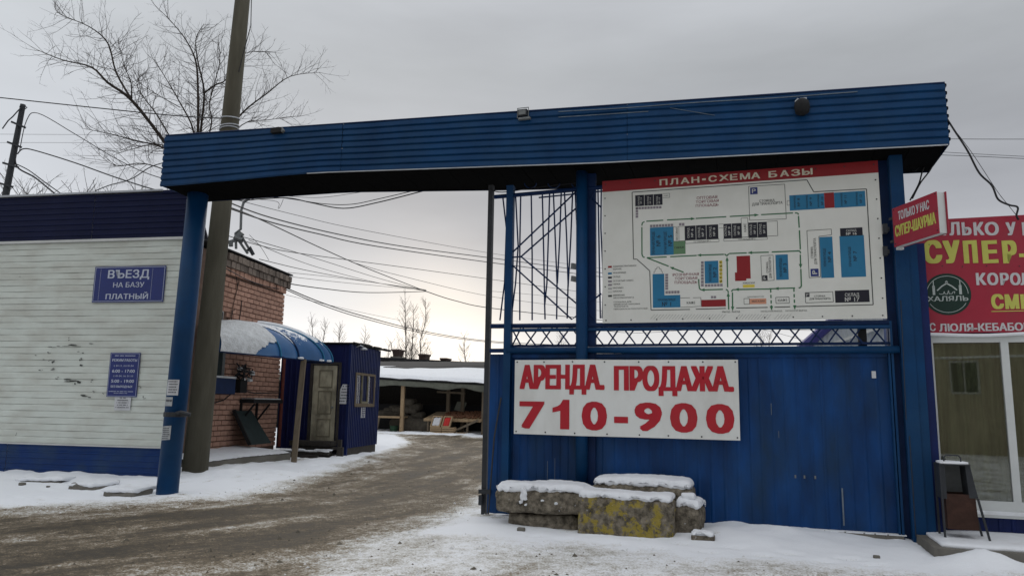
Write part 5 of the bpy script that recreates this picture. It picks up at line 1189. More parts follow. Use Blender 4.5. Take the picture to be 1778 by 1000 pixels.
# ------------------------------------------------------------------ brick guard building
t = Thing('brick_building', 'pink brick building with crumbling grey cornice behind the concrete pole', 'building', Bk, (2, 0, .3))
def bp(x, y, off=0.0): return Bk.px(x, y, off)
uR = bp(497, 480)[0]; zR = bp(497, 478)[1]; zL = bp(392, 436)[1]; uL = bp(392, 436)[0]
topz = lambda u: zR+(zL-zR)*(uR-u)/(uR-uL)
U0 = -2.0
b = MB(); zt0, zt1 = topz(U0)-.12, topz(uR)-.12
b.hexa([(U0, .035, .0), (uR-.03, .035, .0), (uR-.03, 5, .0), (U0, 5, .0), (U0, .035, zt0), (uR-.03, .035, zt1), (uR-.03, 5, zt1), (U0, 5, zt0)]); t.part('wall', b, M['mortar'])
b = MB(); b.hexa([(U0, -.16, zt0+.115), (uR+.12, -.16, zt1+.115), (uR+.12, 5, zt1+.115), (U0, 5, zt0+.115), (U0, -.16, zt0+.15), (uR+.12, -.16, zt1+.15), (uR+.12, 5, zt1+.15), (U0, 5, zt0+.15)]); t.part('roof', b, M['black'])
# window opening behind the canopy
wu0, wu1 = bp(372, 550)[0], bp(387, 550)[0]; wz_1, wz_0 = bp(380, 540)[1], bp(380, 568)[1]-.6
BW, BH = .33, .128
def brickmesh(w_, h_, d_, sd):
    r_ = random.Random(sd); q = .008; j = lambda: r_.uniform(-.008, .008)
    v = [(q+j(), 0, q+j()), (w_-q+j(), 0, q+j()), (w_-q+j(), 0, h_-q+j()), (q+j(), 0, h_-q+j()), (0, .02, 0), (w_, .02, 0), (w_, .02, h_), (0, .02, h_), (0, d_, 0), (w_, d_, 0), (w_, d_, h_), (0, d_, h_)]
    mb = MB().add(v, [(0, 1, 2, 3), (4, 5, 1, 0), (5, 6, 2, 1), (6, 7, 3, 2), (7, 4, 0, 3), (8, 9, 5, 4), (9, 10, 6, 5), (10, 11, 7, 6), (11, 8, 4, 7)]); return mb
var = [mesh('brick', brickmesh(BW-.016, BH-.016, .06, k), M['brick']) for k in range(5)]
half = [mesh('brick', brickmesh(BW/2-.02, BH-.016, .06, 9+k), M['brick']) for k in range(2)]
rg = random.Random(4); cand = []
rows = int((max(zt0, zt1)-.1)/BH)+1
for r_ in range(rows):
    z = .20+r_*BH
    u = uR-BW if r_ % 2 == 0 else uR-BW*1.5
    if r_ % 2: cand.append((uR-BW/2, z, 1))
    while u > .3:
        if z+BH < topz(u)-.58 and not (wu0-BW < u < wu1 and wz_0 < z < wz_1) : cand.append((u, z, 0))
        u -= BW
cand = [c for c in cand if c[1]+BH < topz(c[0])-.56 and c[1] > .2]
vis = sorted(cand, key=lambda c: (c[0] < .9, not c[1] > 3.1, -c[1]))
for c in vis[:285]:
    o = bpy.data.objects.new('brick', rg.choice(half) if c[2] else rg.choice(var)); COL.objects.link(o); o.parent = t.o; o.location = (c[0]-t.b[0], -rg.uniform(0, .010)-t.b[1], c[1]-t.b[2])
b = MB()
for c in vis[285:]:
    q = brickmesh((BW/2 if c[2] else BW)-.02, BH-.016, .06, int(c[0]*100)); b.add([(p[0]+c[0], p[1]-.004, p[2]+c[1]) for p in q.v], q.f)
t.part('brick', b, M['brick'], kind='stuff')
# cornice: two projecting courses and the worn parapet course
hb = [mesh('cornice_brick', brickmesh(.19, .17, .18, 40+k), M['brickgrey']) for k in range(4)]; hb2 = [mesh('cornice_brick', brickmesh(.19, .17, .18, 50+k), M['brick']) for k in range(3)]
for row, (dz, pr, ms) in enumerate(((-.56, .04, hb2), (-.39, .10, hb), (-.215, .15, hb))):
    u = uR-.19+(.1 if row else 0)
    while u > .5:
        o = bpy.data.objects.new('cornice_brick', rg.choice(ms)); COL.objects.link(o); o.parent = t.o
        sl_ = (topz(u)-topz(u+1)); o.rotation_euler = (0, math.atan(sl_)*1.0, rg.uniform(-.03, .03)); o.location = (u-t.b[0], -pr+rg.uniform(-.02, .02), topz(u)+dz-t.b[2]); u -= .21
b = MB(); zz = wz_1
b.box(wu0-.05, wu1+.05, .02, .06, wz_0, wz_1+.06); o = t.part('window_frame', b, M['trim']); b = MB(); b.box(wu0+.35, wu1-.0, -.0, .018, wz_0, wz_1); t.part('window_pane', b, M['black'])
b = MB(); b.tube([(bp(425, 445)[0], -.03, bp(425, 452)[1]), (bp(415, 480)[0], -.03, bp(415, 480)[1]), (bp(396, 560)[0], -.03, bp(396, 560)[1])], .012, 5); t.part('conduit', b, M['mortar'])
b = MB()
for pts in ([(390, 466), (410, 478), (440, 492), (470, 500), (496, 503)], [(407, 470), (411, 500), (407, 512)], [(418, 522), (417, 535), (413, 560)], [(399, 560), (402, 540), (406, 537)]): b.tube([(bp(x, y)[0], -.03, bp(x, y)[1]) for x, y in pts], .011, 5)
t.part('cable', b, M['rubber'])
# lower window and frame partly behind the pole
a, c = bp(352, 650)[0], bp(386, 650)[0]; z0_, z1_ = bp(370, 655)[1], bp(370, 622)[1]
t.part('window_pane', MB().box(a, c, -.03, -.005, z0_, z1_+.3), M['greenp']); t.part('window_frame', MB().box(c-.12, c, -.05, -.032, z0_, z1_+.3), M['steel'])

# things on and by the brick wall
def wallthing(name, label, cat, px_, py_): u, z = bp(px_, py_); return Thing(name, label, cat, Bk, (u, -.05, z)), u, z
t, u, z = wallthing('cable_box', 'dark blue metal box with snow on its lid low on brick wall beside pole', 'box', 374, 682)
t.part('body', MB().box(u-.55, u+.42, -.28, -.03, z-.02, z+.36), M['bluedark']); t.part('snow', MB().box(u-.55, u+.42, -.29, -.03, z+.362, z+.41), M['snowold'])
t, u, z = wallthing('meter_cluster', 'tangled meter and cables with bits of snow under the blue canopy', 'meter', 410, 668)
b = MB(); b.box(u-.14, u+.2, -.2, -.03, z-.2, z+.14); t.part('housing', b, M['black'])
b = MB(); r2 = random.Random(8)
for k in range(9):
    b.tube([(u+r2.uniform(-.4, .5), -.1-r2.random()*.15, z+r2.uniform(.1, .55)) for _ in range(4)], .018, 5)
b.tube([(bp(366, 697)[0], -.05, bp(366, 700)[1]), (bp(385, 690)[0], -.06, bp(385, 694)[1]), (u-.1, -.1, z-.1), (u+.8, -.1, z-.2), (u+2.4, -.1, z-.15)], .016, 5); t.part('cable', b, M['rubber'])
b = MB(); 
for k in range(6): q = rough_box((u+r2.uniform(-.3, .5), -.16, z+.12+r2.uniform(0, .3)), (.16, .1, .07), (4, 3, 2), .03, .01, 6, k); b.add(q.v, q.f)
t.part('snow', b, M['snowold'])
ua, ub = bp(415, 693)[0], bp(467, 693)[0]; za = bp(440, 693)[1]
t = Thing('wall_shelf', 'dark steel shelf with snow on two triangular brackets fixed to brick wall', 'shelf', Bk, ((ua+ub)/2, -.2, za-.5))
t.part('top', MB().box(ua, ub, -.42, -.02, za-.10, za), M['black']); t.part('snow', MB().box(ua+.1, ub-.1, -.4, -.02, za+.002, za+.03), M['snowold'])
for u in (ua+.08, (ua+ub)/2+.1):
    b = MB(); b.bar((u, -.03, za-.1), (u, -.03, za-.62), .05, .05); b.bar((u, -.03, za-.6), (u, -.4, za-.12), .04, .04); t.part('bracket', b, M['black'])
pa = onZ(398, 779, .46); q = Bk.loc(pa); u = q[0]; yy = -.55
t = Thing('leaning_board', 'dark green hatch board leaning against foot of the brick wall', 'board', Bk, (u+.6, yy, .46))
ua, ub = bp(396, 742)[0]+.1, bp(441, 770)[0]-.1
b = MB(); b.hexa([(ua+.1, yy, .47), (ub, yy, .47), (ub, yy+.06, .47), (ua+.1, yy+.06, .47), (ua-.05, -.10, 1.32), (ub-.35, -.10, 1.32), (ub-.35, -.04, 1.32), (ua-.05, -.04, 1.32)]); t.part('panel', b, M['greenp'])
b = MB(); b.bar((ua+.02, yy-.01, .48), (ua-.1, -.12, 1.34), .05, .09); t.part('edge', b, M['black'])
for i, (x, m_, lab) in enumerate(((483, 'rust', 'rusty red flaking downpipe at the brick corner'), (488.5, 'tin2', 'pale flaking pipe beside the red one at the brick corner'))):
    if m_ == 'tin2': M['tin2'] = mat('flaking_white_paint', (.30, .27, .24), .8, .4, 9, .3, dirt=(.12, .05, .04), dirt_amt=.9, dscale=6)
    else: M['rust2'] = mat('red_oxide_pipe', (.14, .04, .03), .8, .3, 9, .3); m_ = 'rust2'
    u = bp(x, 690)[0]; single('drain_pipe', MB().tube([(u, -.12-.03*i, .3), (u+.0, -.12-.03*i, 3.0)], .05-.015*i, 8), M[m_], lab, 'pipe', Bk, (u, -.12, .3), 'pipes at the brick corner')

# raised platform
t = Thing('platform', 'raised concrete platform edge with snow on top along the brick building', 'platform', W, (-7, 17, 0))
b = MB(); pts = [atY(348, 800, 16.6), atY(420, 790, 17.8), atY(470, 786, 18.6), atY(505, 783, 19.3)]; EZ = [p[2] for p in pts]; EZ = [EZ[0]]+EZ
base = [(p[0], p[1]) for p in pts]; base = [(base[0][0]-(base[1][0]-base[0][0])*.12, base[0][1]-(base[1][1]-base[0][1])*.12)]+base
q = [Bk.P(-1.2, 0.3, 0)[:2], Bk.P(2.7, .3, 0)[:2]]
poly_ = base+[tuple(q[1]), tuple(q[0])]
n = len(poly_); b.add([(x, y, -.1) for x, y in poly_]+[(x, y, (EZ[i]-.055 if i < 5 else .22)) for i, (x, y) in enumerate(poly_)], [tuple(range(n, 2*n))]+[(i, (i+1) % n, n+(i+1) % n, n+i) for i in range(n)]); t.part('slab', b, M['concrete'])
# snow sheet on it, ragged edge
b = MB(); rows_ = 40
E0 = np.array(base); cum = np.concatenate([[0], np.cumsum(np.hypot(*(E0[1:]-E0[:-1]).T))])
v = []; nx = 60; ny = 10
for i in range(nx+1):
    s_ = cum[-1]*i/nx; x = np.interp(s_, cum, E0[:, 0]); y = np.interp(s_, cum, E0[:, 1])
    for j in range(ny+1):
        f_ = j/ny; ez_ = float(np.interp(s_, cum, EZ)); wx, wy = x-2.0*f_, y+.35*f_; e_ = noise.noise(Vector((wx*3, wy*3, 0)))
        v.append((wx+(.04*e_ if j == 0 else 0)-(0 if j else -.012), wy, (ez_-.04+.02*noise.noise(Vector((wx*9, wy*9, 3))) if j == 0 else ez_+(.46-ez_)*min(1, f_*1.1)+.02*e_)))
b.add(v, [(i*(ny+1)+j, (i+1)*(ny+1)+j, (i+1)*(ny+1)+j+1, i*(ny+1)+j+1) for i in range(nx) for j in range(ny)]); t.part('snow', b, M['snow'], smooth=True)

# ------------------------------------------------------------------ canopy
def at2(x, y, Y): return Vector(atY(x, y, Y))
lipA = at2(368, 611, 16.4); lipB = at2(577, 632, 20.5); lipA.z = lipB.z = 2.66
def lip(x):   # point on the lip line under image column x
    lo, hi = 0.0, 1.0
    for _ in range(30):
        m_ = (lo+hi)/2; p = lipA.lerp(lipB, m_); q = np.array(p)-EYE; xx = 889+FPX*(q@cR)/(q@cF)
        if xx < x: lo = m_
        else: hi = m_
    return lipA.lerp(lipB, lo)
inw = Vector(Bk.n)
t = Thing('canopy', 'domed blue plastic canopy heaped with snow over the brick building doorway', 'canopy', W, (lipB.x, lipB.y, 2.6))
CH = 1.02; CD = 1.15
def ribc(kind, a):   # a 0 at lip, 1 at crest ; kind is the rib descriptor (lip point, crest point)
    P, Q = kind; th_ = a*math.pi/2; hor = Vector((Q.x-P.x, Q.y-P.y, 0))
    return Vector((P.x, P.y, P.z))+hor*(1-math.cos(th_))+Vector((0, 0, (Q.z-P.z)*math.sin(th_)))
r0 = (lip(378), lip(424)+inw*CD+Vector((0, 0, .58)))
r1 = (lip(487), lip(487)+inw*CD+Vector((0, 0, .80)))
r2_ = (lip(518), lip(500)+inw*CD+Vector((0, 0, .84)))
r3 = (lip(562), lip(515)+inw*CD+Vector((0, 0, .88)))
r4 = (lip(577), lip(520)+inw*(CD+.05)+Vector((0, 0, .90)))
r5 = (r4[0]+inw*1.0+Vector((.1, .25, 0)), lip(520)+inw*(CD+.15)+Vector((0, 0, .90)))
ribs = [r0, r1, r2_, r3, r4, r5]
def panel(ra, rb, off=0.0, nu=10, nv=18, keep=None, puff=0.0):
    b = MB(); v = []; K_ = []
    for i in range(nu+1):
        for j in range(nv+1):
            a, c = ribc(ra, j/nv), ribc(rb, j/nv); f_ = i/nu; p = a.lerp(c, f_); up_ = Vector((0, 0, 1)) if j > nv/2 else (Vector((-inw.x, -inw.y, .3)).normalized())
            out = (Vector((-inw.x, -inw.y, 0))*math.cos(j/nv*math.pi/2)+Vector((0, 0, 1))*math.sin(j/nv*math.pi/2))
            bulge = .05*math.sin(f_*math.pi)
            k = 1 if keep is None else keep(f_, j/nv)
            v.append(p+out*(off*min(1, max(0, k)*1.6+.15)+bulge+puff*(.5+.5*noise.noise(p*3)))); K_.append(k)
    f = []
    for i in range(nu):
        for j in range(nv):
            q = (i*(nv+1)+j, (i+1)*(nv+1)+j, (i+1)*(nv+1)+j+1, i*(nv+1)+j+1)
            if max(K_[x] for x in q) > 0: f.append(q)
    b.add(v, f); return b
mats_ = [M['tin'], M['tin'], M['dustsnow'], M['dustsnow'], M['tin']]
for k in range(5): t.part('canopy_panel', panel(ribs[k], ribs[k+1]), mats_[k], smooth=True)
for k in range(1, 5):
    b = MB(); b.tube([ribc(ribs[k], a)+Vector((.02, -.02, .01)) for a in np.linspace(0, 1, 14)], .022, 6); t.part('rib', b, M['mapblue'] if k != 2 else M['bluedark'], label='dark seam rib of the canopy')
b = MB(); b.tube([r0[0], lip(420), lip(487), lip(540), r4[0], r5[0]], .03, 6); t.part('lip_tube', b, M['bluedark'])
# back: flat roof of the canopy to the wall
b = MB(); cr0, cr1 = r0[1], r4[1]; b.add([cr0, cr1, cr1+inw*.9+Vector((0, 0, .02)), cr0+inw*.9], [(0, 1, 2, 3)]); t.part('canopy_top', b, M['tin'])
def keepA(f_, a):
    n_ = noise.noise(Vector((f_*7, a*5, 1)))*.07+noise.noise(Vector((f_*22, a*16, 4)))*.035
    edge = max(0, (f_-.52)/.48)**.6*.34 if f_ > .52 else -.2
    return a-edge+n_
b = panel(r0, r1, .10, 70, 44, keepA, .03); t.part('snow', b, M['snowold'], smooth=True)
def keepB(f_, a): return a-(.92-.82*f_)*1.0+noise.noise(Vector((f_*8, a*8, 9)))*.06 if f_ < .999 else a-.12
def keepC(f_, a):
    n_ = noise.noise(Vector((f_*9, a*9, 3)))*.09; return (a-.30-.75*(1-f_))+n_
b = panel(r1, r2_, .05, 14, 30, lambda f_, a: a-(1.0-.72*f_)+noise.noise(Vector((f_*5, a*9, 9)))*.04, .01); t.part('snow', b, M['snow'], smooth=True)
b = panel(r3, r4, .04, 10, 30, lambda f_, a: a-.42+noise.noise(Vector((f_*7, a*9, 5)))*.08, .01); t.part('snow', b, M['snow'], smooth=True)
b = MB(); b.add([Vector(cr0)+Vector((0, 0, .05)), Vector(cr1)+Vector((0, 0, .04)), Vector(cr1)+inw*.9+Vector((0, 0, .07)), Vector(cr0)+inw*.9+Vector((0, 0, .06))], [(0, 1, 2, 3)]); t.part('snow', b, M['snow'])
for x in (520, 556, 569): t.part('snow', rough_box(tuple(lip(x)+Vector((0, -.03, .02))), (.22, .12, .05), (5, 4, 2), .02, .01, 6, int(x)), M['snow'])
# props holding the lip
pf = onG(510, 802); tp = lip(527)
single('canopy_prop', MB().bar((pf[0], pf[1], pf[2]-.05), (tp.x, tp.y+.02, tp.z), .125, .09), M['wood'], 'leaning weathered timber prop under the front edge of blue canopy', 'post', W, (pf[0], pf[1], 0))

# ------------------------------------------------------------------ kiosk of blue ribbed cladding
def kp(x, y, off=0.0): return K.px(x, y, off)
KS = Frame(K.o[:2], K.a+math.pi/2)     # side face: x runs away along the drive, -y... faces the drive
def ksp(x, y, off=0.0): return KS.px(x, y, off)
kz = kp(606, 597)[1]; kL = kp(484, 700)[0]; kD = ksp(652, 785)[0]; kzR = ksp(655, 607)[1]
t = Thing('guard_kiosk', 'small blue ribbed metal guard kiosk with window and old cream door', 'kiosk', K, (0, 1, 0))
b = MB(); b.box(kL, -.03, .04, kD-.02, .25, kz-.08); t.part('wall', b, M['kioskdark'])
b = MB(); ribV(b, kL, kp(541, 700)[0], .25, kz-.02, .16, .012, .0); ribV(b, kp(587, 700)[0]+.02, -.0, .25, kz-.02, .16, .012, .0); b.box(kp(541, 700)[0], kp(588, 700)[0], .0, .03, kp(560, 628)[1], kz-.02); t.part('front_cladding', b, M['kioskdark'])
# side cladding built in the side frame, as child of the same thing: convert coordinates
def S2K(mb):
    o = MB(); o.f = mb.f
    for p in mb.v: w_ = KS.P(*p); o.v.append(tuple(K.loc(w_)))
    return o
b = MB(); ribV(b, .0, kD, .30, kzR+.35, .14, .03, -.005, .5)
for i, p in enumerate(b.v):
    if p[2] > 1: b.v[i] = (p[0], p[1], kz-.02+(kzR-kz)*p[0]/kD)
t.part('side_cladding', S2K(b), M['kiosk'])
t.part('skirt', S2K(MB().box(.02, kD-.05, .0, .05, .02, .34)), M['woodd'])
b = MB(); b.box(-.05, .03, -.03, .03, -.05, kz); t.part('corner_trim', b, M['kiosk'])
b = MB(); b.hexa([(kL, -.06, kz), (.06, -.06, kz), (.06, kD+.1, kzR), (kL, kD+.1, kzR), (kL, -.06, kz+.04), (.06, -.06, kz+.04), (.06, kD+.1, kzR+.04), (kL, kD+.1, kzR+.04)]); t.part('roof', b, M['black'])
b = MB()
for k in range(9): a = k/9; b.tube([(.07+rg.uniform(-.02, .04), kD*a*1.02+.9*(k > 3), kz+(kzR-kz)*a+.03), (.07+rg.uniform(-.02, .04), min(kD+.2, kD*(a+.14)+.3), kz+(kzR-kz)*(a+.1)+.03)], rg.uniform(.03, .055), 6)
t.part('roof_felt', b, M['black'])
# side window
a, c = ksp(614, 680)[0], ksp(648, 680)[0]; z0_, z1_ = ksp(631, 706)[1], ksp(631, 648)[1]
b = MB()
for q in ((a, c, z0_, z0_+.1), (a, c, z1_-.07, z1_), (a, a+.07, z0_+.1, z1_-.07), (c-.09, c, z0_+.1, z1_-.07)): b.box(q[0], q[1], -.06, .02, q[2], q[3])
wf = t.part('window_frame', S2K(b), M['wood'])
m1, m2 = a+(c-a)*.32, a+(c-a)*.60
b = MB(); b.box(m1-.04, m1+.02, -.07, -.0, z0_+.1, z1_-.07); b.box(m2-.03, m2+.03, -.07, -.0, z0_+.1, z1_-.07); b.box(m1+.02, m2-.03, -.065, -.0, z0_+.1, z0_+.16); t.part('sash', S2K(b), M['doorline'], parent=wf)
for q in ((a+.07, m1-.04), (m2+.03, c-.09)): t.part('window_pane', S2K(MB().box(q[0], q[1], -.03, -.02, z0_+.1, z1_-.07)), M['glass'])
b = MB(); b.box(a+.05, c-.05, -.0185, -.012, z0_+.08, z1_-.05); t.part('window_dark', S2K(b), M['black'])
# door
a, c = kp(541, 700)[0], kp(586, 700)[0]; z0_, z1_ = kp(563, 768)[1], kp(563, 633)[1]
b = MB(); b.box(a-.07, a, -.05, .03, z0_, z1_+.07); b.box(c, c+.07, -.05, .03, z0_, z1_+.07); b.box(a, c, -.05, .03, z1_, z1_+.07); t.part('door_frame', b, M['woodd'])
b = MB(); b.box(a+.02, c-.05, -.02, .02, z0_, z1_-.02); dr = t.part('door', b, M['door'])
dw = c-a; H_ = z1_-z0_
for (fz0, fz1) in ((.07, .30), (.36, .66), (.70, .93)):
    xa, xb = a+dw*.25, a+dw*.78; za, zb = z0_+H_*fz0, z0_+H_*fz1; b = MB()
    for q in ((xa, xb, za, za+.03), (xa, xb, zb-.03, zb), (xa, xa+.03, za+.03, zb-.03), (xb-.03, xb, za+.03, zb-.03)): b.box(q[0], q[1], -.028, -.020, q[2], q[3])
    t.part('moulding', b, M['doorline'], parent=dr)
b = MB(); b.lathe([(.03, 0), (.035, .03), (.02, .05)], 8); b.v = [(p[0]+c-.14, -.02-p[2], p[1]+z0_+H_*.45) for p in b.v]; t.part('handle', b, M['steel'], parent=dr)
# lamp on the side
u, z = ksp(626, 603, -.1); b = MB(); b.tube([(u-.12, -.02, z), (u-.1, -.12, z+.05), (u, -.18, z+.02)], .018, 6); b.lathe([(.03, 0), (.09, -.03), (.1, -.07)], 10, (u+.03, -.2, z)); 
w_ = KS.P(u, -.1, z); lk = K.loc(w_); tl_ = Thing('wall_lamp', 'small pale curved wall lamp above kiosk window', 'lamp', K, lk); bb = S2K(b); tl_.part('arm', bb, M['zinc'])
# notices
def knotice(label, fr, x0, y0, x1, y1, off, rows, cut=False):
    a, c = fr.px(x0, (y0+y1)/2, off)[0], fr.px(x1, (y0+y1)/2, off)[0]; z1_ = fr.px((x0+x1)/2, y0, off)[1]; z0_ = fr.px((x0+x1)/2, y1, off)[1]
    th_ = Thing('paper_notice', label, 'notice', fr, ((a+c)/2, off, z0_), 'paper notices'); b = MB(); w_ = c-a; h_ = z1_-z0_
    pts = [(a, off, z0_), (c, off, z0_), (c, off, z1_), (a+(.35*w_ if cut else 0), off, z1_), (a, off, z1_-(.42*h_ if cut else 0))]
    b.add(pts if cut else pts[:4], [tuple(range(5 if cut else 4))]); th_.part('sheet', b, M['paper']); b = MB(); r3_ = random.Random(2)
    for i in range(rows):
        zz = z1_-h_*(i+.9)/(rows+.6); ins = .3*w_*(1-i/rows) if cut else .12*w_; scribble(b, a+ins+.02, c-.03*w_, zz, zz+h_/(rows+1)*.5, off-.002, r3_)
    th_.part('print', b, M['ink'], kind='stuff')
knotice('large white notice with a cut corner beside the kiosk door', K, 588, 667, 606, 701, -.03, 6, True)
knotice('small white paper under the kiosk window', KS, 627, 707, 634, 725, -.03, 4)
knotice('tiny pale sticker on the far edge of kiosk side wall', KS, 648, 660, 652, 672, -.03, 1)
# timber steps
t = Thing('door_steps', 'dark old timber steps with patches of snow before the kiosk door', 'steps', K, (-.8, -.5, .0))
for k, (x0, x1, y0, y1, z, rzz) in enumerate(((-1.15, .08, -.45, .0, .43, 0), (-1.1, .1, -.42, -.06, .30, .02), (-1.35, .15, -.75, -.5, .22, -.03), (-1.3, .2, -.95, -.78, .20, .05), (-1.4, .0, -1.1, -.98, .12, -.02), (-1.1, .2, -.5, -.40, .12, 0))):
    a = kp(505, 790)[0]*0; t.part('plank', rough_box(((x0+x1)/2-.35, (y0+y1)/2, z), (x1-x0, y1-y0-.02, .09 if k else .14), (10, 3, 2), .01, .012, 4, k, rz=rzz), M['woodd'])
for k in range(7):
    x = rg.uniform(-1.5, -.35); y = rg.choice((-.2, -.62, -.86)); t.part('snow', rough_box((x, y, {-.2: .51, -.62: .28, -.86: .26}[y]), (rg.uniform(.25, .6), .16, .04), (8, 4, 2), .018, .02, 6, 60+k), M['snow'], smooth=True)
b = MB(); b.box(-.12, -.02, -.35, -.25, .0, .55); b.box(-.05, .12, -.55, -.45, .0, .36); t.part('stake', b, M['woodd'])

# ------------------------------------------------------------------ market shed across the yard
sa, sb_ = onZ(640, 751, 0), onZ(846, 757, 0)
MS = Frame(sa[:2], math.atan2(sb_[1]-sa[1], sb_[0]-sa[0])); ML = math.hypot(sb_[0]-sa[0], sb_[1]-sa[1])
def ms(x, y, off=0.0): return MS.px(x, y, off)
ze0, ze1 = ms(656, 657)[1], ms(838, 668)[1]
t = Thing('market_shed', 'long open fronted market shed with thick snow on its roof across the yard', 'shed', MS, (ML/2, 1, 0))
xl, xr = -6.0, ML+3.0
zq = lambda x: ze0+(ze1-ze0)*x/ML
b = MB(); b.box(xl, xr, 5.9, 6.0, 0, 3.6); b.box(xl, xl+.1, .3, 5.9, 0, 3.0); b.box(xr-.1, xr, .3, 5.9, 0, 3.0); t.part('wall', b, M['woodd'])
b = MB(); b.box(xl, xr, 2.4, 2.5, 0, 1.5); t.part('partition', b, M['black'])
b = MB(); b.hexa([(xl, -.25, zq(xl)-.02), (xr, -.25, zq(xr)-.02), (xr, 6.2, 4.0), (xl, 6.2, 4.05), (xl, -.25, zq(xl)+.05), (xr, -.25, zq(xr)+.05), (xr, 6.2, 4.1), (xl, 6.2, 4.12)]); t.part('roof', b, M['black'])
b = MB(); v = []; nx, ny = 70, 14
for i in range(nx+1):
    x = xl+(xr-xl)*i/nx
    for j in range(ny+1):
        f_ = j/ny; y = -.30+3.6*f_; zz = zq(x)+(3.98-zq(x))*(y+.25)/6.4+.20+.03*noise.noise(Vector((x*.8, y*.8, 2)))
        if j == 0: zz -= .15-.03*noise.noise(Vector((x*1.6, 0, 5))); y += .05*noise.noise(Vector((x*1.1, 3, 5)))
        v.append((x, y, zz+.03*math.sin(f_*3.1)))
ridge = [(xl+(xr-xl)*i/nx) for i in range(nx+1)]
b.add(v, [(i*(ny+1)+j, (i+1)*(ny+1)+j, (i+1)*(ny+1)+j+1, i*(ny+1)+j+1) for i in range(nx) for j in range(ny)]); t.part('snow', b, M['snow'], smooth=True)
b = MB(); v = []; nx = 90
for i in range(nx+1):
    x = xl+(xr-xl)*i/nx; sag = .09*abs(math.sin(x*1.05+.7))+.04*math.sin(x*3.3)
    v += [(x, -.27, zq(x)-.03), (x, -.33+.02*math.sin(x*9), zq(x)-.14-sag*.6), (x, -.28, zq(x)-.26-sag)]
b.add(v, [(3*i+k, 3*i+3+k, 3*i+4+k, 3*i+1+k) for i in range(nx) for k in range(2)]); t.part('tarp', b, M['tarp'], smooth=True)
b = MB(); b.tube([(xl+(xr-xl)*i/30, -.30, zq(xl+(xr-xl)*i/30)+.03+.02*math.sin(i*2)) for i in range(31)], .05, 5); t.part('eave_edge', b, M['black'])
for i, x_ in enumerate((699, 760, 786, 640, 838)):
    u = ms(x_, 700)[0]; y = (0, 1.6, 1.6, 0, .2)[i]; t.part('post', MB().box(u-(.09 if i != 3 else .07), u+.09, y-.07, y+.07, 0, 2.75), M['woodp'] if i == 0 else M['wood'], label='orange brown timber post' if i == 0 else None)
b = MB(); b.bar((ms(760, 680)[0]-.6, 1.5, 2.2), (ms(760, 680)[0]+1.0, 1.5, 2.15), .1, .08); t.part('beam', b, M['wood'])
# left bench and sacks
def W2(u, z): return u
t = Thing('plank_table', 'plain plank table at the left of market shed with potato sacks behind', 'table', MS, (ms(675, 730)[0], .4, 0))
u0, u1 = ms(648, 730)[0], ms(700, 730)[0]; zt = ms(675, 722)[1]
t.part('tabletop', MB().box(u0, u1-.12, -.2, .9, zt-.10, zt), M['woodp'])
for u in (ms(655, 740)[0], u0+.1): b = MB(); b.bar((u+.12, -.1, zt-.1), (u-.02, -.1, 0), .12, .08); t.part('leg', b, M['wood'])
for u in (u1-.3,): b = MB(); b.bar((u, .8, zt-.1), (u, .8, 0), .1, .08); t.part('leg', b, M['wood'])
k = 0
for (px_, py_, s_) in ((669, 717, .34), (677, 713, .36), (685, 709, .36), (680, 718, .32), (692, 712, .4), (706, 706, .42), (712, 698, .42), (716, 712, .42), (700, 722, .4), (690, 720, .36), (722, 706, .4), (726, 722, .45), (712, 728, .45)):
    u, z = ms(px_, py_, 1.4); z = max(z, .2)
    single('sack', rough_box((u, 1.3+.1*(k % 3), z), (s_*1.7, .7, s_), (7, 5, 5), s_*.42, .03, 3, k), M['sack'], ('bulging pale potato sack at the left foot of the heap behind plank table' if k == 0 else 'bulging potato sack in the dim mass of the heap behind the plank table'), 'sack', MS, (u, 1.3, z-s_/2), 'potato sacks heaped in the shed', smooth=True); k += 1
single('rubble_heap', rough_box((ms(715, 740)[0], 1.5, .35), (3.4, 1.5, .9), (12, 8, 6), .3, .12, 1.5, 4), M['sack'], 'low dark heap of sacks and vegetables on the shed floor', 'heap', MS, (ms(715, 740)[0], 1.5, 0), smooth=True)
u, _ = ms(680, 742); t = Thing('bucket', 'dark green bucket standing on the ground under the plank table', 'bucket', MS, (u, .3, 0)); b = MB().lathe([(.17, 0), (.22, .36), (.23, .38)], 12, (u, .3, 0)); t.part('body', b, M['bucket']); b = MB().lathe([(.24, .37), (.24, .39)], 12, (u, .3, 0)); t.part('rim', b, M['bucket'])
# right stall
u0, u1 = ms(737, 727)[0], ms(836, 727)[0]; zt = ms(760, 727)[1]
t = Thing('produce_stall', 'wooden produce stall table with trestle legs at the right of the shed', 'stall', MS, ((u0+u1)/2, .4, 0))
t.part('tabletop', MB().hexa([(u0, -.1, zt-.1), (u1, -.1, zt-.1), (u1, 1.8, zt+.25), (u0, 1.8, zt+.25), (u0, -.1, zt), (u1, -.1, zt), (u1, 1.8, zt+.35), (u0, 1.8, zt+.35)]), M['woodp'])
for k in range(5):
    a = u0+(u1-u0)*k/5; t.part('front_board', MB().box(a+.01, a+(u1-u0)/5-.01, -.14, -.105, zt-.12, zt+.02), M['woodp'])
for x in (744, 812): u = ms(x, 740)[0]; b = MB(); b.bar((u, -.05, zt-.1), (u, -.05, 0), .09, .09); t.part('leg', b, M['wood'])
b = MB(); b.bar((ms(786, 745)[0], -.2, .15), (ms(832, 727)[0], -.2, zt-.02), .10, .06); t.part('brace', b, M['wood'])
r5_ = random.Random(3); b = MB()
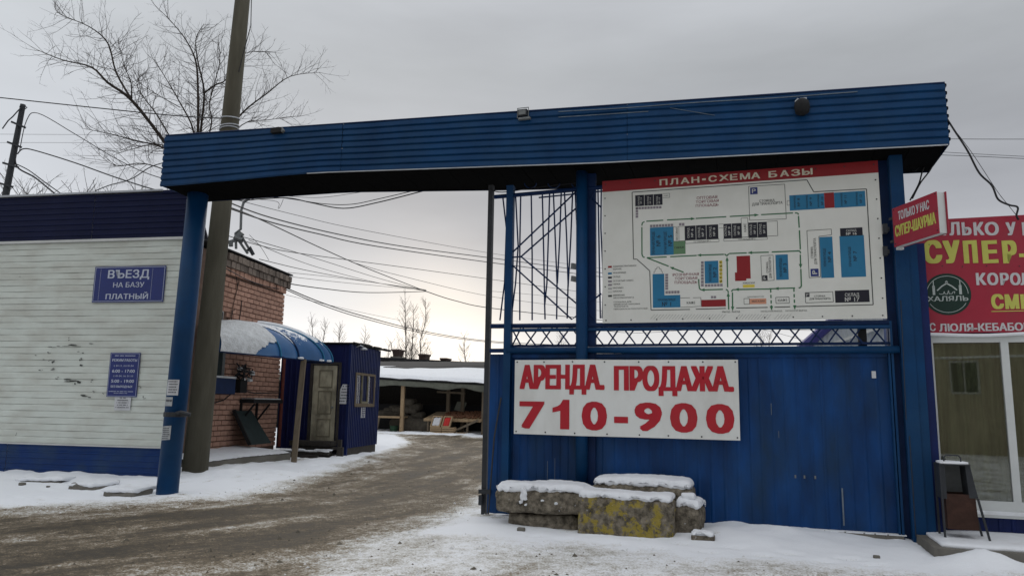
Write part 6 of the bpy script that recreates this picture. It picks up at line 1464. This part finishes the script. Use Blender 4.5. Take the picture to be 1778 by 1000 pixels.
for k in range(260):
    x = r5_.uniform(u0+.8, u1-.05); y = r5_.uniform(.05, 1.7); s_ = r5_.uniform(.05, .09); z = zt+.05+(y+.1)/1.9*.35+.0; q = MB().lathe([(s_*.5, -s_*.8), (s_, 0), (s_*.5, s_*.8)], 6, (x, y, z)); b.add(q.v, q.f)
single('vegetables', b, M['produce'], 'orange brown root vegetables and onions piled loose on the sloping stall', 'vegetables', MS, ((u0+u1)/2, .8, zt), kind='stuff')
# tilted display crates and stacked crates
def crate(label, u0, u1, z0, z1, y, fill=None, tilt=0.0, grp='wooden fruit crates at the stall'):
    t = Thing('fruit_crate', label, 'crate', MS, ((u0+u1)/2, y, z0), grp); h = z1-z0
    def tl(mb):
        mb.v = [(p[0]+(p[2]-z0)*.12*(1 if tilt else 0), p[1]+(p[2]-z0)*tilt, p[2]) for p in mb.v]; return mb
    if fill is None:
        for k in range(2): z = z0+h*(.05+.5*k); t.part('slat', tl(MB().box(u0, u1, y-.02, y, z, z+h*.38)), M['woodp']); t.part('slat', tl(MB().box(u0, u1, y+.38, y+.4, z, z+h*.38)), M['woodp'])
        for u in (u0, u1-.03): t.part('end_board', tl(MB().box(u, u+.03, y, y+.38, z0, z1)), M['woodp'])
        t.part('bottom', MB().box(u0+.03, u1-.03, y, y+.38, z0, z0+.02), M['woodp'])
    else:
        for q in ((u0, u0+.06, z0, z1), (u1-.06, u1, z0, z1), (u0+.06, u1-.06, z0, z0+.06), (u0+.06, u1-.06, z1-.05, z1)): t.part('side_board', tl(MB().box(q[0], q[1], y-.06, y+.08, q[2], q[3])), M['woodp'])
        t.part('back', tl(MB().box(u0+.06, u1-.06, y+.05, y+.07, z0+.06, z1-.05)), M['woodp'])
        b = MB(); r_ = random.Random(4)
        for k in range(120): x = r_.uniform(u0+.1, u1-.1); z = r_.uniform(z0+.1, z1-.1); s_ = .05; q = MB().lathe([(s_*.5, -s_), (s_, 0), (s_*.5, s_)], 6, (x, y+.0, z)); b.add(q.v, q.f)
        t.part('fruit', tl(b), fill, kind='stuff')
    return t
M['paperwrap'] = mat('white_wrapped_fruit', (.62, .62, .64), .7, .1, 20)
uA, uB, uC, uD = (ms(x, 735, -.4)[0] for x in (749, 766, 768, 783)); zc0, zc1 = ms(766, 741, -.4)[1], ms(766, 722, -.4)[1]
crate('tilted crate filled with white wrapped fruit on the stack of crates', uA, uB, zc0, zc1, -.55, M['paperwrap'], .45)
crate('tilted crate filled with bright red fruit on the stack of crates', uC, uD, zc0, zc1, -.55, M['tomato'], .45)
for i, (x0, x1, y0, y1, lab) in enumerate(((747, 766.5, 741, 748, 'empty slatted crate top left of the stack'), (767.5, 788, 741, 748, 'empty slatted crate top right of the stack'), (747, 766.5, 748.5, 755, 'empty slatted crate bottom left of the stack'), (767.5, 787, 748.5, 755, 'empty slatted crate bottom right of the stack'))):
    a, c = ms(x0, 748, -.6)[0], ms(x1, 748, -.6)[0]; z1_, z0_ = ms(766, y0, -.6)[1], ms(766, y1, -.6)[1]
    if i > 1: z0_ = .01
    crate(lab, a, c, z0_, z1_, -.62)
a, c = ms(792, 752, -.3)[0], ms(808, 752, -.3)[0]; crate('small snowy box standing alone on the ground before the stall', a, c, .01, .16, -.3)
u, z = ms(800, 700, 1.6); single('price_card', MB().hexa([(u-.35, 1.55, z-.35), (u+.15, 1.55, z-.45), (u+.15, 1.57, z-.45), (u-.35, 1.57, z-.35), (u-.2, 1.6, z+.1), (u+.35, 1.6, z+.05), (u+.35, 1.62, z+.05), (u-.2, 1.62, z+.1)]), M['tarp'], 'grey tilted card hanging over the vegetables inside the shed', 'card', MS, (u, 1.6, z))

# low storage building with vents behind the shed
bY = 12.0
t = Thing('storage_building', 'low dark roofed storage building behind the snowy market shed', 'building', MS, (6, bY, 0))
zt = MS.px(740, 633, bY)[1]; b = MB(); b.box(-9, ML+8, bY, bY+9, 0, zt-.15); t.part('wall', b, M['mortar'])
b = MB(); z0_, z1_ = MS.px(656, 628, bY)[1], MS.px(838, 641, bY)[1]; v = []
b.hexa([(-9, bY-.4, z0_+.3), (ML+8, bY-.4, z1_-.3), (ML+8, bY+9, z1_-.2), (-9, bY+9, z0_+.4), (-9, bY-.4, z0_+.5), (ML+8, bY-.4, z1_-.15), (ML+8, bY+9, z1_-.0), (-9, bY+9, z0_+.6)]); t.part('roof', b, M['black'])
for i, (x, yt, yb, w_) in enumerate(((691, 607, 619, 15), (736.5, 615, 633, 14), (773.5, 622, 635, 12.5), (803, 633, 640, 9), (833, 631, 642, 10))):
    u, z1_ = MS.px(x, yt, bY+.5); _, z0_ = MS.px(x, yb, bY+.5); sc_ = w_/FPX*52/2
    v_ = Thing('roof_vent', ['brown flared square vent standing on a pale stub leftmost on the far roof', 'tallest brown flared square vent on the far roof', 'third brown flared vent on the far roof right of the tallest', 'small low vent almost hidden by shed snow', 'rightmost brown vent by the gate pole on the far roof'][i], 'vent', MS, (u, bY+.5, z0_), 'vents on the storage roof')
    b = MB(); b.hexa([(u-sc_*.65, bY+.2, z0_-.5*(i != 0)), (u+sc_*.65, bY+.2, z0_-.5*(i != 0)), (u+sc_*.65, bY+.9, z0_-.5*(i != 0)), (u-sc_*.65, bY+.9, z0_-.5*(i != 0)), (u-sc_*.9, bY+.1, z1_-.12), (u+sc_*.9, bY+.1, z1_-.12), (u+sc_*.9, bY+1, z1_-.12), (u-sc_*.9, bY+1, z1_-.12)]); v_.part('shaft', b, M['vent'])
    b = MB(); b.box(u-sc_, u+sc_, bY, bY+1.1, z1_-.12, z1_); v_.part('cap', b, M['vent'])
    if i == 0: b = MB(); b.box(u-sc_*1.1, u+sc_*1.1, bY, bY+1.1, z0_-1.2, z0_-.02); v_.part('base', b, M['concrete'])

# ------------------------------------------------------------------ white ribbed shed seen through the lattice at the right
WS = Frame(G.P(9, 6, 0)[:2], G.a)
def wp(x, y): return G.px(x, y, 6.0)
t = Thing('white_shed', 'white ribbed gable shed with violet roof edge seen through lattice at right', 'shed', G, (12, 6, 0))
e0, e1 = wp(1405, 594), wp(1440, 563); sl = (e1[1]-e0[1])/(e1[0]-e0[0]); xr = e1[0]+1.9
u0 = e0[0]-.5; zt_ = lambda u: e0[1]+sl*(u-e0[0])
b = MB(); v = []; n_ = 60
for i in range(n_+1):
    u = u0+(xr-u0)*i/n_; v += [(u, 6-.02*(i % 2), 0), (u, 6-.02*(i % 2), min(zt_(u), 5.0)-.05)]
b.add(v, [(2*i, 2*i+2, 2*i+3, 2*i+1) for i in range(n_)]); t.part('wall', b, M['whitewall'])
b = MB(); b.tube([(u0, 5.95, zt_(u0)), (u0+(5.0-zt_(u0))/sl, 5.95, 5.0)], .11, 8); t.part('verge_pipe', b, M['violet'])
a, c = wp(1445, 597), wp(1545, 563); b = MB(); b.bar((a[0], 5.93, a[1]), (c[0], 5.93, c[1]), .05, .12); t.part('rail', b, M['mapboard'])
b = MB(); b.hexa([(u0-1, 6.02, zt_(u0)-1.4), (xr, 6.02, 3.2), (xr, 12, 3.2), (u0-1, 12, zt_(u0)-1.4), (u0-1, 6.02, zt_(u0)-1.35), (xr, 6.02, 3.25), (xr, 12, 3.25), (u0-1, 12, zt_(u0)-1.35)]); t.part('roof', b, M['whitewall'])
u, z = G.px(1180, 585, 14); single('far_roof', rough_box((u, 15, z), (1.9, 2.5, .25), (10, 6, 3), .1, .03, 3, 2), M['snow'], 'bit of snowy rooftop showing low through the lattice band', 'roof', G, (u, 15, z)) if False else None

# ------------------------------------------------------------------ house across the street, seen only mirrored in the shop window
t = Thing('opposite_house', 'yellow brown brick house across the street mirrored in shop window', 'house', W, (14, -16, 0))
M['housebrick'] = mat('yellow_brown_house_brick', (.29, .245, .17), .9, .2, 3)
hx0, hx1, hy = -4, 9, -13.5
b = MB(); b.box(hx0, hx1, hy-9, hy, 0, 4.2); b.add([(hx0, hy, 4.2), (hx1, hy, 4.2), ((hx0+hx1)/2, hy, 5.9), (hx0, hy-9, 4.2), (hx1, hy-9, 4.2), ((hx0+hx1)/2, hy-9, 5.9)], [(0, 1, 2), (5, 4, 3)]); t.part('wall', b, M['housebrick'])
b = MB(); m_ = (hx0+hx1)/2; b.hexa([(hx0-.4, hy-9.3, 4.1), (m_, hy-9.3, 5.92), (m_, hy+.3, 5.92), (hx0-.4, hy+.3, 4.1), (hx0-.4, hy-9.3, 4.3), (m_, hy-9.3, 6.1), (m_, hy+.3, 6.1), (hx0-.4, hy+.3, 4.3)]); b.hexa([(m_, hy-9.3, 5.92), (hx1+.4, hy-9.3, 4.1), (hx1+.4, hy+.3, 4.1), (m_, hy+.3, 5.92), (m_, hy-9.3, 6.1), (hx1+.4, hy-9.3, 4.3), (hx1+.4, hy+.3, 4.3), (m_, hy+.3, 6.1)]); t.part('roof', b, M['snow'])
for x in (-2.6, .4, 3.4, 6.4):
    f_ = t.part('window', MB().box(x, x+1.0, hy+.0, hy+.04, 2.3, 3.6), M['maplight']); t.part('pane', MB().box(x+.07, x+.47, hy+.045, hy+.05, 2.38, 3.52), M['woodd'], parent=f_); t.part('pane', MB().box(x+.53, x+.93, hy+.045, hy+.05, 2.38, 3.52), M['black'], parent=f_)
b = MB(); b.tube([(hx0, hy+1, 3.6), (hx1, hy+1, 3.7)], .05, 5); t.part('gas_pipe', b, M['trim'])

# ------------------------------------------------------------------ trees
def grow(b, p, d, L_, r, lvl, rg, maxl, curl=.25, n=5, up=.06, wide=1.0, pts_out=None):
    pts = [Vector(p)]; q = Vector(p); d = Vector(d).normalized(); seg = L_/n
    for i in range(n):
        d = (d+Vector((rg.gauss(0, curl*.5), rg.gauss(0, curl*.5), rg.gauss(0, curl*.4)+up))).normalized(); q = q+d*seg; pts.append(q.copy())
    b.tube(pts, r, 4 if r > .008 else 3, r*.35, cap=False)
    if lvl >= maxl: return
    m = max(2, int(L_/(.26 if lvl else .3)))
    for k in range(m):
        f = rg.uniform(.12, 1) if lvl else (k+.6)/m; i = min(n-1, int(f*n)); a = pts[i].lerp(pts[i+1], f*n-i); dr = (pts[i+1]-pts[i]).normalized()
        s_ = Vector((rg.gauss(0, 1), rg.gauss(0, 1), rg.gauss(0, .8))); s_ = (s_-dr*s_.dot(dr)).normalized()
        grow(b, a, dr*rg.uniform(.5, 1.0)+s_*rg.uniform(.6, 1.0)*wide, L_*rg.uniform(.28, .52)*(1.15-f*.6), r*.45, lvl+1, rg, maxl, curl*1.15, 4, up, wide)
def limbtube(b, pts, r0, r1, n=6):
    # smooth the control points
    P_ = [Vector(p) for p in pts]; out = []
    for i in range(len(P_)-1):
        p0 = P_[max(0, i-1)]; p1 = P_[i]; p2_ = P_[i+1]; p3_ = P_[min(len(P_)-1, i+2)]
        for k in range(4):
            t_ = k/4; out.append(.5*((2*p1)+(-p0+p2_)*t_+(2*p0-5*p1+4*p2_-p3_)*t_**2+(-p0+3*p1-3*p2_+p3_)*t_**3))
    out.append(P_[-1]); b.tube(out, r0, n, r1, cap=False); return out
TY = 22.0
def tz(x, y, dy=0): return Vector(atY(x/2.778, y/2.778, TY+dy))
rg = random.Random(21)
root = tz(945, 1000); tb_ = Vector((root.x+.3, TY, -.1))
t = Thing('bare_tree', 'large bare spreading tree behind the navy roofed building and concrete pole', 'tree', W, (tb_.x, tb_.y, 0))
b = MB(); limbtube(b, [tb_, tb_+(root-tb_)*.5+Vector((.1, 0, 0)), root, tz(940, 900)], .19, .12, 10); t.part('trunk', b, M['bark'], smooth=True)
limbs = [([(940, 900, 0), (815, 715, -.6), (640, 490, -1.2), (520, 400, -1.5), (440, 325, -1.5), (300, 290, -1.4), (175, 240, -1.2)], .085, .007),
 ([(640, 490, -1.2), (560, 350, -.8), (520, 210, -.5), (430, 130, -.3), (290, 70, 0), (260, 25, 0)], .045, .005),
 ([(635, 480, -1.2), (632, 400, -1.6), (600, 320, -1.8), (570, 200, -2)], .03, .005),
 ([(945, 880, 0), (935, 640, .5), (870, 500, .9), (800, 380, 1.2), (745, 290, 1.4)], .055, .006),
 ([(950, 880, 0), (955, 640, 0), (955, 450, .2), (945, 300, .3), (900, 200, .5), (830, 110, .4), (760, 40, .3)], .07, .005),
 ([(955, 880, 0), (968, 640, -.3), (985, 450, -.8), (955, 300, -1.0), (945, 190, -1.2), (985, 115, -1.3)], .06, .005),
 ([(985, 450, -.8), (1040, 410, -1), (1090, 385, -1.4), (1180, 260, -1.8), (1330, 255, -2)], .04, .005),
 ([(960, 880, 0), (1060, 700, .4), (1165, 550, .8), (1290, 450, 1.2), (1400, 370, 1.4), (1545, 350, 1.5)], .06, .005),
 ([(1000, 800, 0), (1165, 605, .8), (1290, 580, .9), (1450, 560, 1.4)], .03, .005),
 ([(900, 830, 0), (800, 720, -.3), (660, 680, -1), (500, 640, -1.4), (395, 620, -1.5)], .05, .005),
 ([(900, 830, 0), (780, 700, 1), (640, 720, 1.5), (545, 750, 1.8)], .035, .005),
 ([(950, 850, 0), (1020, 600, -.5), (1010, 500, -.8), (1060, 300, -1), (1050, 190, -1)], .04, .005),
 ([(900, 800, 0), (760, 560, .5), (700, 480, .9), (660, 400, 1.2), (720, 330, 1.2)], .035, .005),
 ([(870, 520, .9), (780, 470, .4), (700, 420, 0), (620, 360, 0)], .02, .004),
 ([(900, 860, 0), (700, 790, -.4), (560, 800, -1), (470, 740, -1)], .03, .004)]
tw = MB()
for pts, r0_, r1_ in limbs:
    b = MB(); out = limbtube(b, [tz(*p) for p in pts], r0_*.72, r1_); t.part('limb', b, M['bark'])
    tot = 0
    for i in range(3, len(out)-1):
        seg = out[i+1]-out[i]; ln = seg.length; f = i/len(out)
        for _ in range(max(1, int(ln/.085+rg.random()))):
            a = out[i]+seg*rg.random(); dr = seg.normalized(); s_ = Vector((rg.gauss(0, 1), rg.gauss(0, 1), rg.gauss(.2, .9))); s_ = (s_-dr*s_.dot(dr)).normalized()
            grow(tw, a, dr*.7+s_*.85, rg.uniform(.55, 1.5)*(1.1-.35*f), .009-.002*f, 1, rg, 3, .34, 5, .05)
t.part('twigs', tw, M['twig'], kind='stuff')

# distant bare trees over the shed and wall
def fartree(x, ytop, ybase, Y, label, stems, spread, m='birch', seed=1):
    rg_ = random.Random(seed); p = Vector(atY(x, ybase, Y)); top = Vector(atY(x, ytop, Y)); H_ = top.z
    t = Thing('bare_tree', label, 'tree', W, (p.x, Y, 0), 'bare trees beyond the yard')
    tw_ = MB()
    for s_ in range(stems):
        b = MB(); ox = (s_-(stems-1)/2)*spread; h_ = H_*rg_.uniform(.84, 1.0) if s_ else H_
        pts = [Vector((p.x+ox*(.3+.7*k/6)+rg_.gauss(0, .08), Y+rg_.uniform(-.5, .5), h_*k/6)) for k in range(7)]; b.tube(pts, .10, 6, .015, cap=False); t.part('trunk', b, M[m])
        z_lo = p.z*.9
        for k in range(int((h_-z_lo)*8)):
            z = z_lo+(h_-z_lo)*rg_.random(); f = z/h_; i = min(5, int(f*6)); a = pts[i].lerp(pts[i+1], f*6-i)
            ang = rg_.uniform(0, 6.28); grow(tw_, a, Vector((math.cos(ang), math.sin(ang), 1.1)), (h_-z)*.22+.6, .015, 1, rg_, 3, .2, 4, .1)
    t.part('twigs', tw_, M[m], kind='stuff')
fartree(716, 510, 640, 60, 'tall pale birch clump rising behind the roof vents', 3, .9, seed=3)
fartree(806, 582, 640, 62, 'single slim bare tree behind the shed roof near the gate pole', 1, 1, seed=5)
fartree(695, 596, 640, 58, 'small shrubby bare tree left of the tall birch clump', 3, .8, seed=6)
fartree(551, 553, 620, 62, 'bare treetop just right of the canopy', 2, .9, seed=7)
fartree(590, 563, 600, 60, 'thin lone treetop above kiosk left roof edge', 1, 1, seed=8)
fartree(633, 572, 610, 64, 'thin treetop above right roof edge of kiosk', 1, 1, seed=9)
fartree(672, 600, 630, 66, 'tiny treetop between kiosk and the vents', 1, .8, seed=10)
fartree(975, 582, 620, 62, 'bare treetop low in the lattice band left of the middle post', 1, .8, seed=13)
fartree(1330, 560, 640, 66, 'faint treetop low in the lattice band under the map', 2, .9, seed=14)
# scrub behind the left building
rg = random.Random(31); lab_ = ['tangle of thin bare stems directly behind the far left pole', 'upright forked bare stems right of the far left pole', 'pale thin shoots above the middle of the navy roof', 'arching bare shoots near the beam left end behind roof']
for i, (x, yt) in enumerate(((30, 290), (85, 300), (150, 300), (255, 300))):
    Y_ = 24+i*.7; p = Vector(atY(x, 420, Y_)); t = Thing('bare_shrub', lab_[i], 'shrub', W, (p.x, Y_, 0), 'bare shrubs behind the white building'); b = MB(); zt_ = Vector(atY(x, yt, Y_)).z
    for k in range(9):
        a = Vector((p.x+rg.uniform(-.7, .7), Y_+rg.uniform(-.5, .5), 0)); hh = zt_*rg.uniform(.86, 1.0); pts = [a+Vector((rg.gauss(0, .1)*j+.1*j*rg.uniform(-1, 1), 0, hh*j/7)) for j in range(8)]
        b.tube(pts, .035, 5, .008, cap=False)
        for _ in range(9):
            f = rg.uniform(.62, .98); j = min(6, int(f*7)); grow(b, pts[j].lerp(pts[j+1], f*7-j), Vector((rg.uniform(-1, 1), rg.uniform(-.5, .5), 1)), rg.uniform(.4, 1.1), .010, 2, rg, 3, .3)
    t.part('stems', b, M['twig'])

# ------------------------------------------------------------------ far left wooden pole with cross arms
PYd = 21.0
a, c = Vector(atY(10, 338, PYd)), Vector(atY(40, 182, PYd)); dpole = (c-a)
t = Thing('wire_pole', 'leaning dark pole with four short cross arms behind white building', 'utility pole', W, (a.x-dpole.x*a.z/dpole.z, PYd, 0))
b = MB(); foot = a-dpole*(a.z/dpole.z); b.tube([foot, a, c], .12, 10, .075); t.part('shaft', b, M['darkmetal'])
for (x0, y0, x1, y1) in ((20, 212, 44, 222), (13, 247, 37, 256), (5, 283, 32, 291), (-2, 318, 22, 325)):
    b = MB(); b.bar(Vector(atY(x0, y0, PYd-.1)), Vector(atY(x1, y1, PYd-.1)), .055, .055); t.part('cross_arm', b, M['darkmetal'])
b = MB(); b.tube([Vector(atY(x, y, PYd-.12)) for x, y in ((34, 186), (36, 183), (42, 184), (47, 187), (43, 190))], .015, 5); b.tube([Vector(atY(x, y, PYd-.12)) for x, y in ((4, 224), (14, 210), (22, 203), (30, 194), (36, 188))], .018, 5)
t.part('clamp', b, M['darkmetal'])

# bracket mast on the brick roof
BY = 19.5
t = Thing('roof_mast', 'old bracket mast with insulator box and curved pipe on brick building roof', 'mast', W, (float(atY(414, 440, BY)[0]), BY, 5.5))
def q_(x, y, d=0): return Vector(atY(x, y, BY+d))
b = MB(); b.tube([q_(410, 432), q_(409, 405), q_(418, 398), q_(419, 365), q_(423, 352), q_(436, 342)], .035, 6); t.part('pipe', b, M['steel'])
b = MB(); b.bar(q_(384, 425), q_(412, 416), .07, .07); b.bar(q_(420, 411), q_(439, 443), .06, .05); b.bar(q_(412, 414), q_(430, 440), .06, .06); t.part('brace', b, M['steel'])
b = MB(); b.tube([q_(408, 412), q_(421, 418)], .085, 8); b.bar(q_(401, 428), q_(401, 420), .09, .08); b.bar(q_(414, 405), q_(420, 410), .15, .13); t.part('insulator', b, M['steel'])
b = MB(); b.tube([q_(430, 436), q_(434, 430), q_(440, 442)], .05, 5); t.part('foot', b, M['darkmetal'])

# ------------------------------------------------------------------ overhead wires
def wire(label, pts, r=.012, grp='overhead wires', m='rubber'):
    """pts: (x, y, distance) along the cable"""
    P_ = [Vector(atY(x, y, Y)) for x, y, Y in pts]; out = []
    for i in range(len(P_)-1):
        p0 = P_[max(0, i-1)]; p1 = P_[i]; p2_ = P_[i+1]; p3_ = P_[min(len(P_)-1, i+2)]
        for k in range(6):
            t_ = k/6; out.append(.5*((2*p1)+(-p0+p2_)*t_+(2*p0-5*p1+4*p2_-p3_)*t_**2+(-p0+3*p1-3*p2_+p3_)*t_**3))
    out.append(P_[-1]); mb = MB().tube(out, r*.75, 5); return single('cable', mb, M[m], label, 'cable', W, tuple(P_[0]), grp)
wire('thick wire crossing the open sky at top left to the concrete pole', [(-60, 164, 17), (0, 170, 17), (150, 186, 16.8), (300, 201, 16.5), (385, 206, 16)], .018)
wire('upper of two thin level wires running behind the far left pole', [(-60, 233, 40), (120, 234, 40), (340, 234, 40), (380, 234, 40)], .012)
wire('lower of two thin level wires running behind the far left pole', [(-60, 248, 40), (120, 248, 40), (340, 249, 40), (380, 249, 40)], .012)
wire('cable arching from the far left pole top down behind the beam end', [(34, 262, 21), (46, 210, 21), (66, 197, 21), (130, 233, 21), (200, 275, 20), (260, 303, 19), (330, 322, 18)], .016)
wire('heavy cable leaving the far left pole at its second arm', [(30, 268, 21), (40, 259, 21), (62, 262, 21), (130, 283, 20.5), (200, 308, 20), (270, 330, 19), (330, 342, 18)], .024)
wire('dark cable bundle drooping from the lower arm behind the navy roof', [(26, 262, 21), (30, 290, 21), (60, 308, 21), (85, 328, 20.5), (112, 350, 20)], .032)
wire('second cable of the drooping bundle behind the navy roof', [(28, 285, 21), (50, 296, 21), (80, 318, 20.5), (108, 338, 20)], .02)
wire('cable rising from the navy roof to the left end of the beam', [(165, 332, 15), (190, 322, 15), (228, 311, 14.6), (262, 290, 14.2), (300, 279, 13.8)], .014)
wire('short cable slanting from the beam lower left corner behind the post', [(290, 300, 15), (305, 320, 15), (330, 345, 15), (360, 352, 15)], .012)
wire('lowest looping cable slung beneath the beam across the opening', [(362, 346, 14), (425, 348, 14), (450, 346, 14), (500, 344, 13.8), (540, 352, 13.6), (596, 362, 13.4), (655, 352, 13), (742, 330, 12.2)], .014)
wire('upper looping cable slung beneath the beam across the opening', [(440, 340, 14), (500, 345, 13.8), (560, 354, 13.4), (610, 355, 13.2), (660, 345, 13), (720, 331, 12.4)], .010)
wire('thin line stretched just under the beam soffit', [(500, 341, 13.6), (560, 343, 13.4), (640, 332, 13), (700, 326, 12.6)], .006)
wire('small loop of cable hanging from soffit near the middle', [(425, 345, 14), (480, 350, 14), (483, 362, 14), (487, 358, 14), (492, 346, 14)], .006)
wire('upper wire of the main pair sweeping from the pole to the right', [(398, 352, 18), (470, 378, 21), (583, 406, 26), (700, 428, 31), (860, 449, 38), (1046, 474, 46)], .026)
wire('lower wire of the main pair sweeping from the pole to the right', [(398, 362, 18), (470, 386, 21), (556, 407, 25), (655, 428, 29), (860, 457, 38), (1046, 481, 46)], .026)
wire('thin wire above the main pair', [(398, 344, 18), (520, 375, 24), (632, 400, 28), (860, 441, 38), (1046, 466, 46)], .012)
wire('steep cable descending to the wire junction over the yard', [(398, 360, 18), (440, 376, 20), (488, 398, 23), (560, 432, 27), (640, 467, 31), (740, 506, 37)], .024)
wire('short thick cable from junction to the gate pole', [(740, 506, 37), (790, 522, 40), (860, 536, 44), (1046, 556, 52)], .03)
wire('nearly level cable from the brick corner to the wire junction', [(492, 491, 22), (560, 501, 26), (640, 508, 31), (740, 506, 37)], .022)
wire('upper sagging pair cable from brick corner to gate pole', [(492, 498, 22), (560, 526, 25), (632, 549, 28), (745, 577, 34), (860, 593, 40), (1000, 600, 46)], .024)
wire('lower sagging pair cable from brick corner to gate pole', [(492, 501, 22), (560, 530, 25), (632, 553, 28), (745, 580, 34), (860, 595, 40), (1000, 604, 46)], .020)
wire('thin slack line below the brick cornice', [(497, 512, 22), (560, 527, 25), (640, 545, 29), (700, 557, 32)], .008)
wire('long thin wire from roof mast passing over junction', [(394, 409, 18), (450, 426, 21), (520, 440, 24), (700, 464, 31), (860, 486, 38), (1046, 512, 46)], .016)
wire('wire from the roof mast down to the junction, uppermost', [(420, 411, 19), (500, 434, 22), (565, 454, 26), (660, 484, 32), (740, 505, 37)], .014)
wire('wire from the roof mast down to the junction, middle', [(432, 417, 19), (500, 446, 22), (565, 468, 26), (660, 492, 32), (740, 505.5, 37)], .012)
wire('wire from cornice to junction ending beside the steep cable', [(450, 450, 20), (540, 471, 24), (640, 489, 31), (740, 504, 37)], .014)
wire('fine wire leaving the brick cornice, upper of two', [(500, 473, 22), (600, 484, 28), (740, 503, 37)], .010)
wire('fine wire leaving the brick cornice, lower of two', [(500, 480, 22), (600, 491, 28), (740, 504, 37)], .010)
wire('wire fanning from junction up to the right', [(610, 455, 29), (700, 480, 33), (860, 516, 42), (1046, 540, 50)], .014)
wire('stay wire from roof mast to cornice', [(433, 408, 19.4), (452, 428, 19.8), (467, 452, 20.3)], .008)
wire('thin wire crossing the upper gate bars', [(845, 505, 40), (930, 512, 44), (1046, 525, 50)], .012)
wire('dark service wire running between brick corner and pole across the wall', [(372, 458, 16.5), (392, 466, 17.2), (430, 486, 18.6), (470, 499, 20.5), (497, 503, 22)], .016)
wire('faint wire seen in the lattice band under the map board', [(1000, 566, 40), (1100, 578, 40), (1250, 570, 40), (1420, 574, 40)], .014)
wire('second faint wire in the lattice band sloping down rightward', [(1180, 566, 40), (1300, 568, 40), (1400, 592, 36)], .012)
wire('upper of the wires crossing open sky at far right', [(1600, 241, 26), (1700, 242, 26), (1860, 242, 26)], .014)
wire('middle wire crossing open sky at far right', [(1600, 262, 26), (1700, 268, 26), (1860, 276, 26)], .012)
wire('lower wire crossing open sky at far right', [(1590, 268, 26), (1700, 272, 26), (1860, 280, 26)], .014)
wire('thick twisted cable drooping from beam corner to the shop banner', [(1640, 200, 9.6), (1658, 228, 9.5), (1680, 262, 9.3), (1700, 300, 9.2), (1722, 322, 9.15), (1733, 346, 9.1), (1752, 356, 9.1), (1767, 360, 9.1), (1765, 374, 9.1), (1769, 382, 9.1)], .017, 'cables at the beam corner')
wire('thin messenger wire twisted along the drooping corner cable', [(1640, 204, 9.6), (1685, 262, 9.3), (1730, 330, 9.15), (1752, 358, 9.1), (1768, 378, 9.1)], .005, 'cables at the beam corner')
wire('outer loop of black cable between beam underside and box sign', [(1620, 272, 9.8), (1617, 292, 9.7), (1598, 318, 9.6), (1584, 345, 9.6)], .014, 'cables at the beam corner')
wire('inner loop of black cable between beam underside and box sign', [(1612, 276, 9.8), (1602, 296, 9.7), (1595, 320, 9.6), (1580, 348, 9.6)], .014, 'cables at the beam corner')
wire('thin wire hook under the beam end', [(1578, 282, 9.8), (1587, 298, 9.7), (1606, 280, 9.8)], .005, 'cables at the beam corner')
wire('slack cable above the top gate rail', [(850, 328, 11.2), (872, 334, 11.1), (930, 326, 11), (1000, 318, 10.8)], .010)
wire('black cable clipped down the right edge of the map board', [(1532, 395, 9.7), (1536, 440, 9.7), (1530, 460, 9.7), (1534, 500, 9.7), (1538, 550, 9.7)], .012, 'cables at the beam corner')
for i, (y, lab) in enumerate(((398, 'upper dark bracket on the right edge of the map board'), (437, 'lower dark bracket on the right edge of map board'))):
    u, z = G.px(1535, y, -.02); single('edge_bracket', MB().box(u-.02, u+.035, -.08, .02, z-.06, z+.06).box(u+.01, u+.06, -.05, .05, z-.03, z+.02), M['darkmetal'], lab, 'bracket', G, (u, -.02, z))
